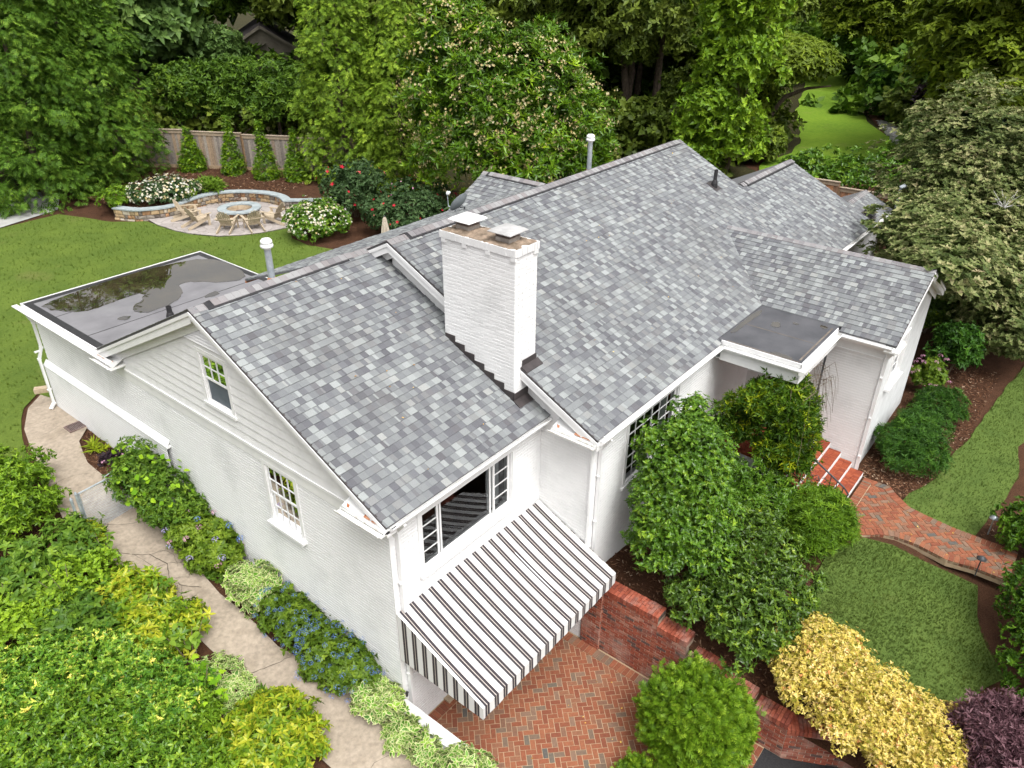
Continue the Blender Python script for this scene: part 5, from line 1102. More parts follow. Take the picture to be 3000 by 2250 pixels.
# ------------------------------------------------------------------ fences
FC = [(.27, .235, .20), (.23, .20, .18), (.31, .27, .23), (.26, .20, .15), (.20, .175, .155), (.30, .22, .15)]
def fence(name, label, pts, z0, H, cols, posts, bw=.14, cap=True, seed=1, step=.12):
    t = thing(name, label, 'fence', (*pts[0], z0)); r = random.Random(seed)
    for i, (a_, b_) in enumerate(zip(pts, pts[1:])):
        a_, b_ = V3((*a_, 0)), V3((*b_, 0)); L = (b_-a_).length; d = (b_-a_).normalized(); nn = V3((d.y, -d.x, 0)); nn = nn if nn.dot(V3((CAM[0]-a_.x, CAM[1]-a_.y, 0))) > 0 else -nn; zt = z0+H-(step*i)
        m0 = MB(); c0 = random.Random(i).choice(cols[3:]); m0.box(a_.x-.055, a_.x+.055, a_.y-.055, a_.y+.055, z0-.2, zt+.02, (.24, .155, .09)); m0.build('post', 'fence_wood', t)
        n = int(L/bw)
        for k in range(n):
            c = a_+d*((k+.5)*L/n)+nn*(.012 if k % 2 else -.008); m = MB(); cc = r.choice(cols); q = r.uniform(.8, 1.15); m.obox((0, 0, 0), (d, nn, Zv), (L/n/2*(1.06 if k % 2 else .98)-.002, .009, (H-.18)/2), tuple(v*q for v in cc)); piece('board', m.mesh('board', 'fence_wood'), Matrix.Translation(c+Zv*(zt-.1-(H-.18)/2)), t)
        m = MB(); m.obox((a_+b_)/2+nn*.03+Zv*(zt-.11), (d, nn, Zv), (L/2-.057, .015, .075), (.32, .25, .18)); m.build('top_rail', 'fence_wood', t)
        m = MB(); m.obox((a_+b_)/2+Zv*(zt+.0), (d, nn, Zv), (L/2, .075, .018), (.36, .29, .22)); m.build('cap_rail', 'fence_wood', t)
        m = MB(); m.obox((a_+b_)/2+nn*.03+Zv*(z0+.12), (d, nn, Zv), (L/2-.057, .015, .09), (.34, .25, .16)); m.build('kick_board', 'fence_wood', t)
    return t
fence('wooden_fence', 'weathered board fence behind the four small evergreens', [(12.9, 34.9), (15.26, 31.6), (16.84, 28.95), (18.35, 26.46), (20.2, 23.9)], 2.75, 2.0, FC, None, step=.07)
FR = [(.42, .20, .10), (.36, .19, .11), (.46, .23, .12), (.33, .20, .13), (.30, .16, .09)]
fence('wooden_fence', 'red brown board fence below the laurel hedge', [(30.6, 6.6), (30.9, 2.9), (31.1, .1), (31.3, -3.0)], 2.2, 1.55, FR, None, seed=2, step=.22)
# chain link gate
g = thing('chain_link_gate', 'galvanised chain link gate across the concrete walk', 'gate', (-1.3, 8.05, 1.95)); pA, pB = V3((-.79, 7.75, 1.85)), V3((-1.86, 7.62, 1.88)); HG = 1.2
for p, hgt in ((pA, 1.32), (pA+V3((.12, -.07, 0)), 1.12), (pB, 1.22), (pB-V3((.1, -.06, 0)), 1.1)): m = MB(); m.tube([p-Zv*.1, p+Zv*hgt], .028, 10); m.tube([p+Zv*hgt, p+Zv*(hgt+.05)], [.035, .015], 10); m.build('post', 'galvanised', g)
u = (pB-pA).normalized(); qa, qb = pA+u*.05, pB-u*.05
for z in (.08, HG): m = MB(); m.tube([qa+Zv*z, qb+Zv*z], .02, 8); m.build('rail', 'galvanised', g)
for p in (qa, qb): m = MB(); m.tube([p+Zv*.08, p+Zv*HG], .018, 8); m.build('stile', 'galvanised', g)
m = MB(); L = (qb-qa).length; nn_ = 22
for k in range(-22, 44):
    for s_ in (1, -1):
        u0 = k/nn_; u1 = u0+s_*(HG-.08)/L; pts_ = []
        lo_, hi_ = 0., 1.
        for U0, U1 in ((u0, u1),):
            ts = [0, 1]
            if U1 != U0:
                ta, tb_ = (0-U0)/(U1-U0), (1-U0)/(U1-U0); lo_, hi_ = max(0, min(ta, tb_)), min(1, max(ta, tb_))
        if hi_-lo_ < .02: continue
        f_ = lambda t_: qa+u*(L*(u0+(u1-u0)*t_))+Zv*(.08+(HG-.08)*t_); m.tube([f_(lo_), f_(hi_)], .0035, 3, cap=False)
m.build('wire_mesh', 'galvanised', g, kind='stuff'); m = MB(); m.tube([pA+Zv*1.0+u*.35, pA+Zv*1.28+u*.42, pA+Zv*1.30+u*.2, pA+Zv*1.22+u*.05], .012, 6); m.build('latch', 'galvanised', g)
# ------------------------------------------------------------------ neighbours' buildings
nb_ = thing('neighbour_house', 'small stucco gable with dark slate roof behind the tall hedge', 'house', (28, 41.7, 3)); gdir = V3((29.9-26.6, 40.55-42.9, 0)).normalized(); bdir = V3((-gdir.y, gdir.x, 0)); bdir = bdir if bdir.y > 0 else -bdir
pk = V3((27.87, 42.05, 0)); m = MB(); ez, pz = 6.9, 8.35; a_, b_ = pk-gdir*2.2, pk+gdir*2.6
m.poly([a_+Zv*2.5, b_+Zv*2.5, b_+Zv*6.7, pk+Zv*pz, a_+Zv*7.0]); m.poly([b_+Zv*2.5, b_+bdir*8+Zv*2.5, b_+bdir*8+Zv*6.7, b_+Zv*6.7]); m.build('wall', 'neighbour_stucco', nb_)
m = MB()
for e_, ze in ((pk-gdir*2.6, 6.85), (pk+gdir*3.1, 6.45)): m.prism([e_-bdir*.3+Zv*ze, pk-bdir*.3+Zv*(pz+.05), pk+bdir*9+Zv*(pz+.05), e_+bdir*9+Zv*ze], (0, 0, -.08))
m.build('roof', 'dark_slate', nb_); m = MB()
for e_, ze in ((pk-gdir*2.6, 6.85), (pk+gdir*3.1, 6.45)): m.beam(e_-bdir*.33+Zv*(ze-.1), pk-bdir*.33+Zv*(pz-.05), .06, .18)
m.build('rake_board', 'neighbour_stucco', nb_)
wh = thing('neighbour_house', 'sliver of a white brick house between the back trees', 'house', (40.5, 33.5, 3)); c = V3((40.4, 33.6, 0)); d = V3((40.6-40.14, 33.37-33.89, 0)).normalized(); bk_ = V3((.72, .69, 0))
brick_wall(c-d*.35, d, -bk_, .75, 4, 12.5, [], wh, name='wall', indiv=0, seed=30); m = MB(); m.obox(c-d*2.3+bk_*.6+Zv*8, (d, bk_, Zv), (2.0, .3, 4.2)); m.build('wall', 'neighbour_stucco', wh); m = MB(); m.obox(c-d*.38+Zv*8, (d, bk_, Zv), (.05, .06, 4.2)); m.build('corner_board', 'black_metal', wh)
# ------------------------------------------------------------------ leaves
def T_leaf(L=1., W=.5, fold=.12, droop=.12, fine=False):
    """one leaf lying along +Y, upper side +Z"""
    if fine:
        v = [(0, 0, 0), (W*.46, .3*L, fold*W), (W*.40, .62*L, fold*W*.8-droop*.3), (0, L, -droop), (-W*.40, .62*L, fold*W*.8-droop*.3), (-W*.46, .3*L, fold*W), (0, .48*L, -droop*.15)]
        f = [(6, i, (i+1) % 6) for i in range(6)]; e = [1, 1, 1, 1, 1, 1, 0]
    else:
        v = [(0, 0, 0), (-W/2, .45*L, fold*W), (0, L, -droop), (W/2, .45*L, fold*W), (0, .45*L, 0)]; f = [(0, 4, 1), (0, 3, 4), (1, 4, 2), (4, 3, 2)]; e = [.3, 1, 1, 1, 0]
        v = [(0, 0, 0), (-W/2, .42*L, fold*W), (0, L, -droop), (W/2, .42*L, fold*W)]; f = [(0, 2, 1), (0, 3, 2)]; e = [.2, 1, .6, 1]
    return np.array(v, float), f, np.array(e), np.zeros(len(f))
def T_join(parts):
    V, F, E, T = [], [], [], []; k = 0
    for v, f, e, t in parts: V.append(v); F += [tuple(i+k for i in q) for q in f]; E.append(e); T.append(t); k += len(v)
    return np.concatenate(V), F, np.concatenate(E), np.concatenate(T)
def T_xf(t, M, off=(0, 0, 0), s=1., dt=0.):
    v, f, e, tt = t; return v@np.array(M).T*s+np.array(off), f, e, tt+dt
def R_(ax, a_):
    c, s = math.cos(a_), math.sin(a_)
    return {'x': np.array([[1, 0, 0], [0, c, -s], [0, s, c]]), 'y': np.array([[c, 0, s], [0, 1, 0], [-s, 0, c]]), 'z': np.array([[c, -s, 0], [s, c, 0], [0, 0, 1]])}[ax]
def T_rosette(n=6, L=1., W=.42, tilt=35, r=random.Random(1), fine=False, inner=.0, droop=.12, stack=0.0, dt=.25):
    """leaves spiralling round a shoot tip that points along +Z"""
    out = []
    for k in range(n):
        q = k/max(n-1, 1); a_ = k*2.4+r.uniform(-.2, .2); el = math.radians(tilt*(1-q)*.4+tilt*q*1.5+r.uniform(-8, 8)); s = (1-.45*q)*r.uniform(.85, 1.1)
        lf = T_leaf(L, W, .14, droop*L, fine); out.append(T_xf(lf, R_('z', a_)@R_('x', el), (0, 0, stack*q*L), s, dt*(q-.5)+r.uniform(-.06, .06)))
    return T_join(out)
def T_frond(n=5, L=1., W=.16, droop=.35, r=random.Random(2)):
    """flat fan spray, drooping at its tips (cypress / arborvitae)"""
    out = []
    for k in range(n):
        t = .08+.8*k/n
        for s_ in (-1, 1):
            ln = L*(.62-.42*t)*r.uniform(.85, 1.15); a_ = s_*math.radians(48-14*t); w_ = W*(1-.4*t); y0 = t*L; zz = -droop*L*t*t
            dx, dy = -math.sin(a_)*ln, math.cos(a_)*ln; nx, ny = math.cos(a_)*w_/2, math.sin(a_)*w_/2; ze = -droop*L*((y0+dy)/L)**2-.06*ln
            out.append((np.array([(0, y0, zz), (dx*.55+nx, y0+dy*.55+ny, (zz+ze)/2+.03*L), (dx, y0+dy, ze), (dx*.55-nx, y0+dy*.55-ny, (zz+ze)/2)]), [(0, 1, 2, 3)], np.array([0., .6, 1, .6]), np.array([-.16+.42*t+r.uniform(-.08, .08)])))
    out.append((np.array([(-W*.2, 0, 0), (W*.2, 0, 0), (W*.3, L*.75, -droop*L*.5), (0, L, -droop*L), (-W*.3, L*.75, -droop*L*.5)]), [(0, 1, 2, 3, 4)], np.array([0, 0, .5, 1, .5]), np.array([.05])))
    return T_join(out)
def T_palmate(W=1.):
    """lobed maple leaf"""
    pts = [(0, 0), (.16, .10), (.48, .06), (.34, .26), (.50, .48), (.24, .50), (.22, .66), (0, 1), (-.22, .66), (-.24, .50), (-.50, .48), (-.34, .26), (-.48, .06), (-.16, .10)]
    v = [(x*W, y*W, .05*W*abs(x)) for x, y in pts]+[(0, .35*W, 0)]; f = [(14, i, (i+1) % 14) for i in range(14)]; return np.array(v), f, np.array([1.]*14+[0.]), np.zeros(14)
def T_star(n=5, W=1., r=random.Random(4)):
    out = []
    for k in range(n): out.append(T_xf(T_leaf(W*.5, W*.22, .1, .05), R_('z', 2*math.pi*k/n)@R_('x', math.radians(20))))
    return T_join(out)
def T_needles(n=14, L=1., r=random.Random(4)):
    out = []
    for k in range(n):
        a_ = r.uniform(0, 6.28); el = math.radians(r.uniform(5, 75)); out.append(T_xf(T_leaf(L*r.uniform(.7, 1), L*.045, 0, .1*L), R_('z', a_)@R_('x', el)))
    return T_join(out)
def unit(a_): return a_/np.maximum(np.linalg.norm(a_, axis=-1, keepdims=True), 1e-9)
DENS = .86
class Bake:
    def __init__(s): s.V, s.L, s.S, s.E, s.T, s.M, s.mats = [], [], [], [], [], [], []; s.nv = 0
    def add(s, tm, P, F, N, size, tone, mat):
        """place template at P, +Y along F, +Z towards N"""
        v, f, e, t = tm; n = len(P)
        if n == 0: return
        F = unit(F); X = unit(np.cross(F, N)+1e-6); Z = np.cross(X, F); size = np.broadcast_to(np.asarray(size, float), (n,)); tone = np.broadcast_to(np.asarray(tone, float), (n,))
        W = (v[None, :, 0, None]*X[:, None]+v[None, :, 1, None]*F[:, None]+v[None, :, 2, None]*Z[:, None])*size[:, None, None]+P[:, None]
        k = len(v); s.V.append(W.reshape(-1, 3)); s.E.append(np.tile(e, n)); base = (np.arange(n)*k+s.nv)[:, None]
        idx = np.array([i for q in f for i in q]); s.L.append((base+idx[None]).ravel()); s.S.append(np.tile([len(q) for q in f], n)); s.T.append((tone[:, None]+t[None]).ravel())
        if mat not in s.mats: s.mats.append(mat)
        s.M.append(np.full(n*len(f), s.mats.index(mat))); s.nv += n*k
    def build(s, name, parent=None, kind=None):
        if not s.V: return None
        V = np.concatenate(s.V).astype('f'); L = np.concatenate(s.L).astype('i'); Sz = np.concatenate(s.S).astype('i'); me = bpy.data.meshes.new(name)
        me.vertices.add(len(V)); me.vertices.foreach_set('co', V.ravel()); me.loops.add(len(L)); me.loops.foreach_set('vertex_index', L); me.polygons.add(len(Sz))
        me.polygons.foreach_set('loop_start', (np.cumsum(Sz)-Sz).astype('i')); me.polygons.foreach_set('loop_total', Sz); me.polygons.foreach_set('material_index', np.concatenate(s.M).astype('i'))
        a_ = me.attributes.new('tone', 'FLOAT', 'FACE'); a_.data.foreach_set('value', np.clip(np.concatenate(s.T), 0, 1).astype('f')); a_ = me.attributes.new('e', 'FLOAT', 'POINT'); a_.data.foreach_set('value', np.concatenate(s.E).astype('f'))
        for m_ in s.mats: me.materials.append(MATS[m_])
        me.update(calc_edges=True); o = bpy.data.objects.new(name, me); link(o, parent)
        if kind: o['kind'] = kind
        global TRI; TRI += int((Sz-2).sum()); return o
TRI = 0
CV = CAM
def rdir(n, rng): return unit(rng.normal(size=(n, 3)))
def surf_ell(c, a_, n, rng, zmin=-.45, p=1.0):
    """points and normals on an ellipsoid; a_=(rx,ry,rz)"""
    d = rdir(n*2, rng); d = d[d[:, 2] > zmin][:n]; a_ = np.array(a_); return np.array(c)+d*a_, unit(d/a_), d
def surf_rev(c, prof, n, rng, lump=.12, seed=0):
    """surface of revolution; prof [(z,r)], z above the foot c"""
    z = np.array([p[0] for p in prof]); r_ = np.array([p[1] for p in prof]); zz = np.linspace(z[0], z[-1], 200); rr_ = np.interp(zz, z, r_); w_ = rr_+.05; cdf = np.cumsum(w_)/w_.sum()
    q = np.interp(rng.random(n), cdf, zz); th = rng.random(n)*2*np.pi; R = np.interp(q, zz, rr_); R = R*(1+lump*np.sin(3*th+seed+q*.9)+lump*.7*np.sin(5*th+seed*2-q*1.7)); dr = np.gradient(rr_, zz); sl_ = -np.interp(q, zz, dr)
    P = np.stack([c[0]+R*np.cos(th), c[1]+R*np.sin(th), c[2]+q], 1); N = unit(np.stack([np.cos(th), np.sin(th), sl_], 1)); return P, N
def facing(P, N, rng, keep=.12):
    v = unit(CV-P); f = (v*N).sum(1); return (f > -.12) | (rng.random(len(P)) < keep)
def lumps(P, c, d, amp, seed):
    """uneven outline: swell and sink the crown by direction"""
    r = np.random.default_rng(seed); f = np.zeros(len(P))
    for k in range(9):
        q = r.normal(size=3); q = q/np.linalg.norm(q)*r.uniform(3, 9); f += np.sin(d@q+r.uniform(0, 6.28))*(4/np.linalg.norm(q))**.5
    return np.array(c)+(P-np.array(c))*(1+amp*f[:, None]/3)
def clumped(P, N, k, rc, rng, flat=.75, spread=None):
    """k leaf seats round each clump centre, on the clump's outer half"""
    n = len(P); rc = rc*rng.uniform(.6, 1.35, n) if np.ndim(rc) == 0 else rc; d = rdir(n*k, rng).reshape(n, k, 3); s_ = (d*N[:, None]).sum(2, keepdims=True); d = d-N[:, None]*np.minimum(s_, 0)*1.35; d = unit(d); rad = rc*(.72+.36*rng.random((n, k, 1))) if np.ndim(rc) == 0 else np.asarray(rc)[:, None, None]*(.72+.36*rng.random((n, k, 1)))
    Q = P[:, None]+d*rad*np.array([1, 1, flat]); M = unit(d+N[:, None]*.35); return Q.reshape(-1, 3), M.reshape(-1, 3)
def trunk(name, base, top, r0, r1, parent, limbs=0, spread=1.5, seed=0, mat='bark', z0=.3, seg=8):
    r = random.Random(seed); m = MB(); b_, t_ = V3(base), V3(top); n = 6; pts = [b_.lerp(t_, i/n)+V3((r.uniform(-1, 1), r.uniform(-1, 1), 0))*.06*(t_-b_).length*.25*(0 if i in (0, n) else 1) for i in range(n+1)]
    m.tube(pts, [r0*(1.35 if i == 0 else 1)+(r1-r0)*i/n for i in range(n+1)], seg)
    for k in range(limbs):
        f_ = r.uniform(z0, .95); p = b_.lerp(t_, f_); a_ = k*2.4+r.uniform(-.4, .4); L = spread*r.uniform(.6, 1.05)*(1.15-f_*.6); rr_ = (r0+(r1-r0)*f_)*.5; q = p+V3((math.cos(a_), math.sin(a_), .35))*L*.5; s_ = p+V3((math.cos(a_+.2), math.sin(a_+.2), .55))*L
        m.tube([p, q, s_], [rr_, rr_*.65, rr_*.25], 5)
    return m.build(name, mat, parent)
def stems(parent, c, z0, r, hgt, n=7, rad=.02, seed=0, mat='twig'):
    rr_ = random.Random(seed); m = MB()
    for k in range(n):
        a_ = rr_.uniform(0, 6.28); f_ = rr_.uniform(.3, .9); m.tube([(c[0]+.05*math.cos(a_), c[1]+.05*math.sin(a_), z0-.05), (c[0]+r*f_*.5*math.cos(a_), c[1]+r*f_*.5*math.sin(a_), z0+hgt*.45), (c[0]+r*f_*math.cos(a_+.3), c[1]+r*f_*math.sin(a_+.3), z0+hgt*.9)], [rad, rad*.8, rad*.4], 5)
    return m.build('stem', mat, parent)
G = lambda *a_: a_
leaf_mat('lf_thuja', [(0, (.018, .050, .006)), (.5, (.045, .110, .012)), (1, (.12, .22, .028))], .55, .15)
leaf_mat('lf_arb', [(0, (.035, .08, .008)), (.5, (.085, .165, .015)), (1, (.20, .32, .035))], .55, .2)
leaf_mat('lf_photinia', [(0, (.018, .048, .004)), (.5, (.045, .110, .007)), (1, (.15, .26, .013))], .3, .2, spec=.3)
leaf_mat('lf_ivy', [(0, (.030, .075, .006)), (.5, (.080, .170, .012)), (1, (.18, .31, .025))], .4, .25)
leaf_mat('lf_dark', [(0, (.014, .026, .004)), (.5, (.035, .062, .009)), (1, (.085, .13, .02))], .5, .2)
leaf_mat('lf_mid', [(0, (.018, .048, .006)), (.5, (.045, .100, .011)), (1, (.11, .20, .022))], .5, .25)
leaf_mat('lf_bluegreen', [(0, (.025, .058, .016)), (.5, (.06, .12, .034)), (1, (.13, .22, .07))], .5, .2)
leaf_mat('lf_yellowgreen', [(0, (.05, .09, .006)), (.5, (.12, .19, .010)), (1, (.26, .34, .03))], .5, .35)
leaf_mat('lf_maple', [(0, (.035, .062, .008)), (.5, (.085, .140, .014)), (1, (.18, .26, .022))], .5, .35)
leaf_mat('lf_dogwood', [(0, (.055, .085, .018)), (.35, (.15, .185, .055)), (.7, (.33, .325, .145)), (1, (.47, .39, .23))], .55, .2)
leaf_mat('lf_purple', [(0, (.07, .030, .040)), (.5, (.17, .085, .10)), (1, (.33, .20, .22))], .5, .2)
leaf_mat('lf_darkpurple', [(0, (.010, .006, .010)), (.5, (.030, .018, .024)), (1, (.07, .04, .045))], .4, .1)
leaf_mat('lf_gold', [(0, (.22, .23, .02)), (.25, (.55, .44, .07)), (.6, (.78, .63, .18)), (.88, (.88, .74, .36)), (1, (.70, .30, .10))], .55, .3)
leaf_mat('lf_globe', [(0, (.030, .080, .004)), (.5, (.080, .175, .010)), (1, (.20, .33, .03))], .5, .2)
leaf_mat('lf_holly', [(0, (.022, .065, .006)), (.5, (.062, .150, .014)), (1, (.19, .32, .03))], .32, .2, spec=.3)
leaf_mat('lf_osm', [(0, (.016, .038, .006)), (.5, (.040, .088, .012)), (.9, (.09, .16, .016)), (1, (.17, .24, .016))], .32, .15, spec=.3)
leaf_mat('lf_jas', [(0, (.016, .045, .004)), (.5, (.045, .110, .008)), (.85, (.15, .23, .01)), (1, (.30, .38, .015))], .4, .3)
leaf_mat('lf_box', [(0, (.014, .045, .004)), (.5, (.040, .105, .008)), (1, (.10, .21, .014))], .45, .15)
leaf_mat('lf_yew', [(0, (.010, .036, .005)), (.5, (.026, .085, .010)), (1, (.075, .18, .018))], .5, .15)
leaf_mat('lf_aucuba', [(0, (.07, .16, .012)), (.3, (.20, .31, .015)), (.6, (.44, .46, .03)), (1, (.66, .64, .09))], .35, .3, spec=.3)
leaf_mat('lf_euon', [(0, (.03, .10, .012)), (.4, (.08, .20, .02)), (.8, (.24, .38, .05)), (1, (.62, .62, .16))], .35, .25, spec=.3)
leaf_mat('lf_broad', [(0, (.030, .082, .012)), (.5, (.078, .165, .022)), (1, (.17, .29, .035))], .4, .3)
leaf_mat('lf_heart', [(0, (.035, .12, .008)), (.5, (.12, .29, .015)), (1, (.30, .50, .03))], .45, .4)
leaf_mat('lf_varieg', [(0, (.030, .10, .015)), (.5, (.075, .20, .025)), (1, (.16, .31, .03))], .35, .25, edge=(.60, .62, .30), edge_at=.74)
leaf_mat('lf_hyd', [(0, (.024, .058, .006)), (.5, (.062, .125, .012)), (1, (.14, .23, .025))], .45, .25)
leaf_mat('lf_lightyellow', [(0, (.40, .42, .10)), (1, (.85, .80, .35))], .45, .3)
leaf_mat('lf_rose', [(0, (.018, .045, .016)), (.5, (.040, .085, .035)), (1, (.09, .16, .07))], .5, .2)
leaf_mat('lf_needle', [(0, (.018, .06, .012)), (.5, (.05, .12, .02)), (1, (.12, .22, .04))], .5, .2)
leaf_mat('lf_spruce', [(0, (.012, .035, .030)), (.5, (.028, .065, .055)), (1, (.06, .12, .10))], .6, .1)
leaf_mat('fl_cream', [(0, (.40, .30, .10)), (.6, (.55, .46, .22)), (1, (.64, .58, .38))], .7, .2)
leaf_mat('fl_white', [(0, (.70, .55, .25)), (.5, (.80, .76, .60)), (1, (.86, .86, .82))], .7, .3)
leaf_mat('fl_red', [(0, (.45, .01, .03)), (.7, (.62, .02, .05)), (1, (.60, .22, .18))], .6, .2)
leaf_mat('fl_blue', [(0, (.06, .12, .36)), (.5, (.12, .22, .52)), (1, (.28, .38, .68))], .7, .2)
leaf_mat('fl_pink', [(0, (.55, .22, .36)), (.6, (.68, .38, .50)), (1, (.72, .52, .56))], .7, .2)
leaf_mat('fl_lilac', [(0, (.22, .20, .55)), (.5, (.42, .38, .66)), (1, (.66, .52, .60))], .7, .2)
leaf_mat('fl_orange', [(0, (.6, .14, .02)), (1, (.8, .3, .05))], .6, .2)
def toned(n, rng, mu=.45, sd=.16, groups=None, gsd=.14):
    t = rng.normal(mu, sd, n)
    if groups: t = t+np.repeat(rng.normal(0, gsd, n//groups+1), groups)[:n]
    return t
def tips(Q, M, rng, up_=.5, jit=.45):
    """shoot direction: outwards and upwards"""
    return unit(M+np.array([0, 0, up_])+rng.normal(size=M.shape)*jit)
def perp(D, rng):
    return unit(np.cross(D, rdir(len(D), rng))+1e-6)
# frond placement: along outward+down; rosette placement: template Z along shoot => use F = perpendicular, N = shoot
def put_rosettes(B, tm, Q, M, size, tone, mat, rng, up_=.5, jit=.4):
    D = tips(Q, M, rng, up_, jit); B.add(tm, Q, perp(D, rng), D, size*(.8+.4*rng.random(len(Q))), tone, mat)
def put_fronds(B, tm, Q, M, size, tone, mat, rng, drop=.1, jit=.3, upn=.6):
    F = unit(M*np.array([1, 1, .5])+np.array([0, 0, -drop])+rng.normal(size=M.shape)*jit); N = unit(M*.5+np.array([0, 0, upn])+rng.normal(size=M.shape)*.25); B.add(tm, Q, F, N, size*(.75+.5*rng.random(len(Q))), tone, mat)
def shrub(name, label, cat, c, a_, ground, mat, tm, size, nclump, k, rc, group=None, seed=0, up_=.5, jit=.4, mu=.45, sd=.13, gsd=.12, core=.22, blobs=None, flat=.8, extra=None, zmin=-.3, fr=False, stem=6, lump=.10, crown='crown', pw=None, drop=.1):
    """crown made of many leaf clumps over one or more ellipsoids; blobs: [(centre, radii)]"""
    rng = np.random.default_rng(seed+100); t = thing(name, label, cat, (c[0], c[1], ground), group); B = Bake(); bl = blobs or [(c, a_)]; tot = sum(b_[1][0]*b_[1][2]+b_[1][0]*b_[1][1] for b_ in bl)
    for bc, ba in bl:
        ba = tuple(max(q-rc*.8, q*.55) for q in ba); n = int(nclump*(ba[0]*ba[2]+ba[0]*ba[1])/tot*.62*DENS); P, N, d = surf_ell(bc, ba, n, rng, zmin)
        if pw:      # squarer, clipped shape
            q = np.sign(d)*np.abs(d)**pw; q = q/np.max([np.linalg.norm(q, axis=1)*0+1, np.linalg.norm(q, axis=1)], axis=0)[:, None]**.6; P = np.array(bc)+q*np.array(ba)
        P = lumps(P, bc, d, .05 if pw else .17, seed); P = P+N*rng.normal(0, lump*min(ba), (len(P), 1)); keep = facing(P, N, rng)
        for b2, a2 in bl:
            if b2 is not bc: keep &= (((P-np.array(b2))/(np.array(a2)*.93))**2).sum(1) > .8
        P, N = P[keep], N[keep]; P[:, 2] = np.maximum(P[:, 2], ground+rc*.4); Q, M = clumped(P, N, k, rc, rng, flat)
        if not pw: stray = rng.random(len(Q)) < .05; Q = Q+(M*.6+np.array([0, 0, .5]))*(stray*rng.uniform(.4, 1.1, len(Q))*rc)[:, None]
        tn = toned(len(Q), rng, mu, sd, k, gsd)
        (put_fronds(B, tm, Q, M, size, tn, mat, rng, drop, jit) if fr else put_rosettes(B, tm, Q, M, size, tn, mat, rng, up_, jit))
        nc = int(n*k*core); P2, N2, _ = surf_ell(bc, np.array(ba)*.72, nc, rng, zmin); P2[:, 2] = np.maximum(P2[:, 2], ground+.05); put_rosettes(B, tm, P2, N2, size*1.5, toned(nc, rng, mu-.1, sd), mat, rng, up_, .6)  # inner layer: larger leaves in a darker tone
    if extra: extra(B, rng, t)
    B.build(crown, t)
    if stem: stems(t, (c[0], c[1]), ground, min(a_[0], a_[1])*.8, (c[2]+a_[2]*.4-ground), stem, .022, seed)
    return t
def conifer(name, label, c, prof, mat, tm, size, n, k, rc, group=None, seed=0, mu=.45, drop=.25, lump=.12, trunk_r=.18, gsd=.13, cat='tree', jit=.28):
    rng = np.random.default_rng(seed+500); n = int(n*.8*DENS); t = thing(name, label, cat, c, group); B = Bake(); P, N = surf_rev(c, prof, n, rng, lump, seed); P = P+N*rng.normal(0, .09*max(p[1] for p in prof), (n, 1)); kp = facing(P, N, rng); P, N = P[kp], N[kp]
    Q, M = clumped(P, N, k, rc, rng, .9); put_fronds(B, tm, Q, M, size, toned(len(Q), rng, mu, .12, k, gsd), mat, rng, drop, jit)
    nc = int(n*k*.16); P2, N2 = surf_rev(c, [(z, r_*.72) for z, r_ in prof], nc, rng, lump, seed); put_fronds(B, tm, P2, N2, size*1.5, toned(nc, rng, mu-.12, .1), mat, rng, drop, .4)  # inner fronds, larger and toned darker than the outer ones
    B.build('crown', t); H = prof[-1][0]; trunk('trunk', c, (c[0], c[1], c[2]+H*.9), trunk_r, trunk_r*.2, t, 6, max(p[1] for p in prof)*.6, seed); return t
# ------------------------------------------------------------------ planting
RO = random.Random(12)
ros = T_rosette(5, 1, .46, 38, RO); ros_small = T_rosette(5, 1, .55, 35, RO); ros_long = T_rosette(6, 1, .28, 45, RO, droop=.1); ros_fine = T_rosette(5, 1, .5, 28, RO, True, droop=.22)
ros_auc = T_rosette(6, 1, .36, 22, RO, True, droop=.18); frond = T_frond(4, 1, .14, .38, RO); frond_t = T_frond(3, 1, .15, .38, RO); frond_s = T_frond(3, 1, .17, .3, RO); ros_yew = T_rosette(7, 1, .15, 42, RO); needles = T_needles(10, 1, RO)
ros_flat = T_rosette(6, 1, .5, 6, RO, droop=.25); ros_3 = T_rosette(4, 1, .5, 18, RO, droop=.2); ros_m = T_rosette(3, 1, .7, 25, RO); ros_g = T_rosette(4, 1, .6, 30, RO); flower5 = T_star(5, 1, RO); pal = T_palmate(1.); hrt = T_leaf(1, .85, .08, .12, True); ros_hrt = T_rosette(3, 1, .85, 20, RO, True, droop=.2)
# --- tall evergreens along the back
conifer('arborvitae_tree', 'big dark green arborvitae cut by the left edge of the photo', (5.6, 35.6, 2.4), [(0.1, 2.6), (1.5, 3.2), (5, 3.1), (8, 2.4), (11, 1.3), (13, .1)], 'lf_thuja', frond_t, .31, 480, 15, .44, 'tall arborvitae along the boundary', 1, mu=.42)
conifer('arborvitae_tree', 'big dark green arborvitae second from the left', (8.5, 33.2, 2.4), [(0.1, 2.6), (1.3, 3.0), (5, 2.9), (8, 2.4), (11, 1.4), (13.5, .1)], 'lf_thuja', frond_t, .31, 860, 15, .44, 'tall arborvitae along the boundary', 2, mu=.46)
conifer('arborvitae_tree', 'big dark green arborvitae third from the left, beside the board fence', (11.3, 33.8, 2.45), [(0.1, 2.4), (1.5, 2.9), (4, 2.9), (7, 2.5), (10, 1.6), (13, .1)], 'lf_thuja', frond_t, .31, 1150, 15, .44, 'tall arborvitae along the boundary', 3, mu=.50)
conifer('arborvitae_tree', 'tall light green arborvitae right of the board fence', (19.2, 23.6, 2.5), [(0.1, 1.1), (1, 1.6), (4, 1.7), (7, 1.35), (9.5, .8), (11.8, .05)], 'lf_arb', frond_t, .28, 760, 13, .36, 'light green arborvitae', 4, mu=.42)
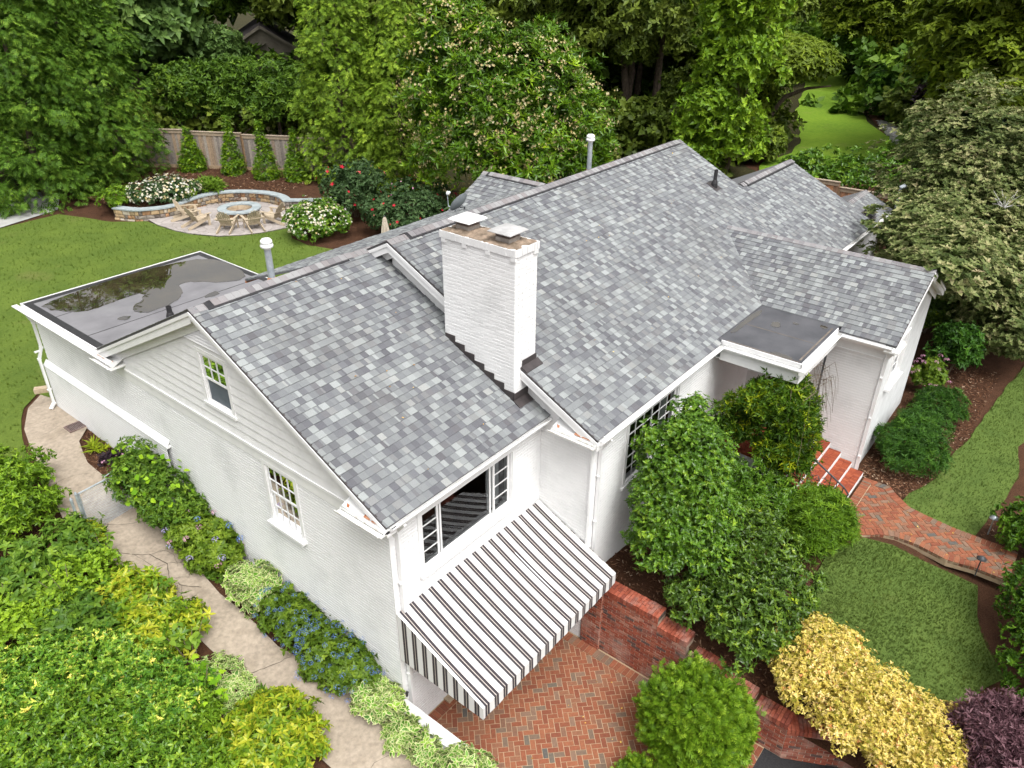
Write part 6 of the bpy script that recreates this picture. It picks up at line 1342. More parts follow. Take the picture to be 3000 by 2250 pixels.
conifer('arborvitae_tree', 'pointed light green arborvitae beside the flowering shrub', (20.6, 21.0, 2.5), [(0.1, 1.4), (1, 1.8), (3.5, 1.65), (6, 1.15), (8.3, .5), (9.4, .04)], 'lf_arb', frond_t, .28, 740, 13, .36, 'light green arborvitae', 5, mu=.5)
for i, (x, y, H, W_) in enumerate([(15.0, 31.0, 2.2, .60), (16.0, 28.8, 2.95, .52), (16.5, 26.7, 2.9, .56), (17.3, 25.2, 2.5, .55)]):
    lab = ['small spire evergreen at the left of the board fence', 'tallest small spire evergreen before the board fence', 'small spire evergreen third along the board fence', 'small spire evergreen at the right end of the board fence'][i]
    conifer('young_evergreen', lab, (x, y, 2.78), [(0, W_*.8), (.35, W_), (.9, W_*.72), (H*.55, W_*.42), (H*.8, W_*.22), (H, .02)], 'lf_photinia', frond_s, .13, 460, 10, .085, 'small spire evergreens before the board fence', 20+i, mu=.5, trunk_r=.03, lump=.06)
# --- flowering broadleaf evergreen
def cream_flowers(n, c, a_, s=.125):
    def f(B, rng, t):
        P, N, d = surf_ell(c, np.array(a_)*1.0, n*2, rng, -.4); kp = facing(P, N, rng, .1); P, N, d = P[kp], N[kp], d[kp]; P = lumps(P, c, d, .17, 6)+N*rng.uniform(-.35, .25, (len(P), 1)); Q = (P[:, None]+rng.normal(size=(len(P), 4, 3))*.07).reshape(-1, 3); F = Bake(); D = unit(np.repeat(N, 4, 0)+rng.normal(size=(len(Q), 3))*.4); F.add(flower5, Q, perp(D, rng), D, s*(.6+.6*rng.random(len(Q))), rng.normal(.5, .25, len(Q)), 'fl_cream'); F.build('blossom', t, 'stuff')
    return f
def many(*fs):
    def f(B, rng, t):
        for g_ in fs: g_(B, rng, t)
    return f
shrub('photinia_tree', 'huge rounded evergreen shrub full of cream flower clusters', 'tree', (20.6, 14.4, 6.2), (4.0, 3.6, 4.5), 2.4, 'lf_photinia', ros_long, .36, 1700, 11, .42, seed=6, mu=.45, up_=.9, jit=.35, blobs=[((20.6, 14.2, 6.0), (3.9, 3.5, 4.3)), ((18.6, 16.3, 7.0), (1.8, 1.8, 4.4)), ((22.4, 12.6, 5.2), (2.6, 2.4, 3.4)), ((19.7, 15.6, 8.2), (1.3, 1.3, 3.1)), ((20.0, 12.8, 3.9), (3.4, 2.2, 2.6))],
      extra=many(cream_flowers(620, (20.6, 14.2, 6.0), (3.9, 3.5, 4.3)), cream_flowers(200, (18.6, 16.3, 7.0), (1.9, 1.9, 4.5)), cream_flowers(120, (22.4, 12.6, 5.2), (2.7, 2.5, 3.5)), cream_flowers(120, (20.0, 12.8, 3.9), (3.4, 2.3, 2.7))), gsd=.16)
# --- vine covered column, right of centre
shrub('vine_covered_tree', 'broad bright green vine covered tree behind the roof peak', 'tree', (33.6, 9.6, 6.5), (2.5, 2.5, 5.4), 2.3, 'lf_ivy', ros_small, .30, 1500, 11, .5, seed=7, mu=.62, up_=.1, jit=.45, blobs=[((33.0, 10.1, 4.6), (2.35, 2.3, 3.2)), ((33.5, 9.9, 8.0), (2.3, 2.25, 3.6)), ((33.7, 9.8, 11.0), (2.3, 2.2, 3.4)), ((32.2, 10.7, 3.4), (1.9, 1.8, 1.8)), ((32.3, 10.4, 6.2), (1.7, 1.7, 1.6))], gsd=.12)
shrub('ivy_column_tree', 'slim dark trunk wrapped in ivy left of the bright column', 'tree', (35.2, 14.0, 7), (1.0, 1.0, 6), 2.3, 'lf_dark', ros, .32, 520, 10, .35, seed=8, mu=.75, up_=.1, blobs=[((35.2, 14.0, 5), (1.0, 1.0, 3.2)), ((35.3, 14.0, 9), (.95, .95, 3.5)), ((35.2, 14.0, 12), (1.1, 1.1, 3))], stem=0)
# --- broadleaf tree kinds, copied
def broad_tree(name, label, mat, tm, size, H, R, seed, nclump=520, k=10, rc=.7, mu=.45, cr=.55, group='background trees', layers=6, fr=False, upv=.3):
    rng = np.random.default_rng(seed); t = thing(name, label, 'tree', (0, 0, 0), group); B = Bake(); r = random.Random(seed)
    for i in range(layers*2):
        f_ = (i+.5)/(layers*2); zc = H*(1-cr)+H*cr*f_; rad = R*math.sin(math.pi*(.18+.72*f_))**.7; a_ = i*2.4; c = (rad*.45*math.cos(a_), rad*.45*math.sin(a_), zc); ra = rad*r.uniform(.55, .75); n = int(nclump/(layers*2))
        P, N, d = surf_ell(c, (ra, ra, ra*.62), n, rng, -.5); P += N*rng.normal(0, .12*ra, (n, 1)); Q, M = clumped(P, N, k, rc, rng, .55); tn = toned(len(Q), rng, mu, .12, k, .13)
        (put_fronds(B, tm, Q, M, size, tn, mat, rng, .2, .4) if fr else put_rosettes(B, tm, Q, M, size, tn, mat, rng, upv, .45))
    B.build('crown', t); trunk('trunk', (0, 0, -.3), (0, 0, H*.85), .02*H+.06, .05, t, 9, R*.75, seed, z0=1-cr); return t
def place(root, x, y, label=None, s=1., rz=0, z=None, first=False, group=None):
    o = root if first else copy_tree(root); o.location = (x, y, h(x, y)-.05 if z is None else z); o.rotation_euler = (0, 0, rz); o.scale = (s, s, s)
    if label: o['label'] = label
    if group: o['group'] = group
    return o
dk = broad_tree('woodland_tree', 'dark leafy tree behind the pointed arborvitae', 'lf_dark', ros_3, .5, 13, 4.2, 31, 900, 11, .62, .75)
md = broad_tree('woodland_tree', 'mid green leafy tree behind the tall hedge', 'lf_mid', ros_3, .52, 13, 4.4, 32, 950, 11, .65, .45)
bg_ = broad_tree('woodland_tree', 'pale blue green big leaved tree left of the stucco gable', 'lf_bluegreen', ros_small, .62, 11.5, 3.6, 33, 620, 9, .8, .45)
mp = broad_tree('maple_tree', 'bright yellow green maple over the far lawn', 'lf_maple', ros_3, .5, 13, 4.6, 34, 1100, 11, .6, .55, cr=.7, layers=7, upv=1.2)
place(bg_, 19.0, 43.0, None, 1.0, .3, first=True); place(bg_, 24.0, 41.5, 'smaller pale blue green tree in front of the stucco gable', .52, 1.9); place(bg_, 21.8, 44.0, 'pale blue green tree close to the stucco gable', .62, 4.1)
place(md, 15.5, 44.0, None, 1.1, .0, first=True)
place(dk, 30.5, 29.0, None, 1.0, 0, first=True)
SPT = [(md, 21, 51, 'mid green woodland tree far behind the pale big leaved tree'), (md, 27.5, 49.5, 'mid green woodland tree rising behind the stucco gable'), (dk, 33.0, 43.5, 'dark woodland tree right of the stucco gable'), (dk, 29.5, 36.0, 'dark woodland tree behind the light green arborvitae'), (md, 37.5, 38.0, 'mid green woodland tree left of the white brick sliver'), (dk, 36.5, 27.5, 'dark woodland tree behind the cream flowered shrub'),
       (dk, 40.5, 26.0, 'dark woodland tree deep behind the cream flowered shrub'), (dk, 40.0, 20.0, 'dark woodland tree behind the ivy wrapped trunk'), (dk, 36.5, 18.2, 'dark woodland tree just left of the ivy wrapped trunk'), (md, 45.0, 22.0, 'mid green woodland tree far behind the vine covered column'), (dk, 46.0, 15.8, 'dark woodland tree right behind the vine covered column'), (md, 11, 50, 'mid green woodland tree behind the dark arborvitae row'), (md, 47, 31, 'mid green woodland tree far back in the centre'),
       (dk, 54, 22, 'dark woodland tree far back left of the bright lawn'), (md, 3, 46, 'mid green woodland tree at the far left behind the arborvitae'), (dk, 58, 27, 'dark woodland tree very far back left of the bright lawn'), (md, 75, 27, 'mid green tree at the far end of the bright lawn'), (dk, 90, 20, 'dark tree closing the far end of the bright lawn'), (dk, 72, 9, 'dark tree right of the far end of the lawn'), (md, 66, 3, 'mid green tree beyond the spruce'), (dk, 78, 2, 'dark tree at the far right corner'), (dk, 62, -4, 'dark tree at the right edge beyond the old trunk')]
for i, (p, x, y, lab) in enumerate(SPT): place(p, x, y, lab, RO.uniform(.92, 1.15), RO.uniform(0, 6.28))
place(mp, 50.0, 20.5, None, .95, 0, first=True); place(mp, 52.5, -3.2, 'bright maple over the right side of the far lawn', .95, 1.2); place(mp, 44.0, -.8, 'maple with green crown in the top right corner', 1.0, 2.6); place(mp, 70.5, 13.8, 'yellow green maple closing the far end of the lawn', .95, 4.0); place(mp, 55.5, -1.5, 'maple behind the big old trunk', 1.05, 5.1); place(mp, 61, 22.5, 'yellow green maple left of the far lawn, behind the nearer one', .95, 3.1)
# big old trunk
t = thing('old_tree', 'thick old dark trunk at the upper right edge', 'tree', (47.0, -.2, 2.3)); trunk('trunk', (47.0, -.2, 2.2), (46.6, -.3, 14), .62, .35, t, 7, 4, 3, z0=.35, seg=14)
rng = np.random.default_rng(9); B = Bake(); P, N, d = surf_ell((46.3, -.3, 12.0), (4, 4, 2.4), 260, rng, -.8); Q, M = clumped(P, N, 9, .8, rng, .5); put_rosettes(B, ros_flat, Q, M, .5, toned(len(Q), rng, .5, .12, 9, .12), 'lf_maple', rng, 1., .4); B.build('crown', t)
# pine boughs above the dark woods
t = thing('pine_tree', 'pine with long drooping needle boughs at the top centre', 'tree', (37.5, 16.2, 2.3)); trunk('trunk', (37.8, 16.6, 2.2), (37.4, 16.2, 15), .28, .1, t, 9, 3.4, 5, z0=.5); rng = np.random.default_rng(10); B = Bake(); n = 900; a_ = rng.random(n)*6.28; rr_ = .6+2.6*rng.random(n)**.6; P = np.stack([37.2+rr_*np.cos(a_), 15.9+rr_*np.sin(a_), 10.4+rng.random(n)*3.6-.28*rr_], 1); D = unit(np.stack([np.cos(a_), np.sin(a_), np.full(n, .1)], 1)+rng.normal(size=(n, 3))*.35); B.add(needles, P, perp(D, rng), D, .55*(.8+.4*rng.random(n)), rng.normal(.6, .2, n), 'lf_needle'); B.build('crown', t)
# tall clipped hedge behind the fence, three clumps
for i, (x, y, a_, c_, lab) in enumerate([(18.1, 35.6, 1.75, 2.15, 'leftmost clump of the tall hedge behind the board fence'), (19.6, 33.9, 1.55, 2.1, 'middle clump of the tall hedge behind the board fence'), (21.2, 31.8, 1.95, 2.15, 'rightmost clump of the tall hedge behind the board fence')]):
    tt_ = shrub('hedge', lab, 'hedge', (x, y, 5.9), (a_, a_, c_*.85), 2.7, 'lf_mid', ros, .26, 420, 11, .36, 'tall hedge clumps behind the board fence', 40+i, mu=.42, pw=.75, stem=0, zmin=-.7); trunk('trunk', (x, y, 2.5), (x, y, 6.5), .13, .05, tt_, 7, 1.4, i, z0=.2)
# dark undergrowth masses between the trees
def mass(name, label, pts, mat, tm, size, seed, mu=.5, zr_=(.2, 1.6), n=900, rad=1.2, k=8, kind='stuff'):
    rng = np.random.default_rng(seed); B = Bake(); P0 = np.array(pts, float); i = rng.integers(0, len(P0)-1, n); f_ = rng.random(n)[:, None]; q = P0[i]*(1-f_)+P0[i+1]*f_+rng.normal(size=(n, 2))*rad; z = hh(q[:, 0], q[:, 1])+rng.uniform(*zr_, n); P = np.concatenate([q, z[:, None]], 1); N = unit(np.concatenate([rng.normal(size=(n, 2))*.5, np.ones((n, 1))], 1)); Q, M = clumped(P, N, k, .45, rng, .7); put_rosettes(B, tm, Q, M, size, toned(len(Q), rng, mu, .15, k, .15), mat, rng, .6, .5); o = B.build(name, None, kind); tag(o, label); return o
mass('undergrowth', 'dark leafy undergrowth below the woods', [(12, 38), (19, 36.5), (24, 32), (27, 27), (30, 21), (33, 17), (36, 12)], 'lf_dark', ros_m, .45, 51, .7, (.1, 3.2), 1000, 1.6)
mass('undergrowth', 'leafy undergrowth deep in the woods behind the cream flowered shrub', [(30, 40), (38, 34), (44, 29), (50, 25), (56, 22), (66, 22), (80, 27), (92, 24)], 'lf_mid', ros_m, .8, 54, .45, (0, 4.5), 900, 2.4)
mass('undergrowth', 'leafy undergrowth at the upper right beyond the spruce', [(56, 6), (64, 8), (74, 13), (84, 14), (92, 8), (70, -4), (56, -8)], 'lf_mid', ros_m, .8, 55, .4, (0, 4), 700, 2.2)
mass('undergrowth', 'dark leafy shrubs along the left side of the far lawn', [(37, 11.5), (43, 12.0), (48, 14.5), (54, 17.5), (62, 20)], 'lf_dark', ros_m, .42, 52, .7, (.1, 1.8), 700, .9)
mass('woods', 'far woods closing the view above the lawn', [(6, 62), (25, 58), (42, 50), (56, 42), (68, 36), (92, 30), (100, 16), (96, -4), (84, -14)], 'lf_mid', ros_m, 1.2, 53, .4, (0, 12), 1500, 3.0)
# shrubs round the far lawn
shrub('shrub', 'feathery green shrub left of the far lawn', 'shrub', (37.9, 9.9, 3.2), (1.7, 1.5, 1.1), 2.3, 'lf_maple', ros_flat, .3, 260, 10, .35, seed=60, mu=.25, up_=1.2)
shrub('conifer_shrub', 'dark upright conifer shrub right of the far lawn', 'shrub', (55.8, 8.2, 4.2), (1.1, 1.1, 2.2), 2.4, 'lf_yew', frond, .5, 200, 9, .4, seed=61, mu=.6, fr=True); shrub('conifer_shrub', 'brownish dark conifer shrub right of the pebbles', 'shrub', (53.8, 6.1, 3.7), (1.2, 1.2, 1.6), 2.4, 'lf_dark', frond, .5, 200, 9, .4, seed=62, mu=.7, fr=True)
shrub('smoke_bush', 'dark purple shrub before the lattice at the upper right', 'shrub', (52.5, 3.2, 4.2), (2.2, 2.0, 2.0), 2.4, 'lf_darkpurple', ros_small, .4, 260, 9, .4, seed=63, mu=.6)
shrub('camellia', 'glossy dark shrub below the purple one', 'shrub', (49.2, 3.6, 3.4), (1.5, 1.3, 1.3), 2.3, 'lf_dark', ros, .32, 240, 9, .35, seed=64, mu=.75)
shrub('fatsia', 'pale green big leaved shrub beside the pebble strip', 'shrub', (45.4, 2.9, 3.2), (1.3, 1.2, 1.1), 2.3, 'lf_bluegreen', ros_fine, .38, 170, 8, .35, seed=65, mu=.75)
shrub('blue_spruce', 'dusty blue grey spruce in front of the old trunk', 'shrub', (44.6, -.2, 3.7), (2.4, 2.0, 1.7), 2.3, 'lf_spruce', needles, .42, 420, 7, .4, seed=66, mu=.5)
shrub('shrub', 'lime green shrub glowing before the big trunk', 'shrub', (48.5, .8, 5.2), (2.2, 1.7, 1.3), 3.4, 'lf_yellowgreen', ros_flat, .42, 200, 10, .5, seed=67, mu=.4, up_=1.0)
shrub('shrub', 'low dark shrub with orange tips at the end of the pebble strip', 'shrub', (42.6, 2.9, 2.9), (1.3, 1.0, .7), 2.3, 'lf_mid', ros, .28, 140, 9, .3, seed=68, mu=.4)
shrub('laurel_hedge', 'long glossy green laurel hedge above the red brown fence', 'hedge', (34.0, 2.6, 3.7), (1.7, 4.3, 1.35), 2.2, 'lf_holly', ros, .26, 560, 11, .34, seed=69, mu=.40, blobs=[((34.2, 5.3, 3.2), (1.5, 1.9, 1.2)), ((34.0, 3.0, 3.4), (1.6, 1.9, 1.3)), ((33.6, .4, 3.3), (1.5, 2.0, 1.2)), ((33.3, -1.6, 3.1), (1.3, 1.5, 1.1))])
rng = np.random.default_rng(70); m = MB(); r = random.Random(7)
for k in range(420):
    t_ = r.random(); x = 46.3+t_*8.3+r.uniform(-.3, .3); y = 3.45+t_*4.2+r.uniform(-.45, .45)-.0; s_ = r.uniform(.07, .16); m.obox((x, y, 2.47+s_*.2), (V3((r.uniform(-1, 1), r.uniform(-1, 1), 0)).normalized(), V3((0, 0, 1)).cross(V3((1, 0, 0))), Zv), (s_, s_*.7, s_*.4))
o = m.build('pebbles', 'pebble', None, kind='stuff'); tag(o, 'strip of pale river pebbles along the far lawn')
# arching branch of the small tree at the lawn edge
m = MB(); m.tube([(41.0, 11.0, 2.2), (41.3, 10.8, 4.2), (41.8, 10.2, 5.4), (42.5, 9.2, 5.9), (43.0, 8.0, 6.1)], [.22, .2, .15, .09, .04], 8); t = thing('small_maple', 'small leaning maple whose branch arches over the lawn', 'tree', (41, 11, 2.3)); m.build('trunk', 'bark', t); rng = np.random.default_rng(71); B = Bake(); P, N, d = surf_ell((42.0, 10.9, 7.4), (3.2, 2.9, 1.2), 330, rng, -.6); P2, N2, d2 = surf_ell((41.2, 12.6, 5.2), (2.0, 1.5, 1.3), 160, rng, -.8); P, N = np.concatenate([P, P2]), np.concatenate([N, N2]); Q, M = clumped(P, N, 9, .5, rng, .4); put_rosettes(B, ros_flat, Q, M, .34, toned(len(Q), rng, .42, .12, 9, .13), 'lf_maple', rng, 1.2, .4); B.build('crown', t)
# --- variegated dogwood over the right end of the roof: flat layered sprays
def layered(name, label, blobs, mat, tm, size, n, k, seed, mu, tr, group=None, rc=.42, flat=.34, cat='tree'):
    rng = np.random.default_rng(seed); t = thing(name, label, cat, tr[0], group); B = Bake()
    for c, a_, wgt in blobs:
        nn = int(n*wgt); P, N, d = surf_ell(c, a_, nn, rng, -.55); P += N*rng.normal(0, .10*min(a_), (nn, 1)); kp = facing(P, N, rng); P, N = P[kp], N[kp]; P[:, 2] = np.round(P[:, 2]/.34)*.34+rng.normal(0, .05, len(P)); Q, M = clumped(P, N, k, rc*(.7+.6*rng.random(len(P))), rng, flat); put_rosettes(B, tm, Q, M, size, toned(len(Q), rng, mu, .16, k, .10), mat, rng, 1.6, .3)
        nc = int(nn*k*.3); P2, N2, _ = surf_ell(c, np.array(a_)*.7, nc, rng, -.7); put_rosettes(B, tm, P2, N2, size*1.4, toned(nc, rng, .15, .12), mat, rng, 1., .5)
    B.build('crown', t); trunk('trunk', tr[0], tr[1], tr[2], .05, t, 9, 2.0, seed, z0=.35); return t
layered('dogwood_tree', 'large variegated tan and green dogwood overhanging the roof end', [((25.4, -2.8, 5.6), (2.9, 2.7, 3.4), .30), ((23.4, -2.8, 4.9), (1.9, 1.7, 2.1), .17), ((27.2, -3.4, 6.0), (3.0, 2.9, 3.0), .22), ((22.6, -3.9, 4.0), (2.0, 1.6, 1.9), .16), ((19.2, -2.9, 5.6), (1.5, 1.3, 1.0), .09), ((17.6, -3.9, 5.6), (1.3, 1.0, .75), .07), ((15.9, -4.5, 6.3), (1.1, .8, .5), .045), ((14.5, -4.6, 6.35), (.8, .6, .4), .03), ((19.6, -4.9, 4.5), (1.1, .8, .9), .05), ((25.3, -5.4, 4.6), (2.6, 2.2, 2.4), .15)], 'lf_dogwood', ros_small, .17, 1150, 12, 80, .42, ((25.2, -3.4, 1.9), (25.2, -3.2, 7.6), .16))
layered('dogwood_tree', 'smaller variegated dogwood drooping over the mulch bed', [((20.3, -5.9, 3.4), (1.5, 1.2, 1.3), .45), ((21.8, -6.2, 3.9), (1.8, 1.5, 1.5), .55)], 'lf_dogwood', ros_small, .15, 480, 12, 81, .36, ((21.4, -6.2, 1.8), (21.2, -6.0, 4.6), .09))
m = MB(); r = random.Random(4); bx_ = V3((22.2, -4.6, 6.0))
for k in range(14): a_ = r.uniform(0, 6.28); e_ = r.uniform(.2, 1.2); L = r.uniform(.3, .65); d = V3((math.cos(a_)*math.cos(e_), math.sin(a_)*math.cos(e_), math.sin(e_))); m.tube([bx_, bx_+d*L*.5, bx_+d*L+V3((r.uniform(-.1, .1),)*3)], [.013, .009, .005], 4)
o = m.build('dead_branch', 'pebble'); tag(o, 'bare grey dead branch sticking out of the dogwood crown', 'branch')
# --- planting in the fire pit garden
def blossoms(n, c, a_, mat, s, name='blossom', zmin=-.1, dp=.05, per=1, tm=None, keep=.1, lseed=None):
    def f(B, rng, t):
        P, N, d = surf_ell(c, np.array(a_)*1.04, n, rng, zmin); kp = facing(P, N, rng, keep); P, N, d = P[kp], N[kp], d[kp]; P = lumps(P, c, d, .17, lseed or 0) if lseed is not None else P; P = P+N*rng.uniform(-dp, dp*1.6, (len(P), 1)); F = Bake(); F.add(tm or flower5, P, perp(N, rng), unit(N+rng.normal(size=N.shape)*.35), s*(.7+.6*rng.random(len(P))), rng.normal(.5, .28, len(P)), mat); F.build(name, t, 'stuff')
    return f
shrub('rose_bush', 'wide rose bush covered in white and pale yellow blooms', 'flower bush', (11.2, 27.0, 3.2), (1.5, 1.0, .55), 2.8, 'lf_rose', ros_small, .12, 330, 10, .14, seed=82, mu=.4, extra=blossoms(560, (11.2, 27.0, 3.2), (1.5, 1.0, .55), 'fl_white', .13, lseed=82))
shrub('shrub', 'fresh green shrub at the left end of the stone wall', 'shrub', (9.5, 27.9, 3.15), (.9, .75, .5), 2.8, 'lf_ivy', ros, .14, 170, 10, .16, seed=83); shrub('shrub', 'bright green patch before the white rose bush', 'shrub', (11.9, 26.5, 3.0), (.55, .4, .35), 2.8, 'lf_arb', ros_small, .10, 110, 9, .12, seed=84, mu=.7)
shrub('daylily', 'arching grassy clump right of the white rose bush', 'plant', (13.2, 26.7, 3.1), (.65, .6, .35), 2.8, 'lf_arb', ros_yew, .34, 70, 8, .12, seed=85, mu=.35, up_=1.2)
shrub('gardenia_bush', 'rounded bush dotted with white blooms by the small table', 'flower bush', (13.2, 18.6, 3.0), (1.35, 1.15, .85), 2.4, 'lf_holly', ros_small, .13, 420, 10, .16, seed=86, mu=.5, extra=blossoms(430, (13.2, 18.6, 3.0), (1.35, 1.15, .85), 'fl_white', .12, lseed=86))
shrub('rose_bush', 'tall dusty green rose bush with few red blooms', 'flower bush', (15.9, 19.3, 3.5), (1.5, 1.4, 1.45), 2.4, 'lf_rose', ros_small, .15, 460, 10, .22, seed=87, mu=.42, extra=blossoms(22, (15.9, 19.3, 3.5), (1.5, 1.4, 1.45), 'fl_red', .2, lseed=87))
shrub('rose_bush', 'broad rose bush with scattered bright red blooms by the umbrella', 'flower bush', (16.2, 16.2, 3.1), (2.1, 1.7, 1.25), 2.4, 'lf_rose', ros_small, .15, 620, 10, .22, seed=88, mu=.42, extra=many(blossoms(38, (16.2, 16.2, 3.1), (2.1, 1.7, 1.25), 'fl_red', .14, lseed=88), blossoms(22, (16.4, 16.4, 4.0), (1.0, .8, .5), 'fl_pink', .10)))
# --- right front beds
shrub('rhododendron', 'dark glossy shrub by the far gable wall', 'shrub', (18.4, -4.9, 2.6), (.85, .7, .85), 1.8, 'lf_yew', ros, .17, 300, 10, .16, seed=90, mu=.42); shrub('shrub', 'dark shrub under the dogwood behind the gable corner', 'shrub', (20.8, -3.6, 2.7), (1.1, .8, .9), 1.9, 'lf_osm', ros, .16, 300, 10, .18, seed=91, mu=.5)
shrub('hydrangea_bush', 'pink mophead hydrangea against the far gable wall', 'flower bush', (16.6, -4.65, 2.35), (.45, .45, .55), 1.75, 'lf_hyd', ros_fine, .16, 90, 9, .13, seed=92, mu=.55)
shrub('yew_bush', 'low dark green yew nearest the brick steps', 'shrub', (12.9, -5.25, 2.1), (.95, .85, .6), 1.62, 'lf_yew', ros_yew, .14, 520, 10, .15, seed=93, mu=.5, up_=.8); shrub('yew_bush', 'small dark yew behind the larger one', 'shrub', (14.2, -5.15, 2.0), (.6, .6, .42), 1.7, 'lf_yew', ros_yew, .13, 260, 10, .13, seed=94, mu=.42, up_=.8); shrub('yew_bush', 'dark yew furthest along the gable wall bed', 'shrub', (15.5, -5.3, 2.1), (.75, .65, .45), 1.75, 'lf_yew', ros_yew, .13, 300, 10, .13, seed=95, mu=.4, up_=.8)
shrub('boxwood', 'clipped boxwood beside the pale path light', 'shrub', (11.0, -8.25, 2.1), (.75, .75, .65), 1.55, 'lf_box', ros_small, .085, 420, 11, .12, seed=96, mu=.5, pw=.8); shrub('boxwood', 'large clipped boxwood at the right edge of the front lawn', 'shrub', (8.45, -9.1, 2.0), (1.45, 1.25, 1.0), 1.3, 'lf_box', ros_small, .085, 1000, 11, .13, seed=97, mu=.5, pw=.8, blobs=[((8.9, -8.9, 2.0), (1.0, .95, .95)), ((7.5, -9.3, 1.9), (1.1, 1.0, .95))])
shrub('japanese_maple', 'purple red lace leaf maple in the bottom right corner', 'shrub', (5.3, -8.75, 1.55), (1.0, .85, .72), .8, 'lf_purple', ros_long, .13, 620, 12, .15, seed=98, mu=.45, up_=-.2, jit=.6)
shrub('abelia_bush', 'bright yellow shrub spilling over the red wall', 'shrub', (4.85, -6.6, 1.5), (1.3, 1.6, .8), .6, 'lf_gold', ros_g, .062, 3600, 12, .12, seed=99, mu=.45, sd=.22, gsd=.10, blobs=[((5.0, -5.75, 1.6), (1.05, .85, .62)), ((4.75, -6.6, 1.45), (1.0, .95, .66)), ((4.75, -7.6, 1.3), (1.0, .95, .62))], core=.4, up_=.8)
shrub('globe_arborvitae', 'bright green globe arborvitae on the terrace edge', 'shrub', (3.15, -4.35, .72), (.98, .92, .85), 0, 'lf_globe', frond_s, .15, 1500, 12, .12, seed=100, mu=.45, fr=True, drop=-.7, jit=.5, pw=.9); shrub('globe_arborvitae', 'top of a bright green globe shrub at the bottom edge', 'shrub', (1.72, -3.95, .25), (.42, .36, .3), 0, 'lf_globe', frond_s, .13, 220, 12, .10, seed=101, mu=.45, fr=True, drop=-.7, jit=.5)
shrub('osmanthus_bush', 'broad dark green holly leaved shrub behind the red wall', 'shrub', (5.1, -4.0, 2.1), (1.2, 1.2, .95), 1.3, 'lf_osm', ros, .115, 1250, 11, .15, seed=102, mu=.45, blobs=[((4.95, -4.3, 1.95), (1.05, .95, .8)), ((5.9, -4.5, 1.95), (.9, .8, .75)), ((6.3, -3.7, 2.3), (.9, .9, .85)), ((4.7, -3.4, 2.0), (.6, .55, .5))], sd=.18)
shrub('holly_tree', 'tall upright mid green holly in front of the many paned window', 'tree', (5.5, -2.5, 3.4), (1.2, 1.1, 2.0), 1.5, 'lf_holly', ros_small, .095, 2300, 12, .16, seed=103, mu=.45, blobs=[((5.45, -2.55, 2.9), (1.12, 1.0, 1.2)), ((5.6, -2.35, 4.0), (.95, .85, 1.25)), ((6.2, -2.2, 4.55), (.55, .5, .85)), ((4.9, -2.45, 3.4), (.6, .6, .8))], up_=.9)
shrub('shrub', 'soft green shrub between the holly and the brick steps', 'shrub', (7.9, -3.1, 2.4), (1.3, 1.0, .9), 1.55, 'lf_holly', ros_long, .13, 900, 11, .16, seed=104, mu=.42, blobs=[((7.4, -2.7, 2.5), (.9, .8, .95)), ((8.35, -3.4, 2.25), (.75, .75, .75)), ((7.6, -1.9, 2.9), (.8, .5, .9))], up_=.9)
shrub('juniper_bush', 'bright green feathery shrub at the foot of the steps', 'shrub', (8.35, -4.45, 2.1), (.95, .75, .62), 1.55, 'lf_globe', ros_yew, .15, 900, 11, .15, seed=105, mu=.30, up_=1.0)
shrub('jasmine_vine', 'tangled yellow green jasmine climbing up to the porch roof', 'vine', (9.6, -2.9, 3.6), (1.2, .7, 1.5), 2.0, 'lf_jas', ros_long, .15, 1500, 11, .17, seed=106, mu=.45, sd=.18, gsd=.18, blobs=[((9.1, -3.2, 3.35), (.95, .65, 1.2)), ((8.65, -2.6, 3.7), (.55, 1.0, 1.0)), ((9.0, -2.9, 4.35), (.95, .75, .6)), ((9.2, -3.4, 2.9), (.6, .45, .7))], up_=.3, jit=.6)
m = MB(); r = random.Random(6)
for k in range(46):
    x, y = r.uniform(8.5, 10.6), -3.0-r.uniform(.0, .5); z = r.uniform(4.2, 4.9); a_ = r.uniform(0, 6.28); L = r.uniform(.3, .9); m.tube([(x, y, z), (x+math.cos(a_)*L*.4, y-.15, z+.15), (x+math.cos(a_)*L*.8, y-.25, z-.1-L*.3), (x+math.cos(a_)*L, y-.3, z-.3-L*.6)], [.007, .006, .004, .003], 4, cap=False)
m.build('stem', 'twig', bpy.data.objects['jasmine_vine'])
# hydrangea mophead: ball of small florets, one object each
def head_mesh(name, mat, seed, R=1., nf=34, flat=.75, s=.42):
    rng = np.random.default_rng(seed); B = Bake(); d = rdir(nf*2, rng); d = d[d[:, 2] > -.35][:nf]; B.add(T_star(4, 1, random.Random(seed)), d*np.array([1, 1, flat])*R*.8, perp(d, rng), d, s, rng.normal(.5, .25, len(d)), mat); o = B.build(name, None); me = o.data; bpy.data.objects.remove(o); return me
HM = {k: head_mesh('flower_head', k, i) for i, k in enumerate(('fl_pink', 'fl_blue', 'fl_lilac'))}; LC = head_mesh('flower_head', 'fl_blue', 9, 1, 26, .35, .4)
def heads(root, pts, me, s, label=None):
    r = random.Random(len(pts))
    for p in pts:
        o = piece('flower_head', me, Matrix.Translation(V3(p)) @ Matrix.Rotation(r.uniform(0, 6), 4, 'Z') @ Matrix.Scale(s*r.uniform(.8, 1.15), 4), root)
        if label: o['label'] = label
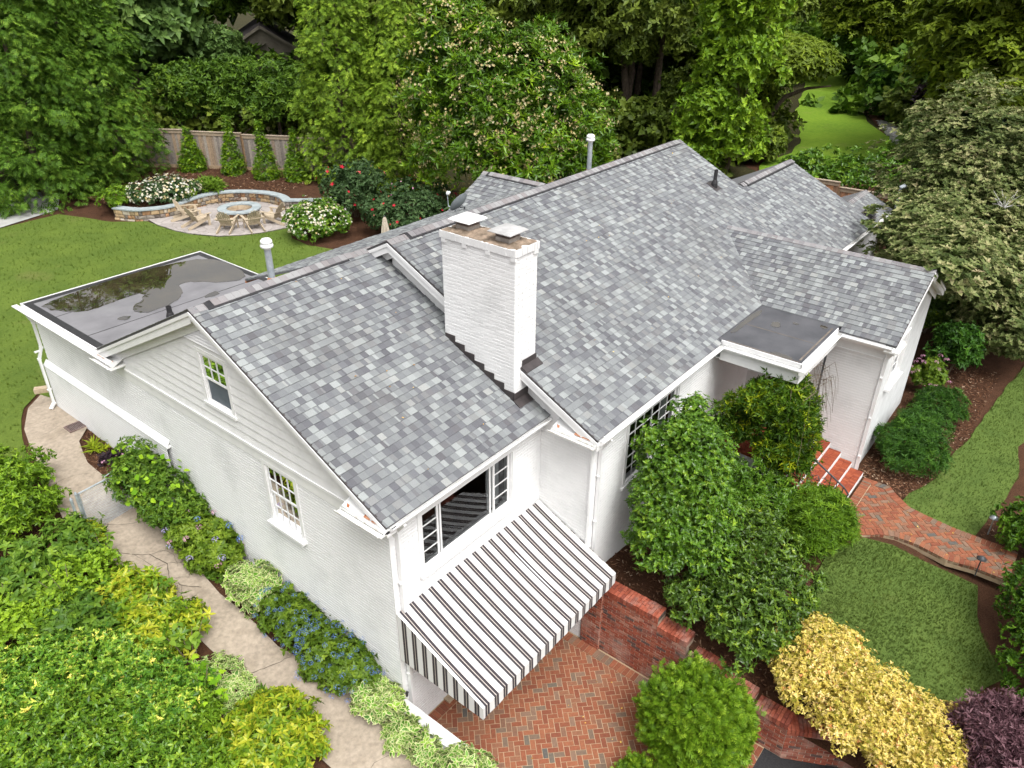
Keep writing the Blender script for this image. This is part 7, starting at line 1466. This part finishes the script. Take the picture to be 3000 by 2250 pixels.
def ell_pts(c, a_, n, seed, zmin=.0, lift=1.02, ls=0, off=.13):
    rng = np.random.default_rng(seed); P, N, d = surf_ell(c, np.array(a_)*lift, n*6, rng, zmin); v = unit(CV-P); f_ = (v*N).sum(1) > .15; P = (lumps(P, c, d, .17, ls)+N*off)[f_]; out = []
    for p in P:
        if all(math.dist(p, q) > .085 for q in out): out.append(tuple(p))
        if len(out) >= n: break
    return out
heads(bpy.data.objects['hydrangea_bush'], ell_pts((16.6, -4.65, 2.35), (.45, .45, .55), 15, 1, -.3, 1.0, 92), HM['fl_pink'], .085)
# --- left side beds
vw_ = shrub('climbing_shrub', 'heap of heart leaved vine and privet against the side wall', 'shrub', (-.5, 7.0, 2.7), (.55, 1.3, .95), 1.85, 'lf_broad', ros, .11, 700, 10, .15, seed=110, mu=.5, blobs=[((-.52, 7.5, 2.75), (.6, .85, 1.0)), ((-.5, 6.6, 2.6), (.6, .85, .8))])
rng = np.random.default_rng(111); m_ = []; hm = [None]
def leaf_piece(root, tm, mat, P, D, N, s, tone):
    B = Bake(); B.add(tm, np.array([P])*0, np.array([D]), np.array([N]), [1.], [tone], mat); o = B.build('leaf', None); me = o.data; bpy.data.objects.remove(o); return me
for k in range(70):
    P, N, d = surf_ell((-.48, 7.2, 2.75), (.56, 1.25, .98), 1, rng, -.1)
    if (unit(CV-P)*N).sum() < .1: continue
    F = unit(N[0]*.4+np.array([0, 0, -.35])+rng.normal(size=3)*.5); me = leaf_piece(vw_, hrt, 'lf_heart', P[0], F, N[0]+np.array([0, 0, .5]), 1, float(rng.uniform(.3, .9))); piece('leaf', me, Matrix.Translation(V3(P[0]+N[0]*.06)) @ Matrix.Scale(float(rng.uniform(.11, .17)), 4), vw_)
hp = shrub('hydrangea_bush', 'hydrangea with pink and blue mopheads against the side wall', 'flower bush', (-.42, 5.5, 2.05), (.55, 1.0, .58), 1.6, 'lf_hyd', ros_fine, .14, 400, 9, .14, seed=112, mu=.65); hpp = ell_pts((-.42, 5.5, 2.05), (.53, .98, .58), 16, 3, -.1, 1.0, 112); heads(hp, hpp[:7], HM['fl_pink'], .085, 'fading pink flower head'); heads(hp, hpp[7:12], HM['fl_lilac'], .09); heads(hp, [(-.14, 4.85, 2.62), (-.12, 4.55, 2.42), (-.55, 5.3, 2.82)], HM['fl_blue'], .10)
shrub('variegated_shrub', 'cream edged shrub right of the pink and blue hydrangea', 'shrub', (-.45, 3.75, 1.78), (.45, .72, .48), 1.35, 'lf_varieg', ros_fine, .165, 230, 8, .15, seed=113, mu=.5)
sb = shrub('hydrangea_bush', 'hydrangea thick with small blue flower heads by the side wall', 'flower bush', (-.42, 1.9, 1.55), (.5, 1.2, .55), 1.1, 'lf_hyd', ros_fine, .12, 620, 9, .14, seed=114, mu=.42, blobs=[((-.42, 2.65, 1.65), (.48, .85, .5)), ((-.42, 1.35, 1.45), (.55, .95, .56))])
heads(sb, ell_pts((-.42, 2.65, 1.68), (.46, .83, .5), 48, 5, -.1, 1.0, 114)+ell_pts((-.42, 1.35, 1.48), (.53, .93, .58), 70, 6, -.1, 1.0, 114), LC, .062)
shrub('variegated_shrub', 'cream edged shrub at the end of the side wall', 'shrub', (-.42, .25, 1.2), (.42, .55, .38), .9, 'lf_varieg', ros_fine, .155, 150, 7, .13, seed=115, mu=.5); shrub('variegated_shrub', 'long cream edged shrub along the low white wall', 'shrub', (-.5, -1.2, .95), (.45, 1.2, .4), .6, 'lf_varieg', ros_fine, .155, 320, 7, .14, seed=116, mu=.5, blobs=[((-.52, -.75, 1.0), (.36, .7, .38)), ((-.40, -1.75, .85), (.52, .6, .42))])
shrub('shrub', 'low leafy edging plants under the pink and blue hydrangea', 'plant', (-.6, 4.9, 1.62), (.22, .6, .18), 1.5, 'lf_mid', ros_small, .09, 110, 8, .08, seed=117, mu=.6, stem=0)
shrub('loropetalum', 'small blackish purple shrub in the little mulch bed', 'shrub', (-.36, 9.35, 2.42), (.27, .25, .2), 2.22, 'lf_darkpurple', ros_small, .07, 130, 9, .06, seed=118, mu=.5, extra=blossoms(12, (-.36, 9.35, 2.42), (.34, .32, .18), 'fl_pink', .06))
shrub('grass_clump', 'pale spiky grass tuft in the little mulch bed', 'plant', (-.28, 10.2, 2.36), (.26, .24, .12), 2.26, 'lf_yellowgreen', ros_yew, .26, 14, 6, .05, seed=119, mu=.8, up_=1.4, stem=0, core=0)
# --- big mixed border, lower left
shrub('privet_shrub', 'leafy green privet left of the gate', 'shrub', (-2.6, 9.6, 2.7), (1.15, 1.25, .95), 1.95, 'lf_ivy', ros, .115, 1150, 10, .17, seed=120, mu=.5, blobs=[((-2.55, 9.9, 2.65), (.95, .95, .85)), ((-2.9, 8.9, 2.6), (1.1, .9, .85)), ((-3.6, 9.9, 2.5), (1.1, 1.0, .8))])
shrub('shrub', 'loose shrub of big soft green leaves below the gate', 'shrub', (-2.9, 7.0, 2.2), (1.3, 1.1, .7), 1.7, 'lf_broad', ros_fine, .17, 480, 8, .2, seed=121, mu=.45, blobs=[((-2.45, 7.3, 2.15), (.75, .7, .6)), ((-3.4, 7.1, 2.2), (1.1, .9, .65)), ((-4.6, 7.2, 2.1), (1.0, .9, .6))])
shrub('shrub', 'pale green small leaved shrub in the upper border', 'shrub', (-3.2, 6.2, 2.1), (1.1, .8, .6), 1.6, 'lf_ivy', ros_small, .10, 520, 10, .15, seed=122, mu=.75, blobs=[((-2.7, 6.35, 2.1), (.75, .55, .5)), ((-3.9, 6.0, 2.1), (.9, .7, .5))])
shrub('aucuba_shrub', 'small golden aucuba just below the gate', 'shrub', (-1.95, 7.45, 2.15), (.42, .45, .32), 1.8, 'lf_aucuba', ros_auc, .17, 80, 7, .12, seed=123, mu=.4)
shrub('aucuba_shrub', 'golden speckled aucuba in the middle of the border', 'shrub', (-2.0, 4.75, 1.85), (.85, .85, .52), 1.4, 'lf_aucuba', ros_auc, .19, 420, 7, .16, seed=124, mu=.40, blobs=[((-2.2, 5.2, 1.85), (.68, .7, .5)), ((-2.2, 4.2, 1.75), (.70, .75, .52))])
shrub('shrub', 'big leaved dark green shrub left of the middle aucuba', 'shrub', (-3.2, 5.4, 1.95), (.8, .8, .5), 1.5, 'lf_broad', ros_fine, .17, 260, 9, .2, seed=125, mu=.35)
shrub('aucuba_shrub', 'large golden aucuba at the bottom of the border', 'shrub', (-2.2, 1.0, 1.2), (.85, .95, .55), .8, 'lf_aucuba', ros_auc, .185, 520, 7, .16, seed=126, mu=.42)
shrub('euonymus_shrub', 'wide pale green glossy shrub filling the left border', 'shrub', (-3.6, 4.2, 1.9), (1.5, 1.2, .65), 1.3, 'lf_euon', ros, .095, 2300, 12, .15, seed=127, mu=.5, gsd=.17, blobs=[((-3.3, 4.1, 1.75), (1.0, .9, .6)), ((-4.4, 4.5, 1.9), (1.2, 1.0, .6)), ((-3.2, 2.9, 1.6), (1.0, .9, .6)), ((-5.6, 4.8, 1.9), (1.1, 1.1, .6))])
shrub('laurel_shrub', 'glossy deep green shrub in the bottom left corner', 'shrub', (-4.8, 2.4, 1.8), (1.5, 1.3, .8), 1.1, 'lf_holly', ros, .11, 2000, 12, .17, seed=128, mu=.55, blobs=[((-4.4, 3.0, 1.85), (1.0, .9, .75)), ((-5.2, 1.9, 1.8), (1.2, 1.1, .8)), ((-3.9, 1.7, 1.5), (1.0, .9, .7)), ((-5.9, 3.2, 1.8), (1.1, 1.0, .7))])
shrub('shrub', 'mid green shrub between the glossy shrub and the golden aucuba', 'shrub', (-3.0, 1.9, 1.35), (.7, .9, .5), .9, 'lf_ivy', ros, .12, 420, 9, .16, seed=129, mu=.5, blobs=[((-2.9, 2.3, 1.4), (.65, .6, .45)), ((-3.2, 1.2, 1.25), (.7, .6, .5))])
shrub('groundcover', 'variegated low shrub along the walk edge', 'shrub', (-1.95, 2.6, 1.3), (.42, .9, .34), 1.05, 'lf_varieg', ros_fine, .11, 150, 8, .11, seed=130, mu=.6)
# vine maple seedling with lobed leaves
t = thing('maple_seedling', 'lime green seedling with lobed maple leaves in the border', 'plant', (-2.45, 2.6, 1.3)); stems(t, (-2.45, 2.6), 1.2, .3, .9, 6, .012, 2); rng = np.random.default_rng(131)
pm = [leaf_piece(None, pal, 'lf_heart', [0, 0, 0], [0, 1, 0], [0, 0, 1], 1, .35+.15*k) for k in range(4)]
for k in range(60):
    a_ = rng.uniform(0, 6.28); R = .42*math.sqrt(rng.random()); o = piece('leaf', pm[k % 4], Matrix.Translation((-2.45+R*math.cos(a_), 2.6+R*1.4*math.sin(a_), 1.75+rng.uniform(-.12, .3)-.3*R)) @ Matrix.Rotation(rng.uniform(0, 6.28), 4, 'Z') @ Matrix.Rotation(rng.uniform(-.6, .3), 4, 'X') @ Matrix.Scale(float(rng.uniform(.10, .16)), 4), t)
# tall shoots with big leaves, every leaf a part
lb = [leaf_piece(None, T_leaf(1, .62, .10, .18, True), 'lf_broad', [0, 0, 0], [0, 1, 0], [0, 0, 1], 1, .45+.13*k) for k in range(4)]
for i, (x, y, z, lab, n) in enumerate([(-2.0, 6.65, 1.75, 'big leaved shoots hanging over the walk below the gate', 34), (-1.95, 4.55, 1.6, 'big leaved shoots in the middle of the golden aucuba', 34), (-2.15, 3.35, 1.45, 'big leaved shoots below the golden aucuba', 40), (-3.0, 6.0, 1.9, 'big leaved shoots in the upper border', 34), (-3.9, 6.4, 1.9, 'big leaved shoots near the left edge of the border', 34)]):
    t = thing('leafy_shoot', lab, 'plant', (x, y, z), 'big leaved shoots in the border'); rng = np.random.default_rng(140+i); m = MB(); sp = []
    for s_ in range(5):
        a_ = rng.uniform(0, 6.28); L = rng.uniform(.15, .4); tp = V3((x+math.cos(a_)*L, y+math.sin(a_)*L, z+rng.uniform(.55, .9))); m.tube([(x, y, z-.2), tuple(V3((x, y, z)).lerp(tp, .6)), tuple(tp)], [.012, .009, .005], 4); sp.append((V3((x, y, z)), tp))
    m.build('stem', 'twig', t)
    for k in range(n):
        a0, a1 = sp[k % 5]; f_ = rng.uniform(.45, 1.02); p = a0.lerp(a1, f_); o = piece('leaf', lb[k % 4], Matrix.Translation(p) @ Matrix.Rotation(k*2.4, 4, 'Z') @ Matrix.Rotation(rng.uniform(-.5, .25), 4, 'X') @ Matrix.Scale(float(rng.uniform(.15, .24))*(1.15-.35*f_), 4), t)
# ------------------------------------------------------------------ grass and bark chips
def grass(name, label, poly, per, hgt, mat, seed, margin=0):
    rng = np.random.default_rng(seed); xs = [p[0] for p in poly]; ys = [p[1] for p in poly]; A = (max(xs)-min(xs))*(max(ys)-min(ys)); n = int(A*per); q = np.stack([rng.uniform(min(xs), max(xs), n), rng.uniform(min(ys), max(ys), n)], 1)
    X0, Y0 = q[:, 0], q[:, 1]; c = np.zeros(n, bool)
    for i in range(len(poly)):
        (x0, y0), (x1, y1) = poly[i], poly[i-1]
        if y1 == y0: continue
        k_ = ((y0 > Y0) != (y1 > Y0)) & (X0 < (x1-x0)*(Y0-y0)/(y1-y0)+x0); c ^= k_
    q = q[c]; n = len(q); patch = np.sin(q[:, 0]*1.7+q[:, 1]*.9)*np.sin(q[:, 1]*2.1-q[:, 0]*.6)*.12; P = np.concatenate([q, (hh(q[:, 0], q[:, 1])+.03)[:, None]], 1); r = random.Random(3); out = []
    for k in range(5): a_ = r.uniform(0, 6.28); out.append(T_xf((np.array([(-.05, 0, 0), (.05, 0, 0), (0, 1, 0)]), [(0, 1, 2)], np.zeros(3), np.array([r.uniform(-.1, .1)])), R_('z', a_)@R_('x', math.radians(r.uniform(35, 80))), (r.uniform(-.25, .25), r.uniform(-.25, .25), 0)))
    B = Bake(); N = np.tile([0, 0, 1.], (n, 1)); a_ = rng.random(n)*6.28; F = np.stack([np.cos(a_), np.sin(a_), np.zeros(n)], 1); B.add(T_join(out), P, F, N, hgt*(.6+.8*rng.random(n)), rng.normal(.48, .09, n)+patch, mat); o = B.build(name, None, 'stuff'); tag(o, label)
leaf_mat('lf_grass', [(0, (.03, .058, .012)), (.5, (.060, .105, .022)), (.9, (.115, .165, .035)), (1, (.20, .20, .07))], .6, .25, spec=.2)
leaf_mat('lf_grass_back', [(0, (.035, .070, .008)), (.5, (.066, .115, .015)), (.93, (.115, .165, .028)), (1, (.24, .22, .10))], .6, .25, spec=.2)
grass('grass', 'short grass blades of the small front lawn', LF, 900, .055, 'lf_grass', 150); grass('grass', 'short grass blades of the strip beside the walk', LR, 380, .055, 'lf_grass', 151); grass('grass', 'short grass blades of the back lawn', [p for p in LB], 30, .085, 'lf_grass_back', 152)
def chips(name, label, rects, seed, zf=None, s=(.02, .055)):
    rng = np.random.default_rng(seed); Ps = []
    for x0, x1, y0, y1, n in rects: Ps.append(np.stack([rng.uniform(x0, x1, n), rng.uniform(y0, y1, n)], 1))
    q = np.concatenate(Ps); n = len(q); z = (hh(q[:, 0], q[:, 1]) if zf is None else np.full(n, zf))+rng.uniform(.004, .03, n); P = np.concatenate([q, z[:, None]], 1); a_ = rng.random(n)*6.28; F = np.stack([np.cos(a_), np.sin(a_), rng.normal(0, .2, n)], 1); N = unit(np.stack([rng.normal(0, .3, n), rng.normal(0, .3, n), np.ones(n)], 1))
    tm = (np.array([(-.16, -.5, 0), (.16, -.5, 0), (.12, .5, .05), (-.14, .5, .03)]), [(0, 1, 2, 3)], np.zeros(4), np.zeros(1)); B = Bake(); B.add(tm, P, F, N, rng.uniform(*s, n)*1.6, rng.random(n), 'lf_chip'); o = B.build(name, None, 'stuff'); tag(o, label)
leaf_mat('lf_chip', [(0, (.03, .012, .007)), (.6, (.10, .045, .022)), (.92, (.22, .12, .07)), (1, (.45, .34, .24))], .9, 0, spec=.15)
chips('bark_chips', 'bark chips scattered over the beds round the gable wing', [(11.5, 19.5, -6.2, -4.35, 6000), (11.2, 13, -5.7, -4.4, 1400), (10.6, 12.5, -9, -7.3, 700)], 160); chips('bark_chips', 'bark chips between the holly and the red wall', [(4.15, 9.0, -3.6, -1.25, 3600), (4.3, 7, -5.5, -3.5, 1400)], 161)
chips('bark_chips', 'bark chips in the little bed by the side wall', [(-.85, 0, 8.7, 11.0, 1300), (-.8, 0, 3.3, 7.5, 1800), (-.6, -.02, -.5, 3.3, 900)], 162, s=(.015, .04)); chips('bark_chips', 'bark chips in the raised bed before the board fence', [(12.5, 18.5, 24, 31.5, 5000), (9, 13, 26.5, 30, 2500)], 163, zf=2.83, s=(.03, .07))
print('foliage triangles', TRI, 'objects', len(bpy.data.objects))

rng = np.random.default_rng(170); B = Bake(); P = []
for k in range(60): x, y = rng.uniform(4.5, 20), rng.uniform(-1.2, 3.6); P.append((x, y, 5.34+PC*(y+1.43)+.025)) if not (x > 11 and y < x-12.4 or x > 16 and y > 1.4) else None
for k in range(14): x, y = rng.uniform(.2, 3.4), rng.uniform(0, 4.3); P.append((x, y, 5.30+.497*(y+.22)+.025))
for k in range(26): P.append((rng.uniform(.3, 3.7), rng.uniform(-4, -2), .006))
for k in range(20): P.append((rng.uniform(9.6, 10.8), rng.uniform(-7.9, -4.8), 1.67))
P = np.array(P); n = len(P); B.add(T_leaf(1, .6, .1, .1), P, rdir(n, rng)*np.array([1, 1, .2]), np.tile([0, 0, 1.], (n, 1)), rng.uniform(.03, .06, n), rng.random(n), 'lf_litter') if False else None
leaf_mat('lf_litter', [(0, (.14, .07, .02)), (.6, (.42, .30, .08)), (1, (.55, .48, .12))], .7, .1)
B.add(T_leaf(1, .6, .1, .1), P, rdir(n, rng)*np.array([1, 1, .2]), np.tile([0, 0, 1.], (n, 1)), rng.uniform(.03, .06, n), rng.random(n), 'lf_litter'); o = B.build('fallen_leaves', None, 'stuff'); tag(o, 'a few fallen yellow leaves on roofs and paving')
